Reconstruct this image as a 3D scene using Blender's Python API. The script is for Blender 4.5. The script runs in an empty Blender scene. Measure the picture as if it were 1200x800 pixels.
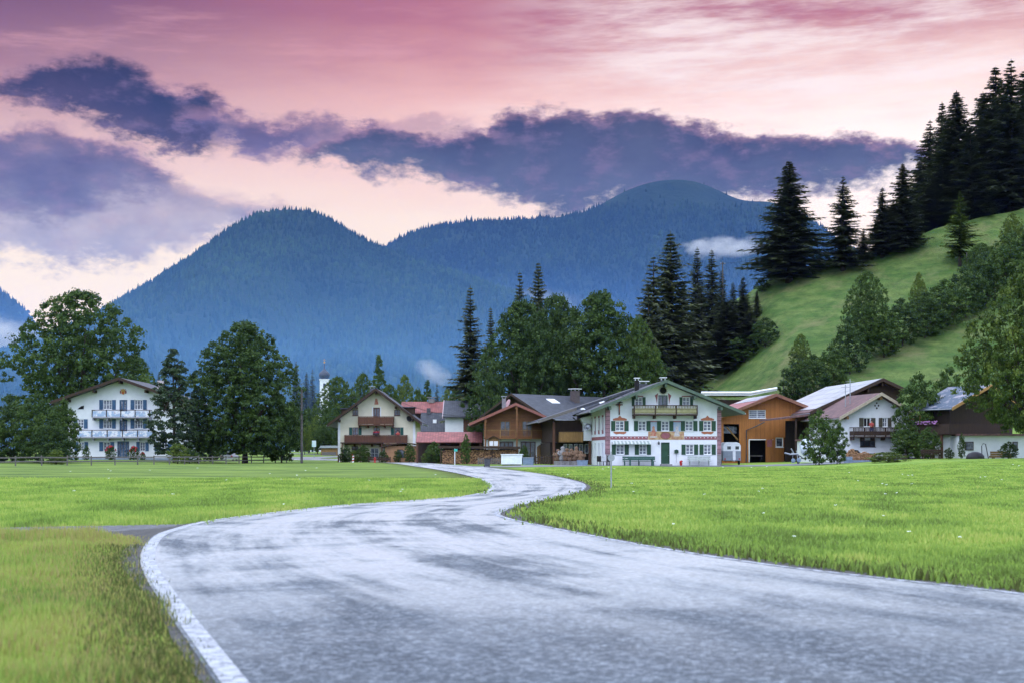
import bpy, bmesh, math, random
import numpy as np
from mathutils import Vector, Matrix
S = bpy.context.scene
COL = S.collection
F = 1667.0
HZ = 529.0
CAMH = 1.4
R = math.radians

# ------------------------------------------------------------------ camera
cam = bpy.data.cameras.new('camera'); camo = bpy.data.objects.new('camera', cam); COL.objects.link(camo)
camo.location = (0, 0, CAMH); camo.rotation_euler = (R(90), 0, 0)
cam.sensor_width = 36; cam.lens = 50.0; cam.shift_y = (HZ - 400) / 1200
cam.clip_start = .1; cam.clip_end = 60000
cam.dof.use_dof = True; cam.dof.focus_distance = 120; cam.dof.aperture_fstop = 2.4
S.camera = camo
# ------------------------------------------------------------------ render / exposure
S.render.engine = 'CYCLES'
S.view_settings.view_transform = 'Standard'; S.view_settings.look = 'None'
S.view_settings.exposure = 0.0; S.view_settings.gamma = 1
cy = S.cycles
cy.use_denoising = True
cy.max_bounces = 5; cy.diffuse_bounces = 2; cy.glossy_bounces = 2; cy.transmission_bounces = 2
cy.volume_bounces = 0; cy.transparent_max_bounces = 8
cy.caustics_reflective = False; cy.caustics_refractive = False

def s2l(c):
    r = []
    for v in c:
        v = v / 255.0
        r.append(v / 12.92 if v <= .04045 else ((v + .055) / 1.055) ** 2.4)
    return tuple(r)

class NT:
    """small wrapper for wiring nodes"""
    def __init__(s, tree): s.t = tree; s.n = tree.nodes; s.l = tree.links
    def new(s, typ, **kw):
        n = s.n.new(typ)
        for k, v in kw.items(): setattr(n, k, v)
        return n
    def put(s, sock, v):
        if hasattr(v, 'links') or isinstance(v, bpy.types.NodeSocket): s.l.new(v, sock)
        elif isinstance(v, (tuple, list)):
            v = tuple(v)
            if len(sock.default_value) == 4 and len(v) == 3: v = v + (1,)
            sock.default_value = v
        else: sock.default_value = v
    def m(s, op, a, b=None, c=None, clamp=False):
        n = s.new('ShaderNodeMath', operation=op); n.use_clamp = clamp
        s.put(n.inputs[0], a)
        if b is not None: s.put(n.inputs[1], b)
        if c is not None: s.put(n.inputs[2], c)
        return n.outputs[0]
    def ss(s, v, a, b):
        n = s.new('ShaderNodeMapRange', interpolation_type='SMOOTHSTEP')
        s.put(n.inputs[0], v); s.put(n.inputs[1], a); s.put(n.inputs[2], b)
        return n.outputs[0]
    def mr(s, v, a, b, c, d):
        n = s.new('ShaderNodeMapRange')
        for i, x in enumerate((v, a, b, c, d)): s.put(n.inputs[i], x)
        return n.outputs[0]
    def mix(s, f, a, b, mode='MIX'):
        n = s.new('ShaderNodeMix', data_type='RGBA', blend_type=mode); n.clamp_factor = True
        s.put(n.inputs[0], f); s.put(n.inputs[6], a); s.put(n.inputs[7], b)
        return n.outputs[2]
    def vec(s, x, y, z=0.0):
        n = s.new('ShaderNodeCombineXYZ')
        for i, v in enumerate((x, y, z)): s.put(n.inputs[i], v)
        return n.outputs[0]
    def noise(s, vec, scale, detail=4, rough=.55, dist=0.0, out=0):
        n = s.new('ShaderNodeTexNoise')
        if vec is not None: s.put(n.inputs['Vector'], vec)
        n.inputs['Scale'].default_value = scale; n.inputs['Detail'].default_value = detail
        n.inputs['Roughness'].default_value = rough; n.inputs['Distortion'].default_value = dist
        return n.outputs[out]
    def ramp(s, f, stops, interp='LINEAR'):
        n = s.new('ShaderNodeValToRGB'); e = n.color_ramp.elements; n.color_ramp.interpolation = interp
        while len(e) < len(stops): e.new(0.5)
        for i, (p, c) in enumerate(stops):
            e[i].position = p; e[i].color = tuple(c) + (1,) if len(c) == 3 else c
        s.put(n.inputs[0], f)
        return n.outputs[0]
    def curve(s, f, pts):
        n = s.new('ShaderNodeFloatCurve'); c = n.mapping.curves[0]
        n.mapping.extend = 'HORIZONTAL'
        while len(c.points) < len(pts): c.points.new(.5, .5)
        for p, (x, y) in zip(c.points, pts): p.location = (x, y)
        n.mapping.update(); s.put(n.inputs[1], f)
        return n.outputs[0]

# ------------------------------------------------------------------ world: dusk sky with cloud banks
SUN_EL, SUN_AZ = R(52), R(200)      # soft top light from behind the viewer
DOME0, DOME1 = (1.10, 1.32, 1.85), (1.85, 2.15, 2.85)
W = bpy.data.worlds.new('World'); S.world = W; W.use_nodes = True
w = NT(W.node_tree); w.n.clear()
tc = w.new('ShaderNodeTexCoord').outputs['Generated']
sx = w.new('ShaderNodeSeparateXYZ'); w.put(sx.inputs[0], tc)
X_, Y_, Z_ = sx.outputs
az = w.m('ARCTAN2', X_, Y_); el = w.m('ARCSINE', Z_)
def AZ(px): return math.atan((px - 600) / F)
def EL(px, py): return math.atan((HZ - py) / F * math.cos(AZ(px)))
A = lambda px: (AZ(px) + .5)
def pts(lst): return [(min(max(A(x), 0), 1), EL(x, y) / .5) for x, y in lst]
nv = w.vec(w.m('MULTIPLY', az, 1.0), w.m('MULTIPLY', el, 1.9), 0.0)
n1 = w.noise(nv, 9, 7, .6)
n2 = w.noise(nv, 38, 6, .62)
n3 = w.noise(w.vec(az, w.m('MULTIPLY', el, 5.0), 3.3), 5, 6, .6)
n4 = w.noise(w.vec(w.m('ADD', az, w.m('MULTIPLY', el, -1.2)), w.m('MULTIPLY', el, 7.0), 8.1), 7, 6, .65)
a01 = w.m('ADD', az, .5)
n5 = w.noise(nv, 95, 5, .65)
wob = w.m('ADD', w.m('ADD', w.m('MULTIPLY', w.m('SUBTRACT', n1, .5), .034), w.m('MULTIPLY', w.m('SUBTRACT', n2, .5), .026)), w.m('MULTIPLY', w.m('SUBTRACT', n5, .5), .009))
el2 = w.m('ADD', el, wob)
# clear sky: gradient by elevation
ee = w.m('ADD', el, w.m('MULTIPLY', w.m('SUBTRACT', n3, .5), .05))
f = w.mr(ee, 0.0, .5, 0, 1)
k = 1.0
base = w.ramp(f, [(0.0, s2l((252, 236, 214))), (.24, s2l((253, 236, 214))), (.32, s2l((252, 228, 208))), (.40, s2l((247, 208, 194))),
                  (.48, s2l((238, 184, 174))), (.54, s2l((214, 150, 148))), (.60, s2l((188, 116, 128))), (.68, s2l((178, 108, 124))), (.85, s2l((215, 215, 240))), (1.0, s2l((228, 234, 252)))])
# left and top-left go mauve
lft = w.m('MULTIPLY', w.ss(az, -.02, -.36), w.ss(el, .15, .32))
base = w.mix(w.m('MULTIPLY', lft, .92), base, s2l((108, 74, 104)))
# right: bright glow where the sun went down
gx = w.m('DIVIDE', w.m('SUBTRACT', az, .25), .30); gy = w.m('DIVIDE', w.m('SUBTRACT', el, .200), .075)
gr = w.m('SQRT', w.m('ADD', w.m('MULTIPLY', gx, gx), w.m('MULTIPLY', gy, gy)))
glow = w.ss(w.m('ADD', gr, w.m('MULTIPLY', w.m('SUBTRACT', n3, .5), 1.1)), 1.25, .1)
base = w.mix(w.m('MULTIPLY', glow, .95), base, (1.15, 1.0, .94))
# high streaks, right part
stk = w.m('MULTIPLY', w.ss(n4, .38, .66), w.m('MULTIPLY', w.ss(az, -.05, .12), w.ss(el, .2, .25)))
base = w.mix(w.m('MULTIPLY', stk, .85), base, (1.0, .86, .86))
stk2 = w.m('MULTIPLY', w.ss(n3, .52, .7), w.ss(el, .2, .28))
base = w.mix(w.m('MULTIPLY', stk2, .28), base, s2l((172, 104, 124)))
stk3 = w.m('MULTIPLY', w.ss(n4, .5, .75), w.m('MULTIPLY', w.ss(az, .0, -.12), w.ss(el, .23, .27)))
base = w.mix(w.m('MULTIPLY', stk3, .45), base, s2l((232, 170, 172)))

azd = w.m('ADD', az, w.m('MULTIPLY', w.m('ADD', w.m('SUBTRACT', n1, .5), w.m('MULTIPLY', w.m('SUBTRACT', n2, .5), .6)), .11))
def band(top, bot, soft_t, soft_b, base, c_top, c_bot, opacity=1.0, thr=.0, thin=0.0, x0=-300, x1=1500, fade=40):
    t = w.m('MULTIPLY', w.curve(a01, pts(top)), .5); b = w.m('MULTIPLY', w.curve(a01, pts(bot)), .5)
    dt = w.m('SUBTRACT', t, el2); db = w.m('SUBTRACT', w.m('ADD', el2, w.m('MULTIPLY', wob, .6)), b)
    mt = w.ss(dt, -.004 - soft_t * .4, soft_t * .5); mb_ = w.ss(db, -.004 - soft_b * .5, soft_b * .5)
    mk = w.m('MULTIPLY', mt, mb_)
    mk = w.m('MULTIPLY', mk, w.m('MULTIPLY', w.ss(azd, AZ(x0), AZ(x0 + fade)), w.ss(azd, AZ(x1), AZ(x1 - fade))))
    if thin: mk = w.m('MULTIPLY', mk, w.mr(n1, .35, .62, 1 - thin, 1.0))
    hgt = w.m('DIVIDE', w.m('SUBTRACT', el2, b), w.m('MAXIMUM', w.m('SUBTRACT', t, b), .004), clamp=True)
    hgt = w.m('ADD', hgt, w.m('MULTIPLY', w.m('SUBTRACT', n1, .5), 1.5), clamp=True)
    col = w.mix(hgt, c_bot, c_top)
    col = w.mix(w.m('MULTIPLY', w.ss(n2, .46, .70), .38), col, s2l((150, 118, 146)))
    # rims catch the pink light
    rim = w.m('MULTIPLY', w.m('SUBTRACT', 1.0, w.ss(dt, -.004, .008)), .5)
    col = w.mix(rim, col, s2l((205, 150, 165)))
    return w.mix(w.m('MULTIPLY', mk, opacity), base, col)
# pale lower-left veil
base = band([(-40, 165), (40, 170), (100, 175), (160, 190), (220, 226), (290, 236), (330, 240), (400, 246)],
            [(-40, 288), (100, 300), (200, 292), (260, 270), (320, 252), (400, 256)], .02, .012, base, s2l((116, 100, 132)), s2l((156, 154, 180)), .97, thin=.35, x1=400, fade=90)
# left middle cloud
base = band([(-40, 150), (0, 158), (40, 150), (90, 165), (140, 172), (190, 196), (230, 212), (300, 225)],
            [(-40, 240), (60, 252), (120, 235), (180, 226), (230, 224), (300, 232)], .009, .018, base, s2l((72, 58, 88)), s2l((104, 98, 124)), 1.0, thin=.3, x1=236, fade=60)
# upper-left dark cloud
base = band([(-60, 100), (0, 93), (40, 82), (110, 70), (160, 82), (190, 100), (235, 103), (262, 124), (320, 140)],
            [(-60, 108), (0, 108), (60, 122), (110, 138), (150, 160), (200, 172), (245, 166), (275, 158), (320, 150)], .005, .009, base, s2l((22, 18, 28)), s2l((70, 52, 66)), 1.0, x1=290, fade=40)
# thin link
base = band([(150, 134), (215, 132), (260, 130), (330, 142), (380, 140), (420, 150), (470, 158), (520, 166)],
            [(150, 140), (215, 142), (260, 152), (300, 170), (350, 165), (400, 180), (450, 188), (520, 186)], .006, .012, base, s2l((72, 56, 88)), s2l((98, 84, 120)), .95, thin=.35, x0=195, x1=500, fade=40)
# small wisps
base = band([(400, 150), (440, 144), (480, 134), (530, 140), (575, 150), (640, 152)],
            [(400, 156), (440, 154), (480, 150), (530, 152), (575, 158), (640, 160)], .004, .008, base, s2l((128, 88, 112)), s2l((142, 104, 126)), .55, thin=.8, x0=400, x1=610, fade=50)
# long central bank
base = band([(300, 178), (370, 168), (430, 150), (490, 158), (560, 152), (600, 133), (650, 134), (700, 141), (760, 136), (830, 152), (900, 160), (970, 163), (1040, 176), (1120, 192)],
            [(300, 178), (370, 180), (430, 196), (500, 212), (560, 222), (610, 232), (650, 242), (760, 238), (830, 222), (900, 214), (950, 218), (1000, 222), (1060, 212), (1120, 206)], .0045, .012, base, s2l((52, 44, 52)), s2l((86, 86, 100)), 1.0, x0=335, x1=1095, fade=50)
# where the camera does not look: plain bright dusk dome (top and behind) that lights the valley
top = w.ss(el, .32, .47)
back = w.ss(w.m('COSINE', az), .72, .1)
dome = w.mix(w.ss(el, -.1, .7), DOME0, DOME1)
base = w.mix(w.m('MAXIMUM', top, back), base, dome)
nis = w.new('ShaderNodeTexSky', sky_type='NISHITA'); nis.sun_disc = False
nis.sun_elevation = SUN_EL; nis.sun_rotation = SUN_AZ
b1 = w.new('ShaderNodeBackground'); w.put(b1.inputs[0], base); b1.inputs[1].default_value = 1.0
b2 = w.new('ShaderNodeBackground'); w.put(b2.inputs[0], nis.outputs[0]); b2.inputs[1].default_value = .005
ad = w.new('ShaderNodeAddShader'); w.l.new(b1.outputs[0], ad.inputs[0]); w.l.new(b2.outputs[0], ad.inputs[1])
wo = w.new('ShaderNodeOutputWorld'); w.l.new(ad.outputs[0], wo.inputs[0])
W.cycles.sampling_method = 'MANUAL'; W.cycles.sample_map_resolution = 512

# ------------------------------------------------------------------ sun lamp: broad soft stand-in for sky light from behind; real sun lies ahead
sd = bpy.data.lights.new('sun', 'SUN'); sd.energy = 1.0; sd.angle = R(35); sd.color = (1, .95, .88)
so = bpy.data.objects.new('sun', sd); COL.objects.link(so)
dv = Vector((math.sin(SUN_AZ) * math.cos(SUN_EL), math.cos(SUN_AZ) * math.cos(SUN_EL), math.sin(SUN_EL)))
so.rotation_euler = dv.to_track_quat('Z', 'Y').to_euler()

# ------------------------------------------------------------------ helpers
def tag(o, label=None, cat=None, group=None, kind=None):
    if label: o['label'] = label
    if cat: o['category'] = cat
    if group: o['group'] = group
    if kind: o['kind'] = kind
    return o
def empty(name, loc=(0, 0, 0), rz=0.0, label=None, cat=None, group=None):
    o = bpy.data.objects.new(name, None); COL.objects.link(o); o.empty_display_size = .5
    o.location = loc; o.rotation_euler = (0, 0, rz)
    return tag(o, label, cat, group)

MATS = {}
def mat(name, c1, c2=None, rough=.8, scale=3.0, detail=4, bump=0.0, bscale=None, spec=.3, stretch=None, metal=0.0, coord='Object', lo=.35, hi=.65, extra=None):
    if name in MATS: return MATS[name]
    M = bpy.data.materials.new(name); M.use_nodes = True; MATS[name] = M
    t = NT(M.node_tree); p = t.n['Principled BSDF']
    p.inputs['Roughness'].default_value = rough; p.inputs['Specular IOR Level'].default_value = spec; p.inputs['Metallic'].default_value = metal
    co = t.new('ShaderNodeTexCoord').outputs[coord]
    if stretch:
        mp = t.new('ShaderNodeMapping'); mp.inputs['Scale'].default_value = stretch; t.put(mp.inputs[0], co); co = mp.outputs[0]
    nz = t.noise(co, scale, detail, .6)
    if c2 is None: c2 = tuple(v * .72 for v in c1)
    col = t.mix(t.mr(nz, lo, hi, 0, 1), c1, c2)
    if extra: col = extra(t, col, co)
    t.put(p.inputs['Base Color'], col)
    if bump:
        b = t.new('ShaderNodeBump'); b.inputs['Strength'].default_value = 1; b.inputs['Distance'].default_value = bump
        t.put(b.inputs['Height'], t.noise(co, bscale or scale * 3, 3)); t.put(p.inputs['Normal'], b.outputs[0])
    return M
def planks(width=.16, axis='X', dark=.55):
    """vertical / horizontal board joints"""
    def f(t, col, co):
        s = t.new('ShaderNodeSeparateXYZ'); t.put(s.inputs[0], co)
        a = s.outputs['XYZ'.index(axis)]
        q = t.m('DIVIDE', a, width); fr = t.m('FRACT', q)
        j = t.m('LESS_THAN', fr, .12)
        idn = t.new('ShaderNodeTexWhiteNoise', noise_dimensions='1D'); t.put(idn.inputs['W'], t.m('FLOOR', q))
        col = t.mix(t.m('MULTIPLY', idn.outputs[0], .35), col, (.02, .012, .008))
        return t.mix(t.m('MULTIPLY', j, dark), col, (.01, .007, .005))
    return f
def tiles(w_=.3, h_=.35, c=(.02, .02, .02), amt=.5):
    def f(t, col, co):
        s = t.new('ShaderNodeSeparateXYZ'); t.put(s.inputs[0], co)
        row = t.m('DIVIDE', s.outputs[0], h_); rw = t.m('DIVIDE', s.outputs[1], w_)
        fr = t.m('LESS_THAN', t.m('FRACT', row), .14); fc = t.m('LESS_THAN', t.m('FRACT', rw), .1)
        wn = t.new('ShaderNodeTexWhiteNoise', noise_dimensions='2D'); t.put(wn.inputs[0], t.vec(t.m('FLOOR', row), t.m('FLOOR', rw)))
        col = t.mix(t.m('MULTIPLY', wn.outputs[0], .4), col, c)
        return t.mix(t.m('MULTIPLY', t.m('MAXIMUM', fr, t.m('MULTIPLY', fc, .6)), amt), col, c)
    return f

class MB:
    """collects shapes into one mesh"""
    def __init__(s, M=None): s.v = []; s.f = []; s.M = M
    def add(s, vs, fs):
        n = len(s.v)
        if s.M is not None: vs = [tuple(s.M @ Vector(p)) for p in vs]
        s.v += [tuple(p) for p in vs]; s.f += [tuple(i + n for i in f_) for f_ in fs]
        return s
    def box(s, x0, x1, y0, y1, z0, z1):
        if x0 > x1: x0, x1 = x1, x0
        if y0 > y1: y0, y1 = y1, y0
        if z0 > z1: z0, z1 = z1, z0
        return s.add([(x0, y0, z0), (x1, y0, z0), (x1, y1, z0), (x0, y1, z0), (x0, y0, z1), (x1, y0, z1), (x1, y1, z1), (x0, y1, z1)],
                     [(0, 3, 2, 1), (4, 5, 6, 7), (0, 1, 5, 4), (1, 2, 6, 5), (2, 3, 7, 6), (3, 0, 4, 7)])
    def prism(s, poly, y0, y1):
        """polygon in xz extruded along y; poly counter-clockwise seen from -y"""
        n = len(poly)
        vs = [(x, y0, z) for x, z in poly] + [(x, y1, z) for x, z in poly]
        fs = [tuple(range(n)), tuple(reversed(range(n, 2 * n)))] + [((i + 1) % n, i, n + i, n + (i + 1) % n) for i in range(n)]
        return s.add(vs, fs)
    def slab(s, poly, z0, z1):
        n = len(poly)
        vs = [(x, y, z0) for x, y in poly] + [(x, y, z1) for x, y in poly]
        fs = [tuple(reversed(range(n))), tuple(range(n, 2 * n))] + [(i, (i + 1) % n, n + (i + 1) % n, n + i) for i in range(n)]
        return s.add(vs, fs)
    def tube(s, pts_, rad, sides=8, cap=True):
        pts_ = [Vector(p) for p in pts_]
        if not isinstance(rad, (list, tuple)): rad = [rad] * len(pts_)
        vs, fs = [], []
        for i, p in enumerate(pts_):
            d = (pts_[min(i + 1, len(pts_) - 1)] - pts_[max(i - 1, 0)]).normalized()
            u = d.cross(Vector((0, 0, 1)))
            if u.length < .1: u = d.cross(Vector((1, 0, 0)))
            u.normalize(); v = d.cross(u)
            for k_ in range(sides):
                a = 2 * math.pi * k_ / sides
                vs.append(p + (u * math.cos(a) + v * math.sin(a)) * rad[i])
        for i in range(len(pts_) - 1):
            for k_ in range(sides):
                a, b = i * sides + k_, i * sides + (k_ + 1) % sides
                fs.append((a, b, b + sides, a + sides))
        if cap:
            fs.append(tuple(reversed(range(sides)))); m_ = (len(pts_) - 1) * sides; fs.append(tuple(range(m_, m_ + sides)))
        return s.add(vs, fs)
    def lathe(s, prof, cx=0, cy_=0, sides=12):
        vs, fs = [], []
        for r_, z in prof:
            for k_ in range(sides):
                a = 2 * math.pi * k_ / sides
                vs.append((cx + r_ * math.cos(a), cy_ + r_ * math.sin(a), z))
        for i in range(len(prof) - 1):
            for k_ in range(sides):
                a, b = i * sides + k_, i * sides + (k_ + 1) % sides
                fs.append((a, b, b + sides, a + sides))
        fs.append(tuple(reversed(range(sides)))); m_ = (len(prof) - 1) * sides; fs.append(tuple(range(m_, m_ + sides)))
        return s.add(vs, fs)
    def ball(s, c, r_, n=8, sz=1.0):
        prof = [(max(r_ * math.sin(math.pi * i / n), .001), c[2] - r_ * sz * math.cos(math.pi * i / n)) for i in range(n + 1)]
        return s.lathe(prof, c[0], c[1], n + 2)
    def build(s, name, m, parent=None, smooth=False, loc=None):
        me = bpy.data.meshes.new(name); me.from_pydata(s.v, [], s.f)
        if smooth: me.polygons.foreach_set('use_smooth', [True] * len(me.polygons))
        me.materials.append(m); me.update()
        o = bpy.data.objects.new(name, me); COL.objects.link(o)
        if parent is not None: o.parent = parent
        if loc is not None: o.location = loc
        return o

def np_mesh(name, verts, quads, m, tint=None, parent=None, smooth=False, tris=False):
    """fast mesh from arrays; quads (n,4) or tris (n,3)"""
    me = bpy.data.meshes.new(name)
    k_ = 3 if tris else 4
    nv_, nf = len(verts), len(quads)
    me.vertices.add(nv_); me.vertices.foreach_set('co', np.asarray(verts, np.float32).ravel())
    me.loops.add(nf * k_); me.loops.foreach_set('vertex_index', np.asarray(quads, np.int32).ravel())
    me.polygons.add(nf); me.polygons.foreach_set('loop_start', np.arange(0, nf * k_, k_, dtype=np.int32))
    me.polygons.foreach_set('loop_total', np.full(nf, k_, np.int32))
    if smooth: me.polygons.foreach_set('use_smooth', np.ones(nf, bool))
    me.update(calc_edges=True)
    if tint is not None:
        at = me.attributes.new('tint', 'FLOAT', 'POINT'); at.data.foreach_set('value', np.asarray(tint, np.float32))
    me.materials.append(m)
    o = bpy.data.objects.new(name, me); COL.objects.link(o)
    if parent is not None: o.parent = parent
    return o

def sst(a, b, x):
    t = np.clip((np.asarray(x, float) - a) / (b - a), 0, 1)
    return t * t * (3 - 2 * t)
_rg = np.random.RandomState(7)
_perm = _rg.rand(256, 256)
def vnoise(x, y):
    x = np.asarray(x, float); y = np.asarray(y, float)
    xi = np.floor(x).astype(int); yi = np.floor(y).astype(int); fx = x - xi; fy = y - yi
    fx = fx * fx * (3 - 2 * fx); fy = fy * fy * (3 - 2 * fy)
    g = lambda i, j: _perm[i % 256, j % 256]
    return (g(xi, yi) * (1 - fx) + g(xi + 1, yi) * fx) * (1 - fy) + (g(xi, yi + 1) * (1 - fx) + g(xi + 1, yi + 1) * fx) * fy
def fbm(x, y, o=5, gain=.5):
    s_ = 0; a = 1; tot = 0
    for i in range(o):
        s_ = s_ + a * vnoise(x * 2 ** i + 17.3 * i, y * 2 ** i + 9.1 * i); tot += a; a *= gain
    return s_ / tot
# ------------------------------------------------------------------ terrain
CREST_X = np.array([-400, 10, 22, 32, 38, 44, 48, 51, 55, 65, 74, 83, 90, 99, 108, 140, 200, 400.])
CREST_Z = np.array([0, 0, 3.0, 9.5, 15, 21, 27, 33.0, 36.3, 39.4, 41.7, 44.4, 47, 48.9, 51.2, 66, 88, 120.])
def hill_h(X, Y):
    X = np.asarray(X, float); Y = np.asarray(Y, float)
    c = np.interp(X, CREST_X, CREST_Z)
    yb = 196.0 + 0 * X
    t = np.clip((Y - yb) / (302 - yb), 0, 1)
    prof = t * (0.62 + 0.38 * t) ; prof = prof * (1 - .0 * t)
    h = c * prof
    h = h + c * .0006 * np.clip(Y - 302, 0, 500)
    h = h + ((fbm(X / 16, Y / 16, 3) - .5) * 2.2 + (fbm(X / 5, Y / 5 + 7, 3) - .5) * 1.3) * np.clip(c / 30, 0, 1) * sst(0, .25, t)
    return h * (1 - sst(600, 1400, Y))
def gh(X, Y):
    X = np.asarray(X, float); Y = np.asarray(Y, float)
    z = .68 * sst(200, 300, Y) + .6 * sst(300, 600, Y)
    z = z + .75 * sst(24, 48, X) * sst(60, 145, Y)
    z = z + .35 * sst(-34, -50, X) * sst(140, 182, Y)
    z = z + .16 * (fbm(X / 9, Y / 14, 3) - .5) * sst(6, 14, np.abs(X + np.clip((Y - 60) * .06, -2, 8))) * sst(30, 60, Y)
    return z + hill_h(X, Y)
def ghf(x, y): return float(gh(np.array([x]), np.array([y]))[0])
def at(px, Y): return (px - 600) / F * Y
def on_ground(px, py, y0=195.0, y1=420.0):
    """the point of the terrain seen at a pixel (hill slope)"""
    Ys = np.linspace(y0, y1, 1200); Xs = (px - 600) / F * Ys; Zs = CAMH + (HZ - py) / F * Ys
    d = gh(Xs, Ys) - Zs
    i = np.argmax(d > 0) if (d > 0).any() else len(Ys) - 1
    return float(Xs[i]), float(Ys[i]), float(gh(Xs[i:i + 1], Ys[i:i + 1])[0])

def flat(px, py):
    Y = CAMH * F / (py - HZ); return ((px - 600) / F * Y, Y)
LE = [(3.0, -14), (.9, 0)] + [flat(*p) for p in [(250, 800), (190, 710), (168, 672), (165, 650), (178, 630), (200, 621), (240, 611), (300, 603), (400, 592), (480, 586.5), (540, 581.5), (568, 575.5), (573, 569), (560, 560.5), (530, 553), (490, 546.5), (455, 542)]]
RE = [(15, -14), (10, 0)] + [flat(*p) for p in [(1500, 738), (1200, 697), (1050, 680), (900, 662), (760, 640), (680, 625), (620, 613), (588, 604.5), (592, 599), (622, 590), (665, 581), (686, 573), (680, 565), (640, 556), (600, 550.5), (560, 546.5), (512, 543)]]
LE += [(-24, 213), (-34, 226), (-38, 235)]; RE += [(-17, 216), (-28, 235), (-34, 246)]
def spline(P, n):
    P = np.array(P, float); d = np.r_[0, np.cumsum(np.linalg.norm(np.diff(P, axis=0), axis=1) ** .6)]
    t = np.linspace(0, d[-1], n); out = np.zeros((n, 2))
    m_ = np.zeros_like(P)
    for i in range(len(P)):
        a, b = max(i - 1, 0), min(i + 1, len(P) - 1); m_[i] = (P[b] - P[a]) / (d[b] - d[a])
    for j, tt in enumerate(t):
        i = min(max(np.searchsorted(d, tt) - 1, 0), len(P) - 2); h = d[i + 1] - d[i]; u = (tt - d[i]) / h
        out[j] = (2 * u**3 - 3 * u**2 + 1) * P[i] + (u**3 - 2 * u**2 + u) * h * m_[i] + (-2 * u**3 + 3 * u**2) * P[i + 1] + (u**3 - u**2) * h * m_[i + 1]
    return out
NR = 420
Ls, Rs = spline(LE, NR), spline(RE, NR)
ROADPOLY = np.vstack([Ls, Rs[::-1]])
def inpoly(x, y, P):
    x = np.asarray(x); y = np.asarray(y); ins = np.zeros(x.shape, bool)
    for i in range(len(P)):
        x0, y0 = P[i - 1]; x1, y1 = P[i]
        if y0 == y1: continue
        c = ((y0 > y) != (y1 > y)) & (x < (x1 - x0) * (y - y0) / (y1 - y0) + x0)
        ins ^= c
    return ins
def dist_line(x, y, P):
    d = np.full(np.shape(x), 1e9)
    for i in range(len(P) - 1):
        a = P[i]; b = P[i + 1]; ab = b - a; L = max((ab ** 2).sum(), 1e-9)
        t = np.clip(((x - a[0]) * ab[0] + (y - a[1]) * ab[1]) / L, 0, 1)
        d = np.minimum(d, (x - a[0] - t * ab[0]) ** 2 + (y - a[1] - t * ab[1]) ** 2)
    return np.sqrt(d)

# ---- ground sheet
gx_ = np.r_[-14000, -9000, -5000, -3000, -1800, -1100, -700, -450, -300, -220, -170, -130, np.arange(-105, -44, 4), np.arange(-44, 45, 1.0), np.arange(45, 171, 2.5), 180, 195, 215, 250, 300, 400, 560, 800, 1200, 2000, 3500, 6000, 9000, 14000]
gy_ = np.r_[-3000, -800, -200, -60, -25, -10, np.arange(0, 60, 1.0), np.arange(60, 150, 3), np.arange(150, 190, 4), np.arange(190, 330, 2.5), np.arange(330, 420, 8), 440, 480, 530, 600, 700, 850, 1100, 1500, 2200, 3500, 6000, 9000, 14000]
GX, GY = np.meshgrid(gx_, gy_)
GZ = gh(GX, GY)
vv = np.c_[GX.ravel(), GY.ravel(), GZ.ravel()]
nx, ny = len(gx_), len(gy_)
idx = np.arange(nx * ny).reshape(ny, nx)
q = np.c_[idx[:-1, :-1].ravel(), idx[:-1, 1:].ravel(), idx[1:, 1:].ravel(), idx[1:, :-1].ravel()]
dl = np.minimum(dist_line(GX.ravel(), GY.ravel(), Ls), dist_line(GX.ravel(), GY.ravel(), Rs))
dry = np.clip(1 - dl / 1.5, 0, 1)
def grass_colour(t):
    co = t.new('ShaderNodeTexCoord').outputs['Object']
    sp = t.new('ShaderNodeSeparateXYZ'); t.put(sp.inputs[0], co)
    big = t.noise(co, .09, 3, .5); mid = t.noise(co, .8, 4, .6); fine = t.noise(co, 9, 3, .7)
    a = t.mix(t.mr(big, .38, .62, 0, 1), (.21, .33, .055), (.27, .39, .07))
    a = t.mix(t.mr(mid, .4, .68, 0, .75), a, (.13, .24, .04))
    a = t.mix(t.mr(fine, .45, .75, 0, .5), a, (.32, .41, .09))
    far_l = t.m('MULTIPLY', t.ss(t.m('ADD', sp.outputs[1], t.m('MULTIPLY', sp.outputs[0], .25)), 66, 70), t.ss(sp.outputs[0], 1.5, -.5))
    a = t.mix(t.m('MULTIPLY', far_l, 1.0), a, t.mix(t.mr(t.noise(t.vec(t.m('MULTIPLY', sp.outputs[0], .4), sp.outputs[1]), .3, 4, .6), .4, .62, 0, 1), (.095, .15, .035), (.20, .28, .055)))
    # mown hill pasture: paler stalks and darker terracettes
    st = t.noise(t.vec(t.m('MULTIPLY', sp.outputs[0], .5), t.m('MULTIPLY', sp.outputs[1], .35), t.m('MULTIPLY', sp.outputs[2], 2.2)), .35, 4, .6)
    hill_c = t.mix(t.mr(st, .38, .66, 0, 1), (.065, .125, .03), (.14, .19, .055))
    hill_c = t.mix(t.mr(t.noise(co, .5, 4, .7), .42, .7, 0, .7), hill_c, (.038, .07, .02))
    hill_c = t.mix(t.mr(t.noise(co, .11, 5, .7), .52, .68, 0, .75), hill_c, (.17, .165, .075))
    hill_c = t.mix(t.mr(t.noise(co, 2.2, 4, .8), .5, .75, 0, .5), hill_c, (.02, .045, .014))
    return t.mix(t.ss(sp.outputs[2], 2.5, 6.0), a, hill_c), co
GM = bpy.data.materials.new('grass_ground'); GM.use_nodes = True
t = NT(GM.node_tree); p = t.n['Principled BSDF']; gcol, co = grass_colour(t)
atn = t.new('ShaderNodeAttribute', attribute_name='tint')
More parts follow.
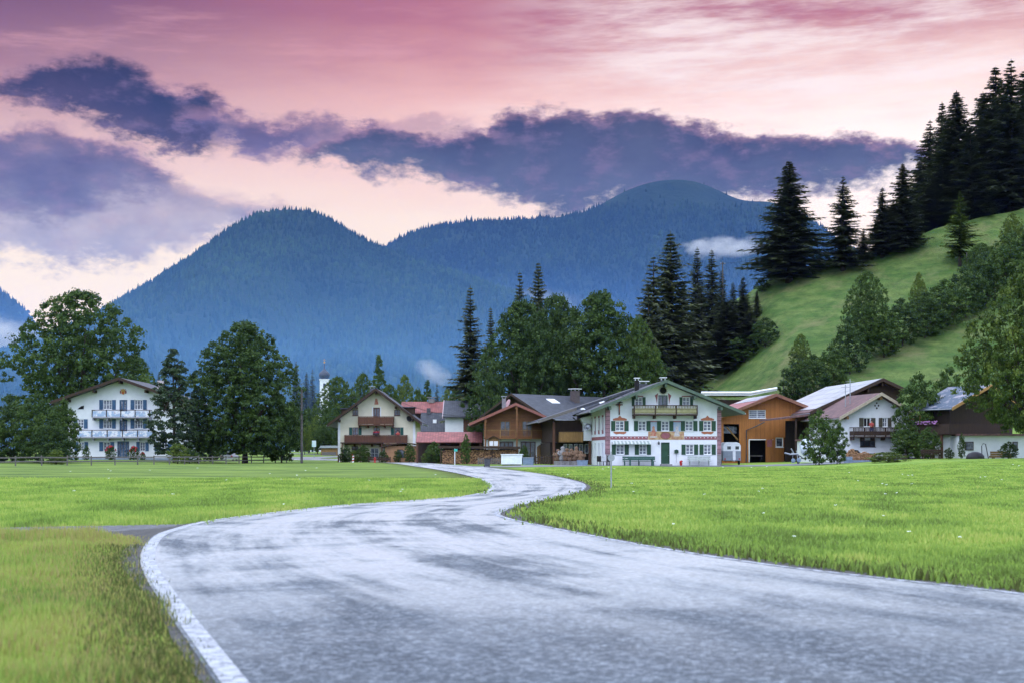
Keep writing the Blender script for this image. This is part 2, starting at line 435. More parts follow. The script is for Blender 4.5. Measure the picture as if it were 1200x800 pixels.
gcol = t.mix(t.m('MULTIPLY', atn.outputs['Fac'], .8), gcol, (.055, .048, .018))
t.put(p.inputs['Base Color'], gcol); p.inputs['Roughness'].default_value = .9; p.inputs['Specular IOR Level'].default_value = .12
bp = t.new('ShaderNodeBump'); bp.inputs['Distance'].default_value = .25; bp.inputs['Strength'].default_value = 1
t.put(bp.inputs['Height'], t.noise(co, 2.2, 5, .75)); t.put(p.inputs['Normal'], bp.outputs[0])
g = np_mesh('ground', vv, q, GM, tint=dry, smooth=True); tag(g, kind='structure')

# ---- road
def strip(name, A_, B_, z, m, cross=8, kind='structure'):
    n = len(A_); vs = []
    for i in range(n):
        for j in range(cross + 1):
            u = j / cross; x = A_[i][0] * (1 - u) + B_[i][0] * u; y = A_[i][1] * (1 - u) + B_[i][1] * u
            vs.append((x, y, z if not callable(z) else z(x, y)))
    ids = np.arange(n * (cross + 1)).reshape(n, cross + 1)
    qq = np.c_[ids[:-1, :-1].ravel(), ids[:-1, 1:].ravel(), ids[1:, 1:].ravel(), ids[1:, :-1].ravel()]
    o = np_mesh(name, vs, qq, m, smooth=True)
    L_ = np.r_[0, np.cumsum(np.linalg.norm(np.diff((np.array(A_) + np.array(B_)) / 2, axis=0), axis=1))]
    for nm, arr in (('across', np.tile(np.linspace(0, 1, cross + 1), n)), ('along', np.repeat(L_, cross + 1))):
        at_ = o.data.attributes.new(nm, 'FLOAT', 'POINT'); at_.data.foreach_set('value', arr.astype(np.float32))
    if kind: tag(o, kind=kind)
    return o
AM = bpy.data.materials.new('wet_asphalt'); AM.use_nodes = True
t = NT(AM.node_tree); p = t.n['Principled BSDF']; co = t.new('ShaderNodeTexCoord').outputs['Object']
# wear runs along the road: use a stretched noise
mp = t.new('ShaderNodeMapping'); mp.inputs['Rotation'].default_value = (0, 0, R(-18)); mp.inputs['Scale'].default_value = (1, .16, 1); t.put(mp.inputs[0], co)
n_l = t.noise(mp.outputs[0], .9, 5, .6); n_f = t.noise(co, 15, 7, .92); n_m = t.noise(co, 3.2, 4, .65); n_w = t.noise(co, .32, 4, .6, 1.2)
acr = t.new('ShaderNodeAttribute', attribute_name='across').outputs['Fac']; alo = t.new('ShaderNodeAttribute', attribute_name='along').outputs['Fac']
n_t = t.noise(t.vec(t.m('MULTIPLY', acr, 5.5), t.m('MULTIPLY', alo, .055)), 1.0, 5, .62); n_s = t.noise(t.vec(t.m('MULTIPLY', acr, 26), t.m('MULTIPLY', alo, .3), 4.0), 1.0, 4, .65)
col = t.mix(t.mr(n_l, .35, .65, 0, 1), (.024, .034, .044), (.055, .07, .085))
col = t.mix(t.mr(n_f, .50, .565, 0, .9), col, (.24, .27, .30))
col = t.mix(t.mr(n_m, .4, .7, 0, .4), col, (.02, .026, .036))
spz = t.new('ShaderNodeSeparateXYZ'); t.put(spz.inputs[0], co)
# drier tarmac close to the camera; painted sky sheen fades out there
dryp = t.m('SUBTRACT', 1.0, t.ss(t.m('ADD', spz.outputs[1], t.m('MULTIPLY', t.noise(co, .5, 4, .6), 5.0)), 10.5, 22))
wet_sheen = t.m('MULTIPLY', t.ss(t.m('ADD', t.m('ADD', t.m('MULTIPLY', n_w, .32), t.m('MULTIPLY', n_t, .42)), t.m('ADD', t.m('MULTIPLY', n_s, .13), t.m('MULTIPLY', n_l, .13))), .41, .56), t.m('SUBTRACT', 1.0, t.m('MULTIPLY', dryp, .97)), clamp=True)
t.put(p.inputs['Roughness'], t.mr(wet_sheen, 0, 1, .62, .40)); t.put(p.inputs['Base Color'], t.mix(t.m('MULTIPLY', wet_sheen, .7), col, t.mix(t.mr(n_f, .43, .56, 0, 1), (.20, .22, .21), (.60, .62, .60))))  # paler base colour stands in for the sky's sheen on damp tarmac
t.put(p.inputs['Specular IOR Level'], t.mr(wet_sheen, 0, 1, .15, 1.0)); p.inputs['IOR'].default_value = 1.6
t.put(p.inputs['Coat Weight'], t.m('MULTIPLY', t.mr(wet_sheen, 0, 1, .04, 1.0), t.mr(n_f, .35, .65, 1.0, .55))); t.put(p.inputs['Coat Roughness'], t.mr(wet_sheen, 0, 1, .52, .38)); p.inputs['Coat IOR'].default_value = 1.85
bp = t.new('ShaderNodeBump'); bp.inputs['Strength'].default_value = .9
t.put(bp.inputs['Distance'], t.mr(wet_sheen, 0, 1, .004, .001)); t.put(bp.inputs['Height'], t.noise(co, 30, 3, .8)); t.put(p.inputs['Normal'], bp.outputs[0])
def rz(x, y): return .022 + max(0., ghf(x, y) if y > 195 else 0)
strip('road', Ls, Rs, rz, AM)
# gravel shoulder just outside the asphalt
SM = mat('shoulder_gravel', (.09, .085, .08), (.045, .043, .042), .85, 6, 5, .02, 30)
def offs(P, d):
    T = np.gradient(P, axis=0); T /= np.linalg.norm(T, axis=1)[:, None]; N = np.c_[-T[:, 1], T[:, 0]]
    if np.isscalar(d): d = np.full(len(P), d)
    return P + N * d[:, None]
rg = np.random.RandomState(3)
jl = .04 + .10 * np.array([fbm(i * .23, 1.0, 3) for i in range(NR)])
jr = .10 + .16 * np.array([fbm(i * .21, 5.0, 3) for i in range(NR)])
jl = jl + .16 * np.exp(-((Ls[:, 1] - 19) / 3.5) ** 2) + .9 * np.exp(-((Ls[:, 1] - 24.5) / 1.2) ** 2)
jr = jr + .35 * np.exp(-((Rs[:, 1] - 32) / 4) ** 2) + .18 * np.exp(-((Rs[:, 1] - 18) / 3.0) ** 2)
strip('road_shoulder', offs(Ls, jl), Ls, lambda x, y: rz(x, y) - .006, SM, 2)
strip('road_shoulder', Rs, offs(Rs, -jr), lambda x, y: rz(x, y) - .006, SM, 2)
# painted edge lines, worn
LM = bpy.data.materials.new('worn_white_paint'); LM.use_nodes = True
t = NT(LM.node_tree); p = t.n['Principled BSDF']; co = t.new('ShaderNodeTexCoord').outputs['Object']
wn = t.m('ADD', t.m('MULTIPLY', t.noise(co, 9, 5, .75), .6), t.m('MULTIPLY', t.noise(co, 34, 3, .8), .4))
t.put(p.inputs['Base Color'], t.mix(t.mr(wn, .47, .56, 0, .85), (.42, .44, .47), (.09, .10, .12)))
p.inputs['Roughness'].default_value = .5
strip('edge_line', offs(Ls, -.03), offs(Ls, -.19), lambda x, y: rz(x, y) + .005, LM, 1)
LM2 = mat('faint_edge_paint', (.42, .45, .50), (.10, .11, .13), .5, 7, 5, lo=.44, hi=.56)
strip('edge_line', offs(Rs, .15), offs(Rs, .05), lambda x, y: rz(x, y) + .005, LM2, 1)
# gravel driveway joining from the left, yard apron before the farmhouse, far lane
GRV = mat('driveway_gravel', (.16, .16, .165), (.07, .07, .075), .85, 5, 6, .02, 25)
dA = spline([(-5.2, 27.6), (-6.5, 27.3), (-8.3, 26.6), (-10.5, 25.8), (-13, 25.2)], 30); dB = spline([(-4.9, 21.5), (-5.9, 23.0), (-7.9, 23.7), (-10.5, 23.9), (-13, 24.3)], 30)
strip('path', dA, dB, .012, GRV, 2)
YRD = mat('yard_asphalt', (.17, .175, .19), (.10, .105, .115), .45, .8, 5, .004, 30, spec=.5)
yA = np.array([(-4.5, 136.5), (-1, 138), (2, 148), (8, 149), (24, 149), (40, 160), (52, 164)]); yB = np.array([(-2.2, 127), (1, 130), (4, 134), (9, 138.5), (23.5, 140), (40, 148), (50, 156)])
strip('path', spline(yA, 60), spline(yB, 60), lambda x, y: ghf(x, y) + .03, YRD, 6)
fA = spline([(-34, 232), (-40, 246), (-34, 275), (-40, 298), (-60, 312)], 50); fB = spline([(-28, 232), (-33, 246), (-27.5, 277), (-34, 304), (-58, 322)], 50)
strip('path', fA, fB, lambda x, y: ghf(x, y) + .05, YRD, 4)

# ------------------------------------------------------------------ mountains
def mountain(name, sil, Yr, Yb, m, seed, wob_=.05, drop=.55, gull=1.0, ns=170, nt=90):
    """sil = silhouette points (px, py) turned into real ridge positions at distance Yr; slope comes forward to Yb"""
    xs = np.array([(p_[0] - 600) / F * Yr for p_ in sil]); zs = np.array([CAMH + (HZ - p_[1]) / F * Yr for p_ in sil])
    X = np.linspace(xs[0], xs[-1], ns); ridge = np.interp(X, xs, zs)
    ker = np.array([1, 2, 3, 2, 1.]); ker /= ker.sum(); ridge = np.r_[ridge[:2], np.convolve(ridge, ker, 'valid'), ridge[-2:]]
    T = np.linspace(0, 1.45, nt)
    Xg, Tg = np.meshgrid(X, T)
    Rg = np.broadcast_to(ridge, Xg.shape)
    Yg = Yb + (Yr - Yb) * Tg
    prof = np.where(Tg <= 1, (Yg / Yr) * np.clip(Tg, 0, 1) ** .85, 1 - drop * (Tg - 1) / .45)
    nz_ = fbm(Xg / (Yr * .05) + seed, Yg / (Yr * .07), 5, .55) - .5
    gl = np.abs(fbm(Xg / (Yr * .035) + seed * 3 + nz_ * 1.5, Yg / (Yr * .25), 3) - .5)
    Zg = Rg * prof + (nz_ * .10 - gl * .30 * gull) * Rg * np.sin(np.clip(Tg, 0, 1) * math.pi) * 1.0
    Zg = np.maximum(Zg, -5)
    vs = np.c_[Xg.ravel(), Yg.ravel(), Zg.ravel()]
    ids = np.arange(ns * nt).reshape(nt, ns)
    qq = np.c_[ids[:-1, :-1].ravel(), ids[:-1, 1:].ravel(), ids[1:, 1:].ravel(), ids[1:, :-1].ravel()]
    o = np_mesh(name, vs, qq, m, smooth=True); tag(o, kind='structure')
    return Xg, Yg, Zg
MM = mat('mountain_forest_floor', (.008, .016, .008), (.016, .026, .012), .95, .012, 6, 8, .05, spec=.05)
MT = mat('mountain_top_pasture', (.03, .05, .02), (.065, .08, .035), .95, .01, 6, 4, .03, spec=.05)
sil1 = [(-260, 528), (-120, 520), (0, 488), (50, 448), (98, 396), (140, 353), (180, 330), (215, 308), (240, 291), (262, 272), (285, 257), (310, 247), (345, 243), (375, 248), (400, 262), (420, 276), (440, 285), (455, 292), (480, 300), (520, 313), (560, 326), (600, 340), (680, 372), (760, 400), (900, 440), (1100, 480)]
sil2 = [(250, 400), (330, 360), (400, 312), (455, 286), (480, 272), (520, 262), (560, 257), (600, 256), (650, 254), (685, 248), (702, 240), (730, 223), (760, 212), (790, 208), (815, 210), (842, 221), (862, 232), (880, 235), (905, 234), (930, 245), (960, 263), (985, 282), (1020, 303), (1100, 330), (1300, 380), (1500, 440)]
sil3 = [(-500, 330), (-300, 290), (-120, 280), (-50, 305), (0, 338), (14, 351), (23, 354), (37, 372), (50, 392), (80, 420), (160, 450), (260, 490)]
G1 = mountain('hill', sil1, 2500, 900, MM, 3.0)
G2 = mountain('hill', sil2, 4200, 2600, MM, 11.0)
G3 = mountain('hill', sil3, 3600, 2300, MM, 23.0)

FORM = bpy.data.materials.new('far_conifers'); FORM.use_nodes = True
t = NT(FORM.node_tree); p = t.n['Principled BSDF']; atn = t.new('ShaderNodeAttribute', attribute_name='tint')
t.put(p.inputs['Base Color'], t.ramp(atn.outputs['Fac'], [(0, (.004, .009, .006)), (.6, (.009, .018, .009)), (1, (.030, .052, .018))])); p.inputs['Roughness'].default_value = .95; p.inputs['Specular IOR Level'].default_value = .05
def forest(name, G, n, h0, h1, seed, label, tmax=1.02, keep=None, lift=0.0):
    r_ = np.random.RandomState(seed); Xg, Yg, Zg = G
    nt, ns = Xg.shape
    X = r_.uniform(Xg[0, 0], Xg[0, -1], n); T = r_.rand(n) ** .75 * tmax
    fi = (X - Xg[0, 0]) / (Xg[0, -1] - Xg[0, 0]) * (ns - 1.001); fj = T / 1.45 * (nt - 1.001)
    i = fi.astype(int); j = fj.astype(int); a = fi - i; b = fj - j
    bil = lambda M_: (M_[j, i] * (1 - a) + M_[j, i + 1] * a) * (1 - b) + (M_[j + 1, i] * (1 - a) + M_[j + 1, i + 1] * a) * b
    Y = bil(Yg); Z = bil(Zg)
    px = 600 + X / Y * F
    ok = (px > -90) & (px < 1290) & (Z > 0)
    if keep is not None: ok &= keep(X, Y, Z, T, r_)
    X, Y, Z, T = X[ok], Y[ok], Z[ok], T[ok]; n = len(X)
    h = r_.uniform(h0, h1, n) * (1 + .5 * (r_.rand(n) < .06)); rr = h * r_.uniform(.17, .27, n)
    tn = np.clip(r_.rand(n) * .6 + fbm(X / 140, Y / 140, 4) * .9 - .25, 0, 1)
    broad = r_.rand(n) < .25 * (fbm(X / 200 + 9, Y / 200, 2) > .5)
    h = np.where(broad, h * .62, h); rr = np.where(broad, rr * 1.7, rr); tn = np.clip(tn + broad * .12 + lift * (1 - .6 * T), 0, 1)
    k_ = 5; ang = np.arange(k_) * 2 * math.pi / k_
    ph = r_.rand(n) * 6.28
    bx = X[:, None] + rr[:, None] * np.cos(ang + ph[:, None]); by = Y[:, None] + rr[:, None] * np.sin(ang + ph[:, None])
    bz = np.repeat((Z - h * .02)[:, None], k_, 1)
    mx = X[:, None] + (rr * np.where(broad, .75, .42))[:, None] * np.cos(ang + ph[:, None]); my = Y[:, None] + (rr * np.where(broad, .75, .42))[:, None] * np.sin(ang + ph[:, None])
    mz = np.repeat((Z + h * np.where(broad, .72, .55))[:, None], k_, 1)
    V = np.concatenate([np.stack([bx, by, bz], 2), np.stack([mx, my, mz], 2), np.stack([X, Y, Z + h], 1)[:, None, :]], 1)  # n, 11, 3
    fl = []
    for a_ in range(k_):
        b_ = (a_ + 1) % k_
        fl += [(a_, b_, k_ + b_), (a_, k_ + b_, k_ + a_), (k_ + a_, k_ + b_, 2 * k_)]
    fl = np.array(fl); Fc = (fl[None] + (np.arange(n) * 11)[:, None, None]).reshape(-1, 3)
    o = np_mesh(name, V.reshape(-1, 3), Fc, FORM, tint=np.repeat(tn, 11), tris=True)
    tag(o, label, 'forest', kind='stuff')
forest('forest', G1, 52000, 5.5, 10, 1, 'blue dark conifer forest covering the rounded near mountain', lift=.30)
def bald(X, Y, Z, T, r_):
    hi = sst(680, 725, Z + 60 * (fbm(X / 90, Y / 90, 3) - .5))
    return r_.rand(len(X)) > hi * (X > 200) * .985
forest('forest', G2, 50000, 9, 16, 2, 'dark forest covering the long ridge behind the rounded mountain', keep=bald, lift=-.25)
forest('forest', G3, 12000, 8, 14, 3, 'forest on the steep slope at the far left behind the big tree')
# valley woods at the mountain foot
# ------------------------------------------------------------------ haze: one even box of blue air
def volume_mat(name, col, dens, absorb=(1, 1, 1)):
    M = bpy.data.materials.new(name); M.use_nodes = True; t = NT(M.node_tree); t.n.clear()
    v = t.new('ShaderNodeVolumePrincipled'); t.put(v.inputs['Color'], col); v.inputs['Density'].default_value = dens
    t.put(v.inputs['Absorption Color'], absorb); v.inputs['Anisotropy'].default_value = 0.0
    o = t.new('ShaderNodeOutputMaterial'); t.l.new(v.outputs[0], o.inputs['Volume'])
    return M
HM = volume_mat('blue_air', (.13, .22, .88), .22e-4)
b_ = MB().box(-3300, 3300, -40, 5100, -7, 1000); hz = b_.build('haze', HM); tag(hz, 'blue evening haze in the valley air', 'haze', kind='stuff')

MV = volume_mat('valley_mist_air', (.15, .39, .86), 4.9e-4)
def wedge(name, x0, x1, y0, y1, h0, h1, m, label, dx=0):
    o = MB().add([(x0, y0, -3), (x1, y0, -3), (x1 + dx, y1, -3), (x0 - dx, y1, -3), (x0, y0, h0), (x1, y0, h0), (x1 + dx, y1, h1), (x0 - dx, y1, h1)],
                 [(0, 3, 2, 1), (4, 5, 6, 7), (0, 1, 5, 4), (1, 2, 6, 5), (2, 3, 7, 6), (3, 0, 4, 7)]).build(name, m); tag(o, label, 'mist', kind='stuff')
wedge('mist', -1500, 1200, 360, 2380, 122, 122, MV, 'bluish mist filling the valley in front of the rounded mountain')
wedge('mist', -1600, 2100, 2560, 4150, 340, 340, volume_mat('back_valley_air', (.10, .25, .95), 1.4e-4), 'bluish mist in the valley behind the rounded mountain')

def wisp(px, py, Y, wpx, hpx, dens, seed, label, tilt=0.0, dep=.4):
    """a soft bank of white mist: vapour that thins out towards its edge"""
    k_ = Y / F; M = bpy.data.materials.new('white_vapour'); M.use_nodes = True; t = NT(M.node_tree); t.n.clear()
    co = t.new('ShaderNodeTexCoord').outputs['Object']
    ln = t.new('ShaderNodeVectorMath', operation='LENGTH'); t.put(ln.inputs[0], co)
    mp = t.new('ShaderNodeMapping'); mp.inputs['Scale'].default_value = (wpx / hpx * .55, 1, 1); mp.inputs['Location'].default_value = (seed * 3.1, 0, 0); t.put(mp.inputs[0], co)
    nz = t.noise(mp.outputs[0], 1.5, 5, .62)
    f = t.m('SUBTRACT', t.m('ADD', t.m('MULTIPLY', nz, 2.2), -.35), t.m('POWER', ln.outputs['Value'], 1.6))
    rx = wpx * k_ / 2
    v = t.new('ShaderNodeVolumePrincipled'); t.put(v.inputs['Color'], (.98, .98, 1.0)); t.put(v.inputs['Absorption Color'], (1, 1, 1))
    t.put(v.inputs['Density'], t.m('MULTIPLY', t.m('MULTIPLY', t.m('MAXIMUM', f, 0.0), t.ss(ln.outputs['Value'], 1.0, .7)), dens / (rx * dep)))
    o_ = t.new('ShaderNodeOutputMaterial'); t.l.new(v.outputs[0], o_.inputs['Volume'])
    mb = MB(); mb.ball((0, 0, 0), 1.0, 16); o = mb.build('mist', M)
    o.location = (at(px, Y), Y, CAMH + (HZ - py) * k_); o.scale = (rx, rx * dep, hpx * k_ / 2); o.rotation_euler = (0, tilt, 0)
    tag(o, label, 'mist', kind='stuff')
wisp(848, 290, 3300, 130, 34, 1.5, 1, 'white streak of mist hanging before the rear ridge left of the big hilltop spruce', -.05)
wisp(-6, 416, 1900, 150, 120, 4.0, 2, 'white mist at the far left edge behind the ash tree')
wisp(508, 436, 1300, 60, 34, .8, 3, 'small white puff of mist above the slate roofed house', .4)
wisp(620, 360, 2900, 200, 60, .5, 6, 'thin veil of mist where the two mountain slopes meet', .1)
# ------------------------------------------------------------------ tree kit
def leaf_mat(name, ramp_, trans=.25):
    M = bpy.data.materials.new(name); M.use_nodes = True; t = NT(M.node_tree); p = t.n['Principled BSDF']
    atn = t.new('ShaderNodeAttribute', attribute_name='tint')
    oi = t.new('ShaderNodeObjectInfo')
    f = t.m('ADD', atn.outputs['Fac'], t.m('MULTIPLY', t.m('SUBTRACT', oi.outputs['Random'], .5), .16), clamp=True)
    c = t.ramp(f, ramp_)
    t.put(p.inputs['Base Color'], c); p.inputs['Roughness'].default_value = .65; p.inputs['Specular IOR Level'].default_value = .2
    tr = t.new('ShaderNodeBsdfTranslucent'); t.put(tr.inputs[0], c)
    mx = t.new('ShaderNodeMixShader'); mx.inputs[0].default_value = trans
    t.l.new(p.outputs[0], mx.inputs[1]); t.l.new(tr.outputs[0], mx.inputs[2]); t.l.new(mx.outputs[0], t.n['Material Output'].inputs[0])
    return M
L_DARK = leaf_mat('dark_maple_leaves', [(0, (.020, .042, .014)), (.5, (.040, .076, .020)), (1, (.09, .14, .030))])
L_MID = leaf_mat('green_leaves', [(0, (.026, .054, .014)), (.5, (.055, .10, .022)), (1, (.12, .17, .035))])
L_LIGHT = leaf_mat('yellow_green_leaves', [(0, (.04, .075, .016)), (.5, (.10, .15, .025)), (1, (.21, .25, .05))])
L_SPR = leaf_mat('spruce_needles', [(0, (.030, .038, .024)), (.5, (.058, .074, .038)), (1, (.11, .13, .055))], .12)
L_OLD = leaf_mat('sunny_old_leaves', [(0, (.022, .044, .010)), (.5, (.060, .10, .018)), (1, (.17, .21, .035))], .2)
L_PINE = leaf_mat('pine_needles', [(0, (.018, .034, .018)), (.5, (.034, .06, .028)), (1, (.065, .10, .035))], .1)
BARK = mat('bark', (.055, .043, .034), (.03, .024, .02), .95, 4, 5, .04, 20, stretch=(3, 3, .6))
BARK_P = mat('pale_bark', (.16, .15, .14), (.06, .055, .05), .9, 5, 5, .03, 20, stretch=(2, 2, .7))

def env_crown(prof, nclump, per, leaf, rc, seed, bump=.2, hole=.3, flatz=.7, droop=0.0, depth=.5, fill=.2):
    """clumps spread through an uneven envelope: prof = [(z, radius)]"""
    r_ = np.random.RandomState(seed); zp = np.array([q[0] for q in prof]); rp = np.array([q[1] for q in prof])
    C = []
    sd_ = seed * 13.7
    rmax = rp.max()
    while len(C) < nclump:
        z = r_.uniform(zp[0], zp[-1]); R_ = np.interp(z, zp, rp)
        if r_.rand() > (R_ + .05) / (rmax + .05): continue
        a = r_.rand() * 6.283
        bm_ = 1 + bump * 2 * (fbm(np.array([a * 1.35 + sd_]), np.array([z * 6.5 + sd_]), 3)[()] [0] - .5) * 1.6
        n_ = fbm(np.array([a * 2.6 + sd_ + 40]), np.array([z * 9 + sd_]), 3)[0]
        if n_ < hole and r_.rand() < .85: continue
        u_ = 1 - depth * r_.rand() ** 1.6
        if r_.rand() < fill: u_ = r_.uniform(.1, .65)
        C.append((math.cos(a) * R_ * bm_ * u_, math.sin(a) * R_ * bm_ * u_, z))
    C = np.array(C)
    rcs = rc * r_.uniform(.6, 1.35, nclump); n = nclump * per; ci = np.repeat(np.arange(nclump), per)
    e = r_.normal(size=(n, 3)); e /= np.linalg.norm(e, axis=1)[:, None]
    e[:, 2] = np.where(e[:, 2] < -.2, e[:, 2] * .5, e[:, 2]); rr = rcs[ci] * r_.uniform(.3, 1.1, n)
    P_ = C[ci] + e * rr[:, None] * np.array([1, 1, flatz]); P_[:, 2] -= droop * (rr ** 2) / rc
    nrm = e * .7 + r_.normal(size=(n, 3)) * .6 + np.array([0, 0, .5]); nrm /= np.linalg.norm(nrm, axis=1)[:, None]
    tg = np.cross(nrm, r_.normal(size=(n, 3))); tg /= np.linalg.norm(tg, axis=1)[:, None]; bt = np.cross(nrm, tg)
    s_ = leaf * r_.uniform(.5, 1.25, n)[:, None]
    V = np.stack([P_ - tg * s_, P_ - bt * s_ * .62, P_ + tg * s_, P_ + bt * s_ * .62], 1).reshape(-1, 3)
    ct = r_.rand(nclump); tint = np.clip(.15 + .5 * ct[ci] + .38 * (r_.rand(n) - .3), 0, 1)
    return V, np.arange(n * 4).reshape(n, 4), np.repeat(tint, 4), C
def crown_arrays(lobes, nclump, per, leaf, rc, seed, shell=.35, flatz=.62, droop=0.0):
    r_ = np.random.RandomState(seed)
    L = np.array(lobes, float); wts = (L[:, 3] * L[:, 4] + L[:, 4] * L[:, 5] + L[:, 3] * L[:, 5]); wts /= wts.sum()
    li = r_.choice(len(L), nclump, p=wts); l = L[li]
    d = r_.normal(size=(nclump, 3)); d /= np.linalg.norm(d, axis=1)[:, None]
    rad = 1 - shell * r_.rand(nclump) ** 1.3
    inner = r_.rand(nclump) < .16; rad[inner] = r_.uniform(.3, .7, inner.sum())
    rad *= 1 + .12 * (r_.rand(nclump) - .4)
    C = l[:, :3] + l[:, 3:6] * d * rad[:, None]
    rcs = rc * r_.uniform(.6, 1.35, nclump)
    n = nclump * per
    ci = np.repeat(np.arange(nclump), per)
    e = r_.normal(size=(n, 3)); e /= np.linalg.norm(e, axis=1)[:, None]
    e[:, 2] = np.where(e[:, 2] < -.2, e[:, 2] * .5, e[:, 2])
    rr = rcs[ci] * r_.uniform(.35, 1.05, n)
    P = C[ci] + e * rr[:, None] * np.array([1, 1, flatz]); P[:, 2] -= droop * (rr ** 2) / rc
    # leaf frame
    nrm = e * .7 + r_.normal(size=(n, 3)) * .55 + np.array([0, 0, .55]); nrm /= np.linalg.norm(nrm, axis=1)[:, None]
    tg = np.cross(nrm, r_.normal(size=(n, 3))); tg /= np.linalg.norm(tg, axis=1)[:, None]; bt = np.cross(nrm, tg)
    s_ = leaf * r_.uniform(.55, 1.25, n)[:, None]
    V = np.stack([P - tg * s_, P - bt * s_ * .62, P + tg * s_, P + bt * s_ * .62], 1).reshape(-1, 3)
    Q = np.arange(n * 4).reshape(n, 4)
    ct = r_.rand(nclump)
    tint = np.clip(.18 + .5 * ct[ci] + .32 * (r_.rand(n) - .3), 0, 1)
    return V, Q, np.repeat(tint, 4), C
def make_broad(name, lobes, nclump, per, leaf, rc, seed, m, trunk_r=.018, split=.25, limbs=8, bark=BARK, lean=0.0, **kw):
    """unit-height tree: trunk part and crown part"""
    root = empty(name)
    V, Q, T, C = env_crown(lobes, nclump, per, leaf, rc, seed, **kw)
    lobes = [(math.cos(i * 2.4) * np.interp(zz_, [q[0] for q in lobes], [q[1] for q in lobes]) * .6, math.sin(i * 2.4) * np.interp(zz_, [q[0] for q in lobes], [q[1] for q in lobes]) * .6, zz_, .1, .1, .08) for i, zz_ in enumerate(np.linspace(lobes[0][0] + .15, lobes[-1][0] - .08, 11))]
    r_ = random.Random(seed)
    mb = MB(); zc = sum(l[2] for l in lobes) / len(lobes)
    top = Vector((lean, 0, split))
    mb.tube([(0, 0, -.03), (0, 0, .01), (lean * .5, 0, split * .5), top], [trunk_r * 1.5, trunk_r * 1.15, trunk_r * .95, trunk_r * .85], 9)
    idxs = list(range(len(C))); r_.shuffle(idxs)
    for i in range(limbs):
        l = lobes[i % len(lobes)]
        tgt = Vector((l[0] + r_.uniform(-.4, .4) * l[3], l[1] + r_.uniform(-.4, .4) * l[4], l[2] + r_.uniform(-.1, .5) * l[5]))
        mid = top.lerp(tgt, .5) + Vector((r_.uniform(-.02, .02), r_.uniform(-.02, .02), r_.uniform(-.01, .05)))
        mb.tube([top - Vector((0, 0, .02)), top.lerp(mid, .5) + Vector((r_.uniform(-.01, .01), 0, .01)), mid, tgt], [trunk_r * .62, trunk_r * .5, trunk_r * .36, trunk_r * .14], 6)
        near = sorted(range(len(C)), key=lambda k_: (Vector(C[k_]) - mid).length + r_.random() * .25)[:4]
        for k_ in near:
            c = Vector(C[k_]); mb.tube([mid, mid.lerp(c, .5) + Vector((0, 0, .015)), c], [trunk_r * .26, trunk_r * .16, trunk_r * .05], 5)
    mb.build('trunk', bark, root, smooth=True)
    np_mesh('crown', V, Q, m, tint=T, parent=root)
    return root
def make_spruce(name, seed, R0=.17, whorls=50, nb=8, m=None, z0=.05, sparse=0.0, droop=.44, tw=6):
    root = empty(name); r_ = random.Random(seed); m = m or L_SPR
    MB().tube([(0, 0, -.03), (0, 0, .02), (.003, 0, .5), (0, 0, .985)], [.019, .014, .009, .0012], 7).build('trunk', BARK, root, smooth=True)
    V = []; T = []; nt_ = 0
    side_gap = [r_.uniform(.75, 1.1) for _ in range(12)]
    for wv in range(whorls):
        u = wv / (whorls - 1); z = z0 + (.975 - z0) * u ** .92
        Rz = R0 * (1 - u) ** .82 * (1 if u > .12 else .72 + 2.3 * u) + .006
        n = max(4, int(nb * (1 - .35 * u))); ph = r_.random() * 6.28
        wl = r_.uniform(.72, 1.12)
        for b in range(n):
            if r_.random() < sparse: continue
            a = ph + (b + r_.uniform(-.3, .3)) * 6.283 / n
            L = Rz * r_.uniform(.68, 1.15) * wl * side_gap[int(a / 6.283 * 12) % 12]
            sl = .35 * u - droop * (1 - u) + r_.uniform(-.08, .08)
            ca, sa = math.cos(a), math.sin(a); bt = r_.random(); zj = r_.uniform(-.014, .014) * (1 - u)
            steps = max(3, int(4 + 5 * L / R0))
            for s_ in range(steps):
                f_ = (s_ + .4) / steps; rr = L * f_
                zz = z + L * (sl * f_ + (.28 * (1 - u)) * max(0, f_ - .55) ** 2 * 2.2)
                base = Vector((ca * rr, sa * rr, zz + zj))
                wlen = (.36 * L * (1 - f_ * .75) + .011) * r_.uniform(.8, 1.15)
                for k_ in range(tw):
                    side = (-1, 1)[k_ % 2]; ang = a + side * r_.uniform(.25, 1.15) * (1 if k_ < tw - 1 else .15)
                    dz = r_.uniform(-.55, .05) - .25 * (k_ > 2)
                    d = Vector((math.cos(ang), math.sin(ang), dz)).normalized() * wlen
                    pr = Vector((-math.sin(ang), math.cos(ang), r_.uniform(-.6, .6))).normalized() * wlen * r_.uniform(.18, .30)
                    V += [tuple(base + pr), tuple(base - pr), tuple(base + d)]
                    tt = min(1, max(0, .15 + .45 * f_ + .25 * bt + r_.uniform(-.12, .2))); T += [tt, tt, tt]
    V += [(.003, 0, .97), (-.003, 0, .97), (0, 0, 1.0)]; T += [.5] * 3
    np_mesh('crown', V, np.arange(len(V)).reshape(-1, 3), m, tint=T, parent=root, tris=True)
    return root

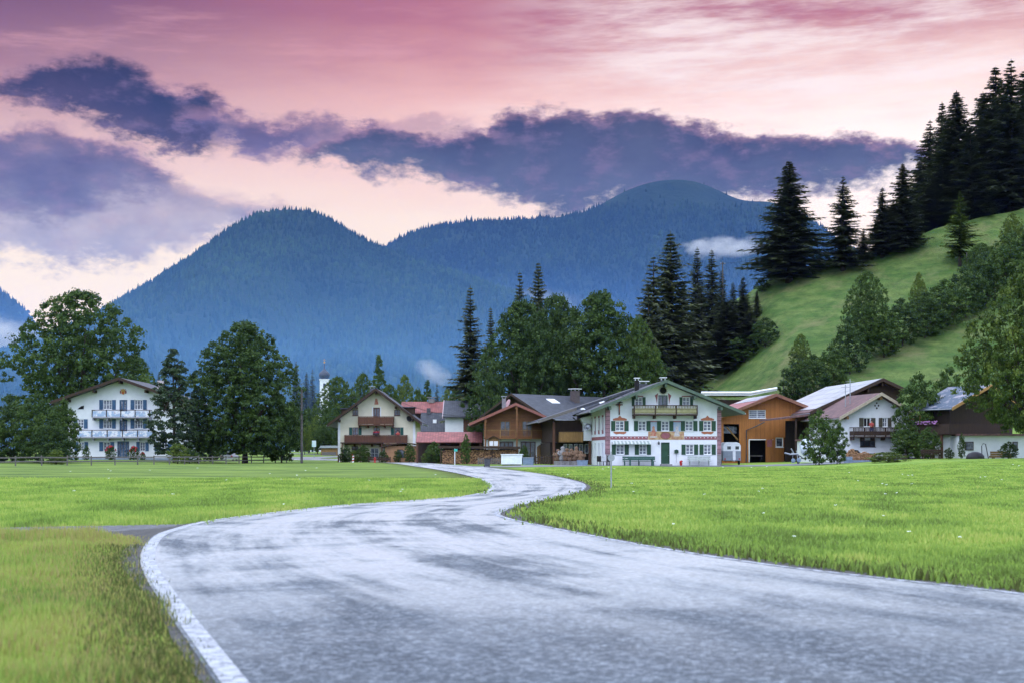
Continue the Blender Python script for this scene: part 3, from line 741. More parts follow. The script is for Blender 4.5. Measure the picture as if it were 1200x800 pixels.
# prototypes (unit height, crown half-width about as given); each is used as a real tree itself
P = {}
def rl(seed, n, rx, z0, z1, r_, rz=None):
    """random lobes inside an egg-shaped envelope"""
    q = random.Random(seed); out = []
    for i in range(n):
        u = (i + .5) / n; z = z0 + (z1 - z0) * u
        e = math.sin(math.pi * min(.97, max(.10, (u * .80 + .16)))) ** .7
        a = i * 2.4 + q.uniform(-.4, .4)
        k_ = rx * e * q.uniform(.45, .7)
        out.append((k_ * math.cos(a), k_ * math.sin(a), z, r_ * q.uniform(.8, 1.2) * (.55 + .45 * e), r_ * q.uniform(.8, 1.2) * (.55 + .45 * e), (rz or r_ * .75) * q.uniform(.8, 1.15)))
    return out
P['maple'] = make_broad('maple_tree', [(.07, .34), (.14, .44), (.3, .50), (.5, .48), (.68, .40), (.82, .29), (.92, .17), (.985, .04)], 1500, 36, .0110, .034, 1, L_DARK, trunk_r=.022, split=.12, bump=.2, hole=.26, flatz=.8, fill=.42)
P['ash'] = make_broad('ash_tree', [(.18, .24), (.28, .40), (.45, .49), (.6, .49), (.75, .42), (.87, .29), (.95, .16), (.99, .05)], 1300, 36, .0105, .032, 2, L_MID, trunk_r=.02, split=.2, limbs=11, bump=.2, hole=.30, depth=.6, flatz=.8, fill=.28)
P['loose'] = make_broad('loose_tree', [(.10, .22), (.22, .38), (.4, .42), (.6, .38), (.78, .26), (.9, .14), (.99, .03)], 800, 38, .0110, .034, 3, L_LIGHT, trunk_r=.02, split=.16, limbs=9, bump=.3, hole=.34, depth=.6, flatz=.8)
P['full'] = make_broad('leafy_tree', [(.13, .22), (.2, .40), (.3, .50), (.5, .49), (.68, .40), (.82, .28), (.92, .15), (.99, .03)], 1300, 38, .0105, .034, 11, L_OLD, trunk_r=.022, split=.12, bump=.26, hole=.30, flatz=.8, fill=.28)
P['poplar'] = make_broad('slender_tree', [(.1, .10), (.25, .17), (.5, .17), (.75, .12), (.9, .07), (.99, .02)], 190, 52, .0115, .036, 4, L_MID, trunk_r=.013, split=.2, limbs=8, bark=BARK_P, bump=.3, hole=.42)
P['shrub'] = make_broad('shrub', [(.05, .36), (.2, .48), (.45, .5), (.7, .42), (.87, .26), (.98, .08)], 230, 60, .020, .075, 5, L_MID, trunk_r=.02, split=.08, limbs=6, bump=.25, hole=.36)
P['bush'] = make_broad('dark_bush', [(.05, .38), (.2, .5), (.45, .5), (.7, .42), (.87, .26), (.98, .08)], 230, 60, .020, .075, 6, L_DARK, trunk_r=.02, split=.08, limbs=6, bump=.25, hole=.34)
P['lime'] = make_broad('bright_bush', [(.05, .42), (.25, .5), (.5, .48), (.75, .36), (.95, .1)], 190, 60, .021, .08, 7, L_LIGHT, trunk_r=.02, split=.08, limbs=6, bump=.25, hole=.34)
P['pine'] = make_broad('pine_tree', [(.08, .20), (.2, .27), (.4, .26), (.6, .20), (.8, .12), (.92, .06), (.99, .012)], 380, 62, .0105, .036, 8, L_PINE, trunk_r=.014, split=.6, limbs=12, bump=.34, hole=.42, flatz=.5, droop=.3)
P['larch'] = make_spruce('larch_tree', 40, .20, 40, 7, L_LIGHT, z0=.14, sparse=.15, droop=.1, tw=4)
P['spr1'] = make_spruce('spruce_tree', 31, .20, 54, 8)
P['spr2'] = make_spruce('spruce_tree', 32, .165, 50, 8, sparse=.1)
P['spr3'] = make_spruce('spruce_tree', 33, .135, 54, 8, sparse=.05)
P['spr4'] = make_spruce('spruce_tree', 34, .185, 44, 7, sparse=.18, droop=.34)
HALF_OLD = {'maple': .50, 'ash': .50, 'loose': .45, 'poplar': .205, 'shrub': .58, 'bush': .60, 'lime': .60, 'pine': .31, 'larch': .18, 'spr1': .19, 'spr2': .16, 'spr3': .13, 'spr4': .175}
HALF = {}
for k_, o_ in P.items():
    me_ = [c for c in o_.children if c.name.startswith('crown')][0].data
    cc = np.zeros(len(me_.vertices) * 3, np.float32); me_.vertices.foreach_get('co', cc); cc = cc.reshape(-1, 3)
    HALF[k_] = float(np.percentile(np.abs(cc[:, 0]), 98.8)); HT = float(np.percentile(cc[:, 2], 99.8))
    if HT < .985 or HT > 1.02:      # make the crown reach unit height
        cc[:, 2] *= 1 / HT; me_.vertices.foreach_set('co', cc.ravel()); me_.update()
used = set()
TREE_BOX = []
def plant(kind, px, ptop, X=None, Y=None, z=None, pbase=None, width=None, label=None, group=None, rot=None, cat=None, name=None, hill=False, y1=420, lift=0.0):
    """a tree whose top shows at ptop; width in photo pixels"""
    if hill: X, Y, z = on_ground(px, pbase, y1=y1)
    else:
        X = at(px, Y)
        if z is None: z = ghf(X, Y)
    H = (CAMH + (HZ - ptop) / F * Y) - z
    src = P[kind]
    if kind in used:
        o = src.copy(); COL.objects.link(o)
        for ch in list(src.children):
            c = ch.copy(); COL.objects.link(c); c.parent = o
    else: o = src; used.add(kind)
    sxy = H if width is None else (width / 2 / F * Y) / HALF[kind]
    o.location = (X, Y, z + lift); o.scale = (sxy, sxy, H)
    rr = random.Random(int(px * 7 + ptop * 13))
    o.rotation_euler = (0, 0, rr.random() * 6.28 if rot is None else rot)
    if name: o.name = name
    for k_ in ('group',):
        if k_ in o.keys() and not group: del o[k_]
    tag(o, label, cat or {'shrub': 'bush', 'bush': 'bush', 'lime': 'bush'}.get(kind, 'tree'), group)
    return o

# ------------------------------------------------------------------ trees of the left side
plant('ash', 92, 341, Y=214, z=.3, width=156, label='tall spreading ash tree rising behind the white three storey house', rot=1.0)
plant('ash', 158, 415, Y=232, z=.3, width=54, label='smaller light green tree behind the chimney of the three storey house')
plant('maple', 287, 377, Y=178, z=0, width=134, label='big round dark maple tree beside the tall pole', rot=.6)
plant('bush', 330, 462, Y=181, z=0, width=52, label='dark bush filling the gap between the round maple and the tall pole')
plant('pine', 204, 409, Y=172, z=.1, width=66, label='soft dark pine tree in front of the right corner of the three storey house')
plant('pine', 232, 452, Y=176, z=.1, width=44, label='short pine tree squeezed between the tall pine and the round maple')
plant('bush', 14, 462, Y=165, z=0, width=62, label='dark bush at the far left end of the garden hedge')
plant('shrub', 45, 461, Y=160, z=0, width=60, label='tall leafy bush in the middle of the left garden hedge')
plant('shrub', 74, 468, Y=163, z=0, width=40, label='slim leafy bush of the hedge just covering the house wall')
plant('bush', 60, 492, Y=156, z=0, width=46, label='low dark bush in front of the left garden hedge')
plant('shrub', -22, 470, Y=160, z=0, width=60, label='leafy bush cut by the left border of the view')
plant('lime', 66, 526, Y=152, z=0, width=22, label='small bright bush at the foot of the left garden hedge')
plant('shrub', 101, 521, Y=183, z=.3, width=9, label='tiny upright shrub against the white wall of the three storey house')
plant('lime', 208, 519, Y=166, z=.1, width=26, label='low light green bush under the tall soft pine')
plant('shrub', 222, 525, Y=168, z=.1, width=26, label='low bush by the garden fence between pine and maple')
plant('spr3', 186, 436, Y=238, z=.3, width=18, label='thin dark spruce peeping out behind the chimney of the three storey house')
plant('bush', 246, 490, Y=186, z=0, width=34, label='dark bush behind the trunk of the short pine')
# trees around the church and behind the cream house
for i, (k_, px, pt, wd, Y, lb) in enumerate([
    ('spr1', 347, 424, 22, 520, 'far blue spruce beside the right edge of the round maple'),
    ('spr1', 359, 436, 20, 540, 'far blue spruce next to the church tower, the shorter one'),
    ('spr2', 366, 433, 18, 500, 'far blue spruce standing left of the church tower'),
    ('shrub', 362, 478, 30, 340, 'round pale tree between the tall pole and the church'),
    ('loose', 357, 494, 20, 300, 'small yellow green tree just right of the tall pole'),
    ('ash', 396, 441, 54, 330, 'leafy tree partly covering the church tower'),
    ('ash', 425, 437, 34, 345, 'leafy tree right behind the ridge of the cream house'),
    ('poplar', 444, 416, 24, 320, 'slender tall tree rising over the roof of the cream house'),
    ('loose', 474, 440, 42, 360, 'light leafy tree behind the right roof slope of the cream house'),
    ('poplar', 501, 445, 18, 350, 'slender tree above the red tiled roof'),
    ('spr2', 512, 449, 16, 400, 'far conifer above the red tiled roof'),
    ('loose', 524, 456, 30, 380, 'low light tree above the dark slate roof'),
    ('ash', 381, 498, 36, 305, 'tree at the roadside left of the cream house'),
    ('bush', 404, 488, 30, 300, 'dark tree close behind the left eave of the cream house'),
    ('ash', 340, 470, 30, 360, 'tree behind the tall pole'),
    ('shrub', 410, 470, 34, 340, 'round tree between the church tower and the cream house')]):
    plant(k_, px, pt, Y=Y, width=wd, label=lb)
for k_, px, pt, wd, Y, lb in [('ash', 456, 450, 34, 335, 'leafy tree at the right roof slope of the cream house, lower than its neighbours'), ('shrub', 490, 456, 34, 300, 'round tree directly above the red roof beside its chimney'), ('ash', 536, 452, 30, 330, 'leafy tree between the slate roof and the tall dark spruce'),
                          ('loose', 372, 486, 26, 320, 'pale tree below the church nave'), ('shrub', 388, 470, 34, 310, 'dense tree just below the church tower')]: plant(k_, px, pt, Y=Y, width=wd, label=lb)
# broad group behind the wooden houses
plant('maple', 612, 352, Y=222, z=.3, width=112, label='huge round broadleaf tree behind the brown wooden house', rot=2.2)
plant('maple', 702, 342, Y=226, z=.3, width=136, label='huge broadleaf tree behind the dark barn roof, tallest of the round crowns', rot=4.0)
plant('maple', 652, 345, Y=238, z=.3, width=96, label='broadleaf tree between and behind the two huge round trees', rot=5.2)
plant('ash', 748, 372, Y=224, z=.3, width=60, label='broadleaf tree filling in beside the painted farmhouse gable')
plant('bush', 575, 420, Y=214, z=.3, width=50, label='low dark tree between the spruces and the slate roof')
for i, (k_, px, pt, wd, Y, lb) in enumerate([
    ('spr2', 551, 338, 44, 236, 'tall dark spruce standing left of the huge round trees'),
    ('spr3', 575, 362, 26, 250, 'shorter spruce tucked behind the tall dark one left of the round trees'),
    ('spr2', 609, 320, 34, 262, 'left one of the two spruce tips above the round crowns'),
    ('spr1', 631, 309, 40, 262, 'right one of the two spruce tips above the round crowns'),
    ('spr1', 786, 275, 70, 250, 'tallest spruce of the clump at the foot of the hill'),
    ('spr4', 766, 302, 62, 244, 'wide spruce in front of the tallest one in the hill foot clump'),
    ('spr2', 760, 330, 40, 236, 'spruce touching the right side of the huge round crowns')]):
    plant(k_, px, pt, Y=Y, z=.5, width=wd * 1.35, label=lb)
for i, (k_, px, pt, pb, wd, lb) in enumerate([
    ('spr2', 817, 292, 446, 36, 'spruce right of the tallest one in the hill foot clump'),
    ('spr2', 834, 294, 440, 34, 'spruce left of the wooden mast in the hill foot clump'),
    ('spr3', 846, 318, 436, 26, 'narrow spruce directly behind the wooden mast'),
    ('spr3', 859, 332, 425, 24, 'narrow spruce right of the wooden mast'),
    ('spr2', 871, 325, 410, 30, 'rightmost tall spruce of the hill foot clump'),
    ('spr4', 822, 340, 450, 44, 'spruce low in front of the hill foot clump, left part'),
    ('spr1', 852, 352, 436, 42, 'spruce low in front of the hill foot clump, right part'),
    ('spr4', 880, 362, 412, 34, 'short spruce at the right edge of the hill foot clump'),
    ('spr2', 800, 330, 456, 40, 'spruce between the tallest one and the slope in the hill foot clump'),
    ('spr3', 887, 340, 372, 10, 'tiny spruce alone on the meadow edge left of the big hilltop spruce')]):
    plant(k_, px, pt, pbase=pb, hill=True, width=wd * 1.3, label=lb)
plant('bush', 897, 372, pbase=408, hill=True, width=34, label='dark bush ending the hill foot clump on the meadow')
plant('bush', 872, 392, pbase=424, hill=True, width=40, label='dark bush below the rightmost spruce of the hill foot clump')
plant('bush', 893, 326, pbase=342, hill=True, width=20, label='small bush at the foot of the big hilltop spruce, left side')
# hilltop
plant('spr1', 925, 190, pbase=330, hill=True, width=74, label='big lone spruce at the left end of the hilltop')
plant('spr4', 988, 208, pbase=316, hill=True, width=56, label='second lone spruce on the hilltop with sky between its branches')
plant('bush', 962, 292, pbase=317, hill=True, width=24, label='dark bush between the two lone hilltop spruces')
plant('spr2', 1012, 268, pbase=308, hill=True, width=20, label='small spruce between the second lone spruce and the dark forest')
plant('spr2', 1034, 221, pbase=301, hill=True, width=40, label='front spruce at the left edge of the hilltop forest')
plant('spr1', 1058, 193, pbase=294, hill=True, width=48, label='pointed spruce second from the edge of the hilltop forest')
ff = [(1046, 240, 297, 30), (1078, 190, 285, 36), (1090, 143, 283, 44), (1104, 122, 280, 36), (1121, 109, 276, 48), (1137, 150, 272, 36), (1112, 170, 278, 40), (1070, 225, 290, 34),
      (1152, 110, 268, 44), (1167, 80, 264, 50), (1185, 72, 262, 52), (1201, 84, 258, 52), (1176, 120, 262, 48), (1157, 150, 267, 44), (1140, 190, 272, 44), (1130, 215, 274, 40), (1194, 130, 259, 50),
      (1216, 78, 255, 54), (1232, 95, 252, 54), (1208, 150, 256, 50), (1096, 215, 282, 40), (1086, 240, 285, 34), (1182, 178, 261, 48), (1162, 205, 266, 44), (1222, 170, 254, 50), (1250, 110, 250, 54), (1116, 235, 277, 34), (1148, 160, 270, 46), (1128, 165, 275, 44), (1171, 140, 264, 48), (1105, 195, 280, 42), (1190, 155, 260, 48), (1150, 225, 270, 40), (1198, 215, 259, 44), (1085, 250, 286, 34)]
for i, (px, pt, pb, wd) in enumerate(ff):
    z_ = 1.0
    Yf = 306 + (i * 37 % 46)
    X_f = at(px, Yf); zf = ghf(X_f, Yf)
    plant(('spr1', 'spr2', 'spr4', 'spr3')[i % 4 if i % 4 != 3 else 1], px, pt, Y=Yf, z=zf, width=wd * 1.6, label='tall nearly black spruce packed inside the hilltop forest', group='spruces of the hilltop forest')
plant('larch', 1125, 225, pbase=312, hill=True, width=44, label='yellow green larch standing alone before the hilltop forest')
# hedge band running up the slope and trees on the meadow
hb = [(938, 392, 452, 30, 'loose', 'pale upright tree at the lower end of the slope hedge'),
      (930, 425, 470, 34, 'bush', 'dark bush at the lower left end of the slope hedge'), (952, 415, 468, 40, 'bush', 'bush second from the lower end of the slope hedge'),
      (975, 405, 455, 42, 'shrub', 'bush above the solar roof in the slope hedge'), (996, 372, 438, 44, 'bush', 'bush left of the tall pale tree in the slope hedge'),
      (1016, 318, 424, 48, 'ash', 'tall pale green tree in the middle of the slope hedge'), (1036, 362, 418, 44, 'shrub', 'bush right of the tall pale tree in the slope hedge'),
      (1058, 350, 405, 46, 'bush', 'dark bush below the small yellow tree on the slope'), (1077, 320, 385, 24, 'loose', 'small yellow green tree sticking out of the slope hedge'),
      (1084, 342, 396, 46, 'bush', 'wide dark bush in the upper half of the slope hedge'), (1108, 328, 384, 48, 'shrub', 'wide bush beside the lone larch in the slope hedge'),
      (1132, 312, 372, 50, 'bush', 'dark bush under the lone larch in the slope hedge'), (1156, 296, 360, 50, 'bush', 'big bush near the upper end of the slope hedge'),
      (1180, 276, 346, 52, 'shrub', 'big bush at the upper end of the slope hedge'), (1204, 262, 334, 56, 'bush', 'bush where the slope hedge leaves the view'),
      (1150, 285, 330, 36, 'ash', 'pale bush growing above the upper slope hedge'), (1187, 250, 306, 34, 'loose', 'pale small tree on the meadow just below the hilltop forest'),
      (1230, 250, 326, 56, 'bush', 'bush beyond the end of the slope hedge')]
for px, pt, pb, wd, k_, lb in hb: plant(k_, px, pt, pbase=pb, hill=True, width=wd * 1.05, label=lb)
# right side, near the houses
plant('full', 1209, 306, Y=138, width=144, label='big yellow green tree at the right border in front of the timber house', rot=2.0)
plant('shrub', 1078, 438, Y=153, width=62, label='round green bush between the white house and the timber house')
plant('shrub', 1112, 430, Y=182, width=54, label='green bush directly behind the timber house roof')
plant('shrub', 1064, 497, Y=150, width=38, label='low round bush in front of the right end of the white balcony house')
plant('shrub', 1088, 500, Y=147, width=30, label='bush with vines at the left corner of the timber house')
plant('lime', 1040, 529, Y=140, width=46, label='low flat light green bush by the garden fence of the white balcony house')
plant('shrub', 960, 480, Y=141, width=40, label='small dense tree beside the round tank trailer', rot=1.3)
plant('shrub', 981, 492, Y=142, width=26, label='small dense tree touching the left wall of the white balcony house')
plant('shrub', 1182, 517, Y=140, width=22, label='small bush at the foot of the big yellow green tree')
# front garden of the cream house
for px, pt, wd, k_, lb in [(404, 525, 10, 'spr3', 'tiny dark conifer at the left corner of the cream house'), (405, 521, 16, 'bush', 'dark bush left of the round bush before the cream house'), (414, 527, 12, 'lime', 'small yellow bush behind the red and white marker post'),
                           (425, 521, 19, 'shrub', 'round green bush in the middle of the cream house garden'), (429, 530, 13, 'lime', 'low yellow green bush under the round bush of the cream house'),
                           (449, 527, 13, 'bush', 'dark bush right of the arched door of the cream house'), (480, 519, 14, 'shrub', 'ball shaped little tree in front of the terracotta annexe'), (466, 526, 10, 'bush', 'dark red bush before the terracotta annexe'),
                           (498, 530, 9, 'lime', 'small yellow flowering bush beside the carport post'), (509, 517, 22, 'shrub', 'tall green bush between the carport and the firewood stack'),
                           (515, 522, 16, 'bush', 'dark bush at the left end of the firewood stack'), (546, 508, 12, 'shrub', 'small tree growing behind the firewood stack'), (614, 521, 13, 'shrub', 'round bush right of the firewood stack by the wooden house')]:
    plant(k_, px, pt, Y=176 if px < 520 and px > 490 else (187.4 if px < 490 else 160), z=0, width=wd, label=lb)
# ------------------------------------------------------------------ foreground and meadow grass
BL = bpy.data.materials.new('grass_blades'); BL.use_nodes = True
t = NT(BL.node_tree); p = t.n['Principled BSDF']; atn = t.new('ShaderNodeAttribute', attribute_name='tint')
c = t.ramp(atn.outputs['Fac'], [(0, (.085, .085, .028)), (.12, (.12, .16, .038)), (.25, (.20, .31, .06)), (.6, (.31, .43, .08)), (.8, (.44, .50, .12)), (.9, (.34, .32, .09)), (1, (.40, .31, .14))])
t.put(p.inputs['Base Color'], c); p.inputs['Roughness'].default_value = .6; p.inputs['Specular IOR Level'].default_value = .25
tr = t.new('ShaderNodeBsdfTranslucent'); t.put(tr.inputs[0], c); mx = t.new('ShaderNodeMixShader'); mx.inputs[0].default_value = .3
t.l.new(p.outputs[0], mx.inputs[1]); t.l.new(tr.outputs[0], mx.inputs[2]); t.l.new(mx.outputs[0], t.n['Material Output'].inputs[0])
def grass(name, X, Y, h, w_, tint, seed, bend=.35):
    r_ = np.random.RandomState(seed); n = len(X)
    a = r_.rand(n) * 6.283; Z = gh(X, Y) if Y.max() > 30 else np.zeros(n)
    h = h * r_.uniform(.5, 1.25, n); w_ = w_ * r_.uniform(.7, 1.3, n)
    dx, dy = np.cos(a), np.sin(a); la = r_.rand(n) * 6.283; lb = r_.uniform(0, bend, n) * h
    lx, ly = np.cos(la) * lb, np.sin(la) * lb
    b0 = np.stack([X - dx * w_, Y - dy * w_, Z - .01], 1); b1 = np.stack([X + dx * w_, Y + dy * w_, Z - .01], 1)
    m1 = np.stack([X + lx * .35 + dx * w_ * .75, Y + ly * .35 + dy * w_ * .75, Z + h * .55], 1); m0 = np.stack([X + lx * .35 - dx * w_ * .75, Y + ly * .35 - dy * w_ * .75, Z + h * .55], 1)
    tp = np.stack([X + lx, Y + ly, Z + h], 1)
    V = np.stack([b0, b1, m1, m0, tp], 1).reshape(-1, 3)
    k_ = np.arange(n)[:, None] * 5
    T3 = np.concatenate([k_ + np.array([[0, 1, 2]]), k_ + np.array([[0, 2, 3]]), k_ + np.array([[3, 2, 4]])], 0)
    o = np_mesh(name, V, T3, BL, tint=np.repeat(tint, 5), tris=True)
    return o
r_ = np.random.RandomState(5)
def scatter(n, y0, y1, pw, px0, px1):
    Y = y0 + (y1 - y0) * r_.rand(n) ** pw; px = r_.uniform(px0, px1, n); return (px - 600) / F * Y, Y
DRV = np.vstack([dA, dB[::-1]]); SH = np.vstack([offs(Ls, jl * .8), offs(Rs, -jr * .8)[::-1]])
def ok_mask(X, Y):
    q_ = .02 + .006 * np.minimum(Y, 40); X = X + r_.normal(size=len(X)) * q_; Y = Y + r_.normal(size=len(X)) * q_
    return ~inpoly(X, Y, SH) & ~inpoly(X, Y, DRV) & ~inpoly(X, Y, np.vstack([yA, yB[::-1]]))
def gtint(X, Y, n):
    tt = .46 + 1.0 * (fbm(X * .9, Y * .45, 4) - .5) + r_.uniform(-.2, .2, n)
    d = np.minimum(dist_line(X, Y, Ls[::3]), dist_line(X, Y, Rs[::3]))
    return np.clip(tt, .17, .82), d
# near left verge
X, Y = scatter(175000, 7.0, 25, 1.0, -220, 330); k_ = ok_mask(X, Y) & (X < -1); X, Y = X[k_], Y[k_]
tt, d = gtint(X, Y, len(X))
dryness = np.exp(-d / .8) + .8 * np.exp(-((Y - 22.5) / 1.6) ** 2) * (X > -9) * sst(-10, -6.5, X)
isdry = r_.rand(len(X)) < np.clip(dryness * .75 + .22 + .5 * (fbm(X * .8 + 5, Y * .8, 3) - .45), 0, .85); tt = np.where(isdry, r_.uniform(.82, 1, len(X)), tt); tt = np.where(r_.rand(len(X)) < np.clip(.95 - d / .9, 0, .7) * (Y < 21), r_.uniform(0, .14, len(X)), tt)
hh = (.15 + .06 * sst(-5, -9, X)) * (.25 + 1.5 * fbm(X * 1.6, Y * 1.2, 3) ** 1.5) * np.clip(.45 + d * .5, .45, 1)
o = grass('grass', X, Y, hh, np.full(len(X), .0055), tt, 1); tag(o, 'long grass of the roadside verge close to the camera, partly dried', 'grass', kind='stuff')
# near right meadow
X, Y = scatter(290000, 12, 130, 2.2, 560, 1400); k_ = ok_mask(X, Y) & (X > -1.5) & ((Y < 50) | (X > np.interp(Y, [50, 65, 90, 112, 140], [3, 3.3, 2.3, .4, 5]))); X, Y = X[k_], Y[k_]
tt, d = gtint(X, Y, len(X))
tt = np.where(r_.rand(len(X)) < np.clip(.9 - d / 1.3, 0, .7), r_.uniform(0, .25, len(X)), tt)
o = grass('meadow_grass', X, Y, np.clip(1.15 - Y / 150, .3, 1) * .115 * (.4 + 1.1 * fbm(X * 1.6, Y * 1.0, 3)), .009 + Y * .0006, tt, 2); tag(o, 'bright green meadow grass right of the road', 'grass', kind='stuff')
# left meadow
X, Y = scatter(130000, 25, 74, 1.3, -60, 600); k_ = ok_mask(X, Y) & ((X < -1.5) | (Y > 45)); X, Y = X[k_], Y[k_]
k_ = X < np.interp(Y, [25, 44, 51, 60, 75, 97, 137], [-6, -1.6, -.9, -.9, -1.9, -4.2, -9]) + .1; X, Y = X[k_], Y[k_]
tt, d = gtint(X, Y, len(X))
o = grass('meadow_grass', X, Y, .10 * (.5 + .9 * fbm(X * .5, Y * .5, 3)), .006 + Y * .0003, tt, 3); tag(o, 'bright green meadow grass left of the road', 'grass', kind='stuff')
# clover and umbel flowers
FW = mat('white_flowers', (.75, .78, .72), (.5, .6, .45), .8, 5)
Vs = []; Q3 = []
for side in (0, 1):
    n = 40 if side else 22
    X, Y = scatter(n, 20 if side else 28, 120, 1.4, 620 if side else 0, 1200 if side else 520)
    k_ = ok_mask(X, Y); X, Y = X[k_], Y[k_]
    for x, y in zip(X, Y):
        z = ghf(x, y) + random.Random(int(x * 999)).uniform(.12, .2); s_ = .007 + .00016 * y
        for j in range(5):
            ox, oy, oz = r_.uniform(-2.5, 2.5, 3) * s_; b = len(Vs)
            Vs += [(x + ox - s_, y + oy, z + oz * .3), (x + ox, y + oy - s_, z + oz * .3), (x + ox + s_, y + oy, z + oz * .3 + s_ * .5), (x + ox, y + oy + s_, z + oz * .3 + s_)]
            Q3.append((b, b + 1, b + 2, b + 3))
o = np_mesh('meadow_flowers', Vs, Q3, FW); tag(o, 'scattered white clover and umbel flowers in the meadows', 'flowers', kind='stuff')
# ------------------------------------------------------------------ building kit
PLW = mat('white_plaster', (.74, .76, .80), (.62, .64, .68), .9, 1.2, 6, .01, 14, lo=.3, hi=.8)
PLC = mat('cream_plaster', (.72, .68, .54), (.60, .56, .44), .9, 1.2, 6, .01, 14, lo=.3, hi=.8)
TERRA = mat('terracotta_plaster', (.42, .24, .13), (.33, .18, .10), .9, 2, 5)
WD = mat('dark_timber', (.06, .035, .022), (.032, .02, .014), .75, 3, 5, .01, 20, stretch=(4, 4, .5), extra=planks(.18, 'X'))
WDY = mat('dark_timber_boards', (.055, .034, .024), (.03, .02, .014), .75, 3, 5, stretch=(4, 4, .5), extra=planks(.18, 'Y'))
WB = mat('brown_larch_boards', (.25, .115, .045), (.18, .078, .03), .7, 3, 5, .01, 20, stretch=(.6, .6, 4), extra=planks(.19, 'Z', .5))
WR = mat('reddish_boards', (.14, .06, .035), (.09, .04, .024), .7, 3, 5, stretch=(4, 4, .5), extra=planks(.14, 'X', .6))
WO = mat('orange_stained_boards', (.42, .165, .045), (.33, .125, .032), .7, 2, 5, .01, 20, stretch=(4, 4, .4), extra=planks(.22, 'X', .4))
WH = mat('honey_wood', (.32, .19, .07), (.22, .125, .045), .7, 3, 5, stretch=(4, 4, .6), extra=planks(.2, 'X', .45))
WG = mat('weathered_grey_wood', (.17, .155, .145), (.09, .08, .075), .9, 3, 5, stretch=(.6, 4, 4))
GRN = mat('green_painted_wood', (.025, .075, .042), (.018, .055, .032), .55, 3, 4, extra=None)
GRV2 = mat('sage_green_board', (.085, .125, .095), (.06, .09, .07), .6, 3, 4)
TEAL = mat('teal_shutter', (.02, .10, .085), (.015, .07, .06), .6, 3, 4)
BLUE = mat('blue_painted_wood', (.05, .12, .22), (.035, .08, .16), .6, 3, 4)
RT = mat('red_roof_tiles', (.34, .115, .105), (.22, .08, .075), .7, 1.2, 5, extra=tiles(.3, .34, (.09, .035, .035), .6))
RTB = mat('brown_red_roof_tiles', (.20, .105, .10), (.12, .07, .07), .7, 1.2, 5, extra=tiles(.3, .34, (.05, .03, .03), .6))
SL = mat('dark_slate_roof', (.070, .075, .090), (.04, .043, .055), .55, 1.5, 5, extra=tiles(.3, .34, (.02, .022, .03), .6))
SLL = mat('worn_grey_roof', (.20, .205, .23), (.10, .10, .12), .6, 2.5, 6, extra=tiles(.3, .34, (.05, .05, .06), .5))
SOL = mat('solar_panels', (.62, .62, .66), (.52, .52, .57), .28, 2, 3, spec=.9, extra=tiles(1.0, 1.65, (.12, .12, .13), .45))  # pale base colour carries the sky reflection of the panels
MTL = mat('zinc_metal', (.40, .42, .45), (.28, .30, .33), .4, 4, 4, metal=.7)
WHT = mat('white_metal', (.78, .80, .82), (.66, .68, .70), .4, 4, 4)
GLASS = mat('window_glass', (.035, .042, .055), (.10, .11, .14), .12, 2.5, 2, spec=.7, lo=.45, hi=.6)
GLASSB = mat('curtained_glass', (.20, .22, .28), (.07, .08, .11), .2, 3.5, 3, spec=.6, lo=.42, hi=.58)
BLK = mat('black_void', (.012, .012, .013), (.02, .018, .016), .9, 3)
ROSE = mat('faded_red_paint', (.30, .11, .12), (.22, .085, .10), .85, 4, 5)
ROSEL = mat('pink_stone_paint', (.40, .24, .27), (.28, .15, .18), .85, 6, 5, extra=planks(.42, 'Z', .7))
ORN = mat('ornament_terracotta', (.42, .17, .09), (.30, .10, .07), .85, 8, 5)
OCH = mat('fresco_ochre', (.50, .36, .20), (.36, .19, .12), .9, 2.4, 5, lo=.4, hi=.6)
SKYF = mat('fresco_blue', (.25, .38, .55), (.42, .45, .5), .9, 2.5, 5)
FIGR = mat('fresco_red', (.38, .10, .08), (.5, .3, .2), .9, 5, 5)
FIGW = mat('fresco_white', (.62, .58, .52), (.4, .36, .4), .9, 5, 5)
CHM = mat('chimney_metal', (.10, .105, .12), (.06, .06, .07), .5, 4, 4, metal=.3)
STONE = mat('grey_stone', (.26, .25, .25), (.17, .165, .165), .9, 5, 5, .01, 30)
GOLD = mat('gold_paint', (.55, .34, .06), (.4, .2, .04), .5, 6, 4)
REDP = mat('red_enamel', (.45, .03, .03), (.35, .02, .02), .4, 6, 3)

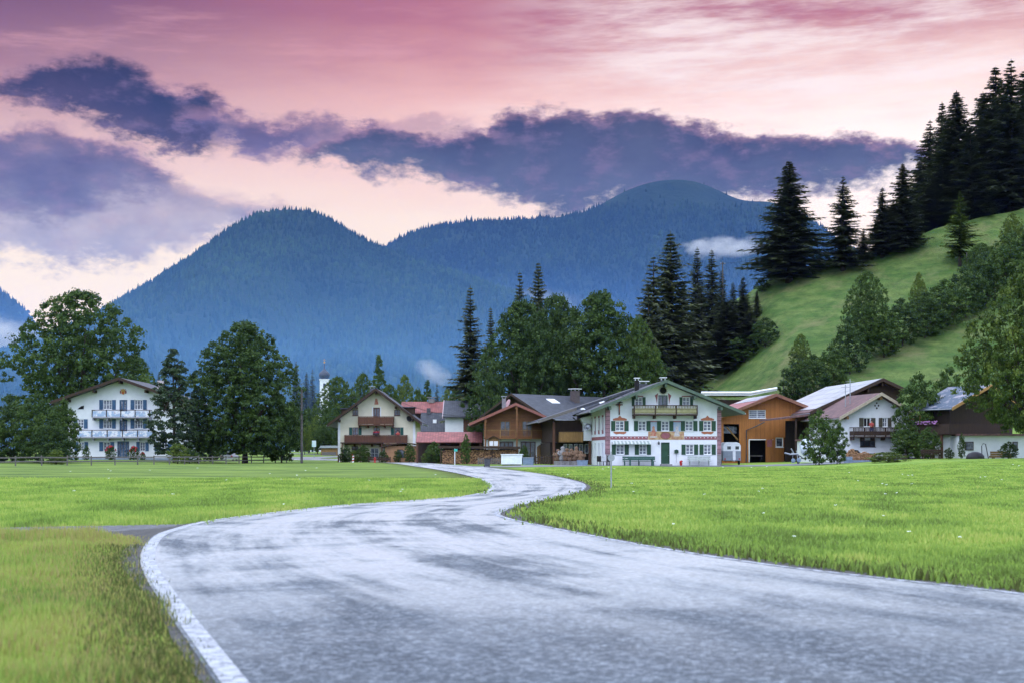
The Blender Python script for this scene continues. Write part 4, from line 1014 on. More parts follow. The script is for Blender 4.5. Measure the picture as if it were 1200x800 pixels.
I4 = Matrix.Identity(4)
def Mrot(loc, rz): return Matrix.Translation(loc) @ Matrix.Rotation(rz, 4, 'Z')
class House:
    def __init__(s, name, label, X, Y, z, rot, W, D, zr, slope, xr=None, oL=1.2, oR=1.2, oF=1.3, oB=.6, th=.25, slopeR=None, cat='house'):
        s.W, s.D, s.zr, s.k = W, D, zr, slope; s.xr = W / 2 if xr is None else xr
        s.kR = slopeR if slopeR is not None else slope
        s.oL, s.oR, s.oF, s.oB, s.th = oL, oR, oF, oB, th
        s.X, s.Y, s.z, s.rot = X, Y, z, rot
        s.root = empty(name, (X, Y, z), rot, label, cat)
        s.FR = I4
        s.LF = Matrix(((0, 1, 0, 0), (-1, 0, 0, D), (0, 0, 1, 0), (0, 0, 0, 1)))
        s.RG = Matrix(((0, -1, 0, W), (1, 0, 0, 0), (0, 0, 1, 0), (0, 0, 0, 1)))
        s.holes = {'F': [], 'L': [], 'R': []}
    # facade position from photo pixels
    def u(s, px):
        """local x of the front plane under pixel column px"""
        k_ = (px - 600) / F; c, n = math.cos(s.rot), math.sin(s.rot)
        return (k_ * s.Y - s.X) / (c - k_ * n)
    def zz(s, px, py, off=0.0):
        Yd = s.Y + s.u(px) * math.sin(s.rot) - off
        return CAMH + (HZ - py) / F * Yd - s.z
    def eaveL(s): return s.zr - s.k * s.xr
    def eaveR(s): return s.zr - s.kR * (s.W - s.xr)
    def walls(s, m, name='wall', base=-.4):
        mb = MB()
        def face(T, W_, tops, holes, dep=.16):
            xs = sorted(set([0, W_] + [h[0] for h in holes] + [h[1] for h in holes])); zmax = max(a + b * x for a, b in tops for x in (0, W_))
            zs = sorted(set([base, zmax] + [h[2] for h in holes] + [h[3] for h in holes]))
            f = MB(T)
            for i in range(len(xs) - 1):
                for j in range(len(zs) - 1):
                    cx, cz = (xs[i] + xs[i + 1]) / 2, (zs[j] + zs[j + 1]) / 2
                    if any(h[0] < cx < h[1] and h[2] < cz < h[3] for h in holes): continue
                    poly = [(xs[i], zs[j]), (xs[i + 1], zs[j]), (xs[i + 1], zs[j + 1]), (xs[i], zs[j + 1])]
                    for a, b in tops:
                        out = []
                        for q in range(len(poly)):
                            p0, p1 = poly[q - 1], poly[q]; d0 = a + b * p0[0] - p0[1]; d1 = a + b * p1[0] - p1[1]
                            if (d0 >= 0) != (d1 >= 0): w_ = d0 / (d0 - d1); out.append((p0[0] + (p1[0] - p0[0]) * w_, p0[1] + (p1[1] - p0[1]) * w_))
                            if d1 >= 0: out.append(p1)
                        poly = out
                        if len(poly) < 3: break
                    if len(poly) >= 3: f.add([(x, 0, z) for x, z in poly], [tuple(range(len(poly)))])
            for x0, x1, z0, z1 in holes:
                f.add([(x0, 0, z0), (x1, 0, z0), (x1, 0, z1), (x0, 0, z1), (x0, dep, z0), (x1, dep, z0), (x1, dep, z1), (x0, dep, z1)], [(0, 4, 5, 1), (1, 5, 6, 2), (2, 6, 7, 3), (3, 7, 4, 0)])
            mb.add(f.v, f.f)
        gl = [(s.zr - s.k * s.xr, s.k), (s.zr + s.kR * s.xr, -s.kR)]
        face(s.FR, s.W, gl, s.holes['F'])
        face(s.LF, s.D, [(s.eaveL(), 0)], s.holes['L'])
        face(s.RG, s.D, [(s.eaveR(), 0)], s.holes['R'])
        pl = [(s.W, base), (s.W, s.eaveR()), (s.xr, s.zr), (0, s.eaveL()), (0, base)]
        mb.add([(x, s.D, z) for x, z in pl], [(0, 4, 3, 2, 1)])
        s.wall = mb.build(name, m, s.root); return s.wall
    def roof(s, m, verge=None, y0=None, y1=None, vw=.32, gutter=True, name='roof'):
        y0 = -s.oF if y0 is None else y0; y1 = s.D + s.oB if y1 is None else y1
        xl, xR = -s.oL, s.W + s.oR; zl = s.zr - s.k * (s.xr + s.oL); zR = s.zr - s.kR * (s.W + s.oR - s.xr); g = .02; t_ = s.th
        L = [(xl, zl + g), (s.xr, s.zr + g), (s.xr, s.zr + g + t_), (xl, zl + g + t_)]; Rr = [(s.xr, s.zr + g), (xR, zR + g), (xR, zR + g + t_), (s.xr, s.zr + g + t_)]
        s.rf = MB().prism(L, y0, y1).prism(Rr, y0, y1).build(name, m, s.root)
        if verge is not None:
            a, b = g - .06, g + t_ + .04 - vw * 0
            P1 = [(xl - .03, zl + a), (s.xr, s.zr + a), (s.xr, s.zr + b), (xl - .03, zl + b)]; P2 = [(s.xr, s.zr + a), (xR + .03, zR + a), (xR + .03, zR + b), (s.xr, s.zr + b)]
            MB().prism(P1, y0 - .07, y0 - .003).prism(P2, y0 - .07, y0 - .003).build('verge_board', verge, s.root)
        if gutter:
            MB().tube([(xl - .07, y0, zl + .12), (xl - .07, y1, zl + .12)], .07, 6).build('gutter', MTL, s.rf)
            MB().tube([(xR + .07, y0, zR + .12), (xR + .07, y1, zR + .12)], .07, 6).build('gutter', MTL, s.rf)
        return s.rf
    def roof_z(s, x): return (s.zr - s.k * (s.xr - x) if x < s.xr else s.zr - s.kR * (x - s.xr)) + s.th + .02
    def chimney(s, x, y, w_=.6, h=1.3, m=None, cap=True, capm=None):
        z0 = s.roof_z(x) - .4; c = MB().box(x - w_ / 2, x + w_ / 2, y - w_ / 2, y + w_ / 2, z0, z0 + .4 + h).build('chimney', m or CHM, s.rf)
        if cap:
            mb = MB().box(x - w_ * .72, x + w_ * .72, y - w_ * .72, y + w_ * .72, z0 + .62 + h, z0 + .70 + h)
            for a in (-1, 1):
                for b in (-1, 1): mb.box(x + a * w_ * .4 - .03, x + a * w_ * .4 + .03, y + b * w_ * .4 - .03, y + b * w_ * .4 + .03, z0 + .4 + h, z0 + .62 + h)
            mb.build('chimney_cap', capm or MTL, s.rf)
    def skylight(s, x, y, w_=.8, l=1.2, m=None):
        sg = 1 if x < s.xr else -1; k_ = s.k if sg > 0 else s.kR
        z = s.roof_z(x); dz = k_ * l / 2 * sg
        MB().add([(x - l / 2, y - w_ / 2, z - dz + .1), (x + l / 2, y - w_ / 2, z + dz + .1), (x + l / 2, y + w_ / 2, z + dz + .1), (x - l / 2, y + w_ / 2, z - dz + .1),
                  (x - l / 2, y - w_ / 2, z - dz), (x + l / 2, y - w_ / 2, z + dz), (x + l / 2, y + w_ / 2, z + dz), (x - l / 2, y + w_ / 2, z - dz)],
                 [(0, 1, 2, 3), (0, 4, 5, 1), (1, 5, 6, 2), (2, 6, 7, 3), (3, 7, 4, 0)]).build('skylight', m or WHT, s.rf)
    def window(s, face, x0, x1, z0, z1, fm=None, cols=2, rows=3, shut=None, sw=None, glass=None, dep=.16, name='window', fw=.07, sill=True):
        """a real opening with frame, glass and shutters; s.holes must be cut before walls()"""
        T = {'F': s.FR, 'L': s.LF, 'R': s.RG}[face]; fm = fm or WHT
        s.holes[face].append((x0, x1, z0, z1))
        f = MB(T)
        f.box(x0, x1, dep - .07, dep - .01, z1 - fw, z1).box(x0, x1, dep - .07, dep - .01, z0, z0 + fw)
        f.box(x0, x0 + fw, dep - .07, dep - .01, z0 + fw, z1 - fw).box(x1 - fw, x1, dep - .07, dep - .01, z0 + fw, z1 - fw)
        for i in range(1, cols):
            x = x0 + (x1 - x0) * i / cols; f.box(x - fw * .45, x + fw * .45, dep - .072, dep - .012, z0 + fw, z1 - fw)
        for j in range(1, rows):
            z = z0 + (z1 - z0) * j / rows; f.box(x0 + fw, x1 - fw, dep - .065, dep - .014, z - .02, z + .02)
        if sill: f.box(x0 - .05, x1 + .05, -.07, dep - .08, z0 - .05, z0 + .004)
        wn = f.build(name, fm, s.root)
        MB(T).add([(x0, dep - .02, z0), (x1, dep - .02, z0), (x1, dep - .02, z1), (x0, dep - .02, z1)], [(0, 1, 2, 3)]).build('pane', glass or GLASSB, wn)
        if shut:
            sw = sw or (x1 - x0) * .5
            for a, b in ((x0 - sw - .03, x0 - .03), (x1 + .03, x1 + sw + .03)):
                sh = MB(T).box(a, b, -.06, -.015, z0, z1)
                n = 7
                for j in range(n):
                    zc = z0 + .08 + (z1 - z0 - .16) * (j + .5) / n; sh.box(a + .06, b - .06, -.075, -.06, zc - .035, zc + .02)
                sh.build('shutter', shut, wn)
        return wn
    def balcony(s, x0, x1, zf, h=1.0, dep=1.1, m=None, mrail=None, posts=4, solid=True, name='balcony', panel=None, brackets=True, gap=.1):
        m = m or WD; mrail = mrail or m
        b = MB().box(x0, x1, -dep, -.004, zf - .14, zf).build(name, m, s.root)
        r_ = MB().box(x0, x1, -dep - .05, -dep + .07, zf + h - .08, zf + h).box(x0, x0 + .09, -dep + .07, -.01, zf + h - .08, zf + h).box(x1 - .09, x1, -dep + .07, -.01, zf + h - .08, zf + h)
        for i in range(posts):
            x = x0 + .06 + (x1 - x0 - .12) * i / (posts - 1); r_.box(x - .06, x + .06, -dep - .03, -dep + .08, zf + .002, zf + h - .083)
        r_.build('handrail', mrail, b)
        if solid:
            pn = MB().box(x0 + .01, x1 - .01, -dep, -dep + .05, zf + .06, zf + h - .085 - gap)
            pn.box(x0 + .01, x0 + .05, -dep + .053, -.01, zf + .06, zf + h - .085 - gap).box(x1 - .05, x1 - .01, -dep + .053, -.01, zf + .06, zf + h - .085 - gap)
            pn.build('panel', panel or m, b)
        if not solid or gap > .2:
            bl = MB(); n = int((x1 - x0) / .16)
            z0_ = zf + .05 if not solid else zf + h - .085 - gap + .004
            for i in range(n):
                x = x0 + .1 + (x1 - x0 - .2) * i / (n - 1); bl.box(x - .045, x + .045, -dep + .0, -dep + .04, z0_, zf + h - .083)
            bl.build('balusters', panel or m, b)
        if brackets:
            for i in range(max(posts, 2)):
                x = x0 + .12 + (x1 - x0 - .24) * i / (max(posts, 2) - 1)
                MB().prism([(x - .09, zf - .45), (x + .09, zf - .45), (x + .09, zf - .144), (x - .09, zf - .144)], -dep * .8, -.006).build('bracket', m, b)
        return b
    def pane_rect(s, x0, x1, z0, z1, m, name, y=-.012, T=None, th=.01):
        return MB(T or s.FR).box(x0, x1, y - th, y + .008, z0, z1).build(name, m, s.root)
    def purlins(s, xs, m, l=None):
        for x in xs:
            zt = s.roof_z(x) - s.th - .05 - abs(.0)
            MB().box(x - .11, x + .11, -(l or s.oF) + .1, -.003, zt - .45, zt - .09).build('purlin', m, s.root)

# ================================================================== painted farmhouse
h = House('farmhouse', 'large white farmhouse with painted facade, green shutters and a wide low gable', at(710, 146), 146, 0, R(4), 12.0, 14, 8.5, .405, oL=1.75, oR=2.1, oF=1.5, oB=0, th=.22)
U, Z = h.u, h.zz
for a, b in ((721.3, 731.5), (748, 757.2), (775, 784), (803, 812.2), (824.4, 833.7)): h.window('F', U(a), U(b), Z(a, 504.4), Z(a, 492.6), shut=GRN, sw=.42, cols=2, rows=3)
for a, b in ((722, 731.7), (749, 757.7), (803.7, 813), (824.8, 833.7)): h.window('F', U(a), U(b), Z(a, 532.2), Z(a, 520.2), shut=GRN, sw=.42, cols=2, rows=3)
for a, b in ((744, 752.8), (800, 808.4)):
    h.window('F', U(a), U(b), Z(a, 474.6), Z(a, 464.8), shut=GRN, sw=.3, cols=2, rows=2)
    h.pane_rect(U(a) - .1, U(b) + .1, Z(a, 464.7) + .02, Z(a, 463.2), ROSE, 'painted_lintel')
h.window('F', U(771.5), U(782.5), Z(775, 484), Z(775, 462.5), fm=GRN, cols=2, rows=1, glass=GLASS, name='balcony_door', sill=False)
dr = h.window('F', U(774.6), U(784.8), Z(775, 543), Z(775, 517.8), fm=GRN, cols=1, rows=3, glass=GRN, name='door', sill=False)
MB().tube([(U(783.6), .06, 1.05), (U(783.6), .0, 1.05), (U(782.6), .0, 1.05)], .02, 6).build('handle', MTL, dr)
for i in range(4):
    x = 1.9 + i * 3.1
    h.window('L', x, x + .95, 3.7, 5.0, cols=2, rows=2, glass=GLASS, fm=ROSE, fw=.1); h.window('L', x, x + .95, .95, 2.35, cols=2, rows=2, fm=WHT)
    h.pane_rect(x - .12, x + 1.07, 5.03, 5.25, ROSE, 'painted_lintel', T=h.LF); h.pane_rect(x - .12, x + 1.07, 3.3, 3.62, ROSE, 'painted_sill', T=h.LF)
h.walls(PLW); h.roof(SL, GRV2, vw=.4)
h.purlins([.25, 3.0, 6.0, 9.0, 11.75], GRV2)
h.chimney(4.0, 5, .42, 1.05, BLK, capm=WHT); h.chimney(7.0, 6, .5, .75, BLK, capm=WHT); h.chimney(5.6, 11, .9, .35, capm=WHT)
h.skylight(1.0, 4, .8, 1.1, SLL); h.skylight(2.6, 2.5, .8, 1.1, SLL)
# painted stone corners, frieze, frescoes
for a, b in ((0.0, .44), (11.56, 12.0)): h.pane_rect(a, b, 1.15, h.roof_z(a if a < 1 else b) - .42, ROSEL, 'painted_quoin'); h.pane_rect(a, b, -.1, 1.14, STONE, 'stone_plinth', y=-.03)
MB(h.LF).box(h.D - .42, h.D - .004, -.024, -.004, 1.15, h.eaveL() - .05).build('painted_quoin', ROSEL, h.root)
fz0, fz1 = Z(740, 514.6), Z(740, 510.6)
for a, b in ((.46, U(759.3)), (U(802), 11.54)):
    h.pane_rect(a, b, fz0, fz1, ROSE, 'frieze')
    mb = MB(); n = int((b - a) / .36)
    for i in range(n):
        x = a + (i + .5) * (b - a) / n; zc = (fz0 + fz1) / 2 + .04; mb.prism([(x - .06, zc), (x, zc - .06), (x + .06, zc), (x, zc + .06)], -.035, -.026)
    mb.build('frieze_ornament', PLW, h.root)
h.pane_rect(0, 14, fz0, fz1, ROSE, 'frieze', T=h.LF)
z0, z1 = Z(770, 514.6), Z(770, 505)
fr = h.pane_rect(U(759.6), U(801.6), z0, z1, OCH, 'fresco')
for a, b, in ((762.2, 769.6), (789.2, 797.6)):
    h.pane_rect(U(a), U(b), z1 + .003, Z(770, 494), SKYF, 'fresco', y=-.014)
    h.pane_rect(U(a) - .03, U(b) + .03, Z(770, 494) + .003, Z(770, 493.2) + .05, ROSE, 'painted_lintel')
    c = (U(a) + U(b)) / 2
    MB().prism([(c - .3, z1 - .5), (c + .28, z1 - .55), (c + .22, z1 - .05), (c + .1, z1 + .3), (c + .12, z1 + .48), (c - .02, z1 + .56), (c - .14, z1 + .46), (c - .12, z1 + .25), (c - .25, z1 - .1)], -.04, -.028).build('painted_figure', FIGR if a < 780 else FIGW, h.root)
    MB().prism([(c - .42, z1 - .62), (c + .4, z1 - .62), (c + .33, z1 - .48), (c - .36, z1 - .5)], -.05, -.042).build('painted_scroll', FIGW if a < 780 else OCH, h.root)
cx = U(780); zc = (z0 + z1) / 2
MB().prism([(cx + .46 * math.cos(a), zc + .33 * math.sin(a)) for a in [i * math.pi / 10 for i in range(20)]], -.045, -.024).build('medallion', ROSE, h.root)
MB().prism([(cx + .56 * math.cos(a), zc + .40 * math.sin(a)) for a in [i * math.pi / 10 for i in range(20)]], -.034, -.0235).build('medallion_frame', WH, h.root)
for a, b in ((721.3, 731.5), (824.4, 833.7)):     # scrolled ornaments round the outer windows
    x0, x1 = U(a) - .12, U(b) + .12; c = (x0 + x1) / 2; zt = Z(a, 492.6); zb = Z(a, 504.4)
    MB().prism([(x0 - .12, zt + .04), (x1 + .12, zt + .04), (x1 + .16, zt + .2), (x1 - .1, zt + .3), (c + .2, zt + .34), (c, zt + .56), (c - .2, zt + .34), (x0 + .1, zt + .3), (x0 - .16, zt + .2)], -.03, -.004).build('window_ornament', ORN, h.root)
    MB().prism([(x0 - .1, zb - .08), (x0 - .06, zb - .22), (x0 + .2, zb - .34), (c, zb - .28), (x1 - .2, zb - .34), (x1 + .06, zb - .22), (x1 + .1, zb - .08)], -.03, -.004).build('window_ornament', ORN, h.root)
    h.pane_rect(x0 + .04, U(a) - .002, zb, zt, ORN, 'window_ornament', y=-.010, th=.002); h.pane_rect(U(b) + .002, x1 - .04, zb, zt, ORN, 'window_ornament', y=-.010, th=.002)
c = U(777); zc = Z(777, 468)
for sg in (-1, 1): MB().prism([(c + sg * .62, zc - .5), (c + sg * .72, zc + .1), (c + sg * .86, zc + .45), (c + sg * .5, zc + .72), (c + sg * .56, zc + .4)][::sg], -.03, -.004).build('door_ornament', ROSE, h.root)
zc = Z(777, 457)
MB().prism([(c + .34 * math.cos(a), zc + .34 * math.sin(a)) for a in [i * math.pi / 8 for i in range(16)]], -.12, -.03).build('round_target', BLK, h.root)
MB().prism([(c + (.5 if i % 2 else .40) * math.cos(a), zc + (.5 if i % 2 else .40) * math.sin(a)) for i, a in enumerate([i * math.pi / 12 for i in range(24)])], -.028, -.006).build('target_rim', FIGW, h.root)
# balcony of the gable
bx0, bx1 = U(740.6), U(815)
b = h.balcony(bx0, bx1, Z(777, 484.6, 1.2), h=.92, dep=1.2, m=WD, panel=mat('pale_green_brown_boards', (.26, .25, .13), (.19, .18, .09), .7, 3, 4, extra=planks(.3, 'Z', .5)), posts=4, gap=.24)
# awning
ST = mat('striped_awning', (.34, .42, .40), (.3, .36, .36), .8, 3, 3, extra=lambda t, c, co: t.mix(t.m('GREATER_THAN', t.m('FRACT', t.m('MULTIPLY', (lambda s_: (t.put(s_.inputs[0], co), s_.outputs[0])[1])(t.new('ShaderNodeSeparateXYZ')), 2.6)), .5), c, (.62, .66, .66)))
MB().add([(U(717.5), -.01, Z(720, 516.2)), (U(762), -.01, Z(720, 516.2)), (U(762), -.7, Z(720, 518.6)), (U(717.5), -.7, Z(720, 518.6)), (U(762), -.7, Z(720, 520)), (U(717.5), -.7, Z(720, 520)),
          (U(717.5), -.01, Z(720, 517)), (U(762), -.01, Z(720, 517))], [(0, 3, 2, 1), (3, 5, 4, 2), (6, 7, 4, 5)]).build('awning', ST, h.root)
# door step, wing with timber upper floor
MB().box(U(773.5), U(786.5), -.7, -.004, -.2, .16).build('door_step', STONE, h.root)
wg = h.root
MB().box(-4.4, -.003, 14.0, 26, -.4, 2.45).build('wing_wall', WDY, wg)
for i in range(5):
    x = -2.9 + i * .6; wv = MB().box(x, x + .42, 13.86, 13.995, 1.25, 2.3).build('wing_window', WHT, wg); MB().box(x + .06, x + .36, 13.83, 13.857, 1.32, 2.22).build('pane', GLASS, wv)
MB().box(-4.3, .0, 12.7, 26, 2.5, 4.95).build('wing_upper_wall', WD, wg)
bb = MB().box(-3.6, -.95, 11.6, 12.69, 2.48, 2.6).build('wing_balcony', WH, wg)
MB().box(-3.6, -.95, 11.55, 11.62, 2.605, 3.62).build('panel', WH, bb); MB().box(-3.6, -3.53, 11.63, 12.69, 2.605, 3.62).build('panel', WH, bb)
MB().box(-3.65, -.9, 11.5, 11.67, 3.63, 3.72).build('handrail', WD, bb)
MB().prism([(-.9, 2.65), (-.004, 2.65), (-.004, 5.45), (-1.25, 5.15), (-.9, 4.4)], 11.4, 13.995).build('wing_white_wall', PLW, wg)
for x in (-4.2, -.2): MB().box(x - .13, x + .13, 11.5, 11.8, -.1, 4.7 if x < -1 else 2.6).build('wing_post', WR, wg)
MB().prism([(-6.0, 4.62), (6.0, 8.62), (6.0, 8.9), (-6.0, 4.9)], 13.2 - 2.6, 27).build('wing_roof', SL, wg)
MB().tube([(-6.08, 10.6, 4.7), (-6.08, 27, 4.7)], .08, 6).build('gutter', MTL, wg)
MB().prism([(-6.05, 4.55), (-1.8, 5.97), (-1.8, 6.3), (-6.05, 4.88)], 10.5, 10.59).build('verge_board', WG, wg)
MB().prism([(6.0, 8.62), (13.6, 5.55), (13.6, 5.83), (6.0, 8.9)], 14.01, 27).build('wing_roof', SL, wg)
MB().box(0, 12, 14.02, 26, -.4, 5.9).build('wing_wall', PLW, wg)
MB().tube([(-1.85, 13.6, 5.25), (-1.5, 13.2, 4.9), (-.1, 12.9, 4.6), (-.08, 13.0, 4.3), (-.08, 13.0, .0)], .07, 6).build('downpipe', CHM, wg)
FARM = h
def place_local(hs, x, y, z): return (Mrot((hs.X, hs.Y, hs.z), hs.rot) @ Vector((x, y, z)))
# crucifix on the wall
c = U(725.6)
cr = empty('crucifix', place_local(h, c, -.03, Z(725, 485.5)), h.rot, 'dark wooden crucifix hung on the white gable above the left window', 'crucifix')
MB().box(-.06, .06, -.08, -.01, 0, 1.3).box(-.36, .36, -.078, -.012, .98, 1.1).build('cross', WD, cr)
MB().tube([(-.27, -.12, 1.06), (-.1, -.14, .96), (0, -.14, .95), (.1, -.14, .96), (.27, -.12, 1.06)], [.02, .03, .05, .03, .02], 6).tube([(0, -.14, 1.02), (0, -.15, .85), (0, -.14, .6), (.02, -.15, .4), (0, -.13, .2)], [.03, .08, .06, .045, .025], 7).ball((0, -.15, 1.08), .06, 6).build('carved_figure', ORN, cr)
MB().prism([(-.42, 1.22), (.42, 1.22), (0, 1.44)], -.2, -.09).build('little_roof', WD, cr)
# things on / before the facade
def thing_mesh(name, mb, m, loc, rz, label, cat, group=None, **kw):
    o = mb.build(name, m, **kw); o.location = loc; o.rotation_euler = (0, 0, rz); return tag(o, label, cat, group)
lp = empty('wall_lamp', place_local(h, U(771.5), -.02, Z(771, 520.5)), h.rot, 'small dark lantern on the white wall beside the green front door', 'lamp')
MB().box(-.03, .03, -.25, 0, .28, .32).build('arm', BLK, lp); MB().lathe([(.05, 0), (.1, .05), (.12, .22), (.02, .34)], 0, -.25, 6).build('lantern', CHM, lp)
mx_ = empty('mailbox', place_local(h, U(792.5), -.02, Z(792, 530.3)), h.rot, 'dark green letter box on the white wall right of the green front door', 'mailbox')
MB().prism([(-.2, 0), (.2, 0), (.2, .3), (0, .38), (-.2, .3)], -.18, -.002).build('box', GRN, mx_); MB().box(-.15, .15, -.19, -.183, .2, .25).build('slot', BLK, mx_)
MB().box(-.01, .01, -.05, -.03, -1.0, -.01).build('downrod', BLK, mx_)
def bench(hs, x0, x1, y, m, label, table=False):
    L = x1 - x0; r_ = empty('bench', place_local(hs, x0, y, 0), hs.rot, label, 'bench')
    MB().box(0, L, 0, .4, .43, .48).build('seat', m, r_)
    MB().box(0, L, .40, .44, .55, .72).box(0, L, .42, .46, .76, .95).build('backrest', m, r_)
    for x in (.15, L / 2 - .05, L - .25): MB().box(x, x + .08, .02, .1, 0, .428).box(x, x + .08, .34, .398, 0, .428).box(x + .001, x + .079, .465, .50, .0, .9).build('leg', m, r_)
    return r_
GB = mat('old_green_paint', (.05, .12, .10), (.035, .085, .07), .7, 4, 4); GW = mat('pale_grey_green_paint', (.42, .47, .45), (.3, .34, .33), .8, 4, 4)
bench(h, U(728.5), U(766.5), -1.0, GB, 'long green bench with backrest under the striped awning')
tb = empty('garden_table', place_local(h, U(733), -2.2, 0), h.rot, 'long green table standing in front of the green bench by the farmhouse', 'table')
MB().box(0, 2.7, 0, .75, .70, .76).build('tabletop', GB, tb)
for x in (.15, 2.4): MB().box(x, x + .1, .1, .65, 0, .698).build('leg', GB, tb)
bench(h, U(804.8), U(831.5), -.9, GW, 'pale grey green bench right of the farmhouse door')
thing_mesh('flower_pot', MB().lathe([(.1, 0), (.16, .28), (.13, .28)], 0, 0, 10).ball((-.04, 0, .38), .13, 6).ball((.07, .03, .43), .12, 6), REDP, place_local(h, U(797), -.5, 0), 0, 'pot of red flowers on the ground right of the green front door', 'flower pot')
for i, (px, lb) in enumerate(((703.5, 'dark garden chair by the corner of the farmhouse, the one nearer the timber wing'), (711, 'dark garden chair standing right at the stone corner of the farmhouse'))):
    ch = empty('garden_chair', (at(px, 142.5), 142.5, 0), R(30 + 200 * i), lb, 'chair', 'garden chairs at the farmhouse corner')
    MB().box(-.25, .25, -.25, .25, .42, .46).build('seat', BLK, ch); MB().box(-.25, .25, .22, .26, .465, 1.0).build('backrest', BLK, ch)
    for a in (-1, 1):
        for b_ in (-1, 1): MB().box(a * .22 - .02, a * .22 + .02, b_ * .22 - .02, b_ * .22 + .02, 0, .418).build('leg', BLK, ch)
SC = mat('carved_wood', (.19, .115, .07), (.10, .06, .038), .85, 9, 5, .03, 12)
def sculpture(px, Y, H, label, seed, m=None):
    r_ = random.Random(seed); root = empty('wood_sculpture', (at(px, Y), Y, 0), r_.uniform(-.5, .5), label, 'sculpture', 'carved wooden figures beside the farmhouse wing')
    MB().box(-.38, .38, -.35, .35, 0, .45).build('plinth', STONE, root)
    mb = MB(); zs = [.45, .7, 1.0, 1.25, 1.5, 1.65, 1.78, 1.9, 2.02]; rs = [.34, .42, .36, .40, .34, .16, .22, .2, .06]
    pr = [(r0 * r_.uniform(.88, 1.15), .45 + (z - .45) * (H - .45) / 1.57) for r0, z in zip(rs, zs)]
    mb.lathe(pr, 0, 0, 9)
    for sg in (-1, 1): mb.tube([(sg * .36, 0, pr[4][1]), (sg * .5, -.12, pr[3][1]), (sg * .22, -.38, pr[2][1] + .1)], [.12, .1, .08], 6)
    mb.build('figure', m or SC, root, smooth=True)
for i, (px, H, lb, m_) in enumerate([(654, 1.7, 'carved wooden figure at the left end of the row before the timber wing', SC), (659.5, 2.0, 'pale grey figure in the row of carved wooden figures', STONE), (664.5, 1.8, 'carved wooden figure between the pale grey one and the broad one', SC),
                              (669.5, 1.75, 'broad carved figure in the middle of the row before the timber wing', SC), (675.5, 2.0, 'tallest brown carved figure on a square stone plinth', SC), (681, 1.5, 'short carved figure at the right end of the row next to the blue trough', SC)]):
    sculpture(px, 150 - i * .6, H, lb, i + 3, m_)
BLP = mat('blue_grey_metal', (.20, .27, .36), (.14, .19, .26), .5, 4, 4)
thing_mesh('water_trough', MB().prism([(-.5, 0), (.5, 0), (.55, .5), (-.55, .5)], -.3, .3).box(-.58, .58, -.33, .33, .5, .56), BLP, (at(682.5, 146), 146, 0), 0, 'blue grey trough standing beside the carved figures', 'trough')
dsh = empty('satellite_dish', place_local(h, -.45, 11.3, 4.1), h.rot, 'round grey satellite dish on the white wall over the timber wing', 'satellite dish')
def dish(root, m, r0=.42, az_=-.5):
    mb = MB(Matrix.Rotation(az_, 4, 'Z') @ Matrix.Rotation(R(70), 4, 'X')); mb.lathe([(.02, 0), (r0 * .5, .03), (r0, .12), (r0 * .98, .14), (r0 * .5, .06), (.02, .03)], 0, 0, 16); mb.build('reflector', m, root, smooth=True)
    MB().tube([(0, 0, 0), (0, .1, -.1), (0, .35, -.1)], .025, 6).build('arm', MTL, root); MB().tube([(0, -.05, -.3), (math.sin(az_) * .4, -.45, -.1)], .015, 5).build('feed', CHM, root)
dish(dsh, MTL)

# ================================================================== three storey white house at the left
h = House('guest_house', 'white three storey house with blue balconies behind the left hedge', at(79.5, 190), 190, .3, 0, 14.5, 13, 10.65, .35, oL=1.9, oR=1.9, oF=1.6, th=.28)
U, Z = h.u, h.zz
for a, b in ((121, 131), (157.6, 167.3)):
    h.window('F', U(a), U(b), Z(a, 479.2), Z(a, 468), shut=BLUE, sw=.5, cols=3, rows=2); h.window('F', U(a), U(b), Z(a, 501.5), Z(a, 490.6), shut=BLUE, sw=.5, cols=3, rows=2)
h.window('F', U(91), U(98), Z(91, 501.5), Z(91, 490.6), shut=BLUE, sw=.5); h.window('F', U(92), U(98.5), Z(91, 528), Z(91, 517.3), shut=BLUE, sw=.5)
h.window('F', U(121), U(129), Z(91, 528), Z(91, 517.3), shut=BLUE, sw=.5); h.window('F', U(164), U(170), Z(91, 528), Z(91, 517.3), shut=BLUE, sw=.45)
h.window('F', U(186), U(196), Z(91, 528), Z(91, 517.3), shut=BLUE, sw=.55, cols=3)
for a in (468, 491): h.window('F', U(140), U(149), Z(140, a + 20), Z(140, a), fm=BLUE, name='balcony_door', cols=2, rows=2, sill=False, fw=.16)
h.window('F', U(137.3), U(151.3), Z(140, 537.6), Z(140, 516.5), fm=BLUE, name='glazed_door', cols=4, rows=4, sill=False, fw=.11, glass=GLASSB)
h.walls(PLW); rf = h.roof(SL, WD); h.purlins([.3, 3.8, 7.25, 10.7, 14.2], WD)
h.chimney(11.2, 5, .8, 1.3, mat('pale_chimney', (.5, .45, .45), (.38, .34, .34), .9, 4), cap=False)
MB().prism([(U(90.7), Z(90, 479)), (U(98.2), Z(90, 479)), (U(98.2), Z(90, 474.6)), (U(95), Z(90, 475.4)), (U(92.4), Z(90, 477.2))], -.02, -.003).build('quarter_window', BLK, h.root)
PB = mat('painted_balcony_front', (.30, .40, .56), (.66, .68, .74), .7, 2.2, 4, lo=.46, hi=.54, extra=lambda t, c, co: t.mix(t.mr(t.noise(co, 4.5, 2, .5), .62, .68, 0, .6), c, (.45, .16, .14)))
h.balcony(U(110.2), U(178), Z(140, 488, 1), h=.95, dep=1.1, m=mat('grey_lilac_wood', (.34, .34, .40), (.26, .26, .32), .7, 4), mrail=WD, panel=PB, posts=5)
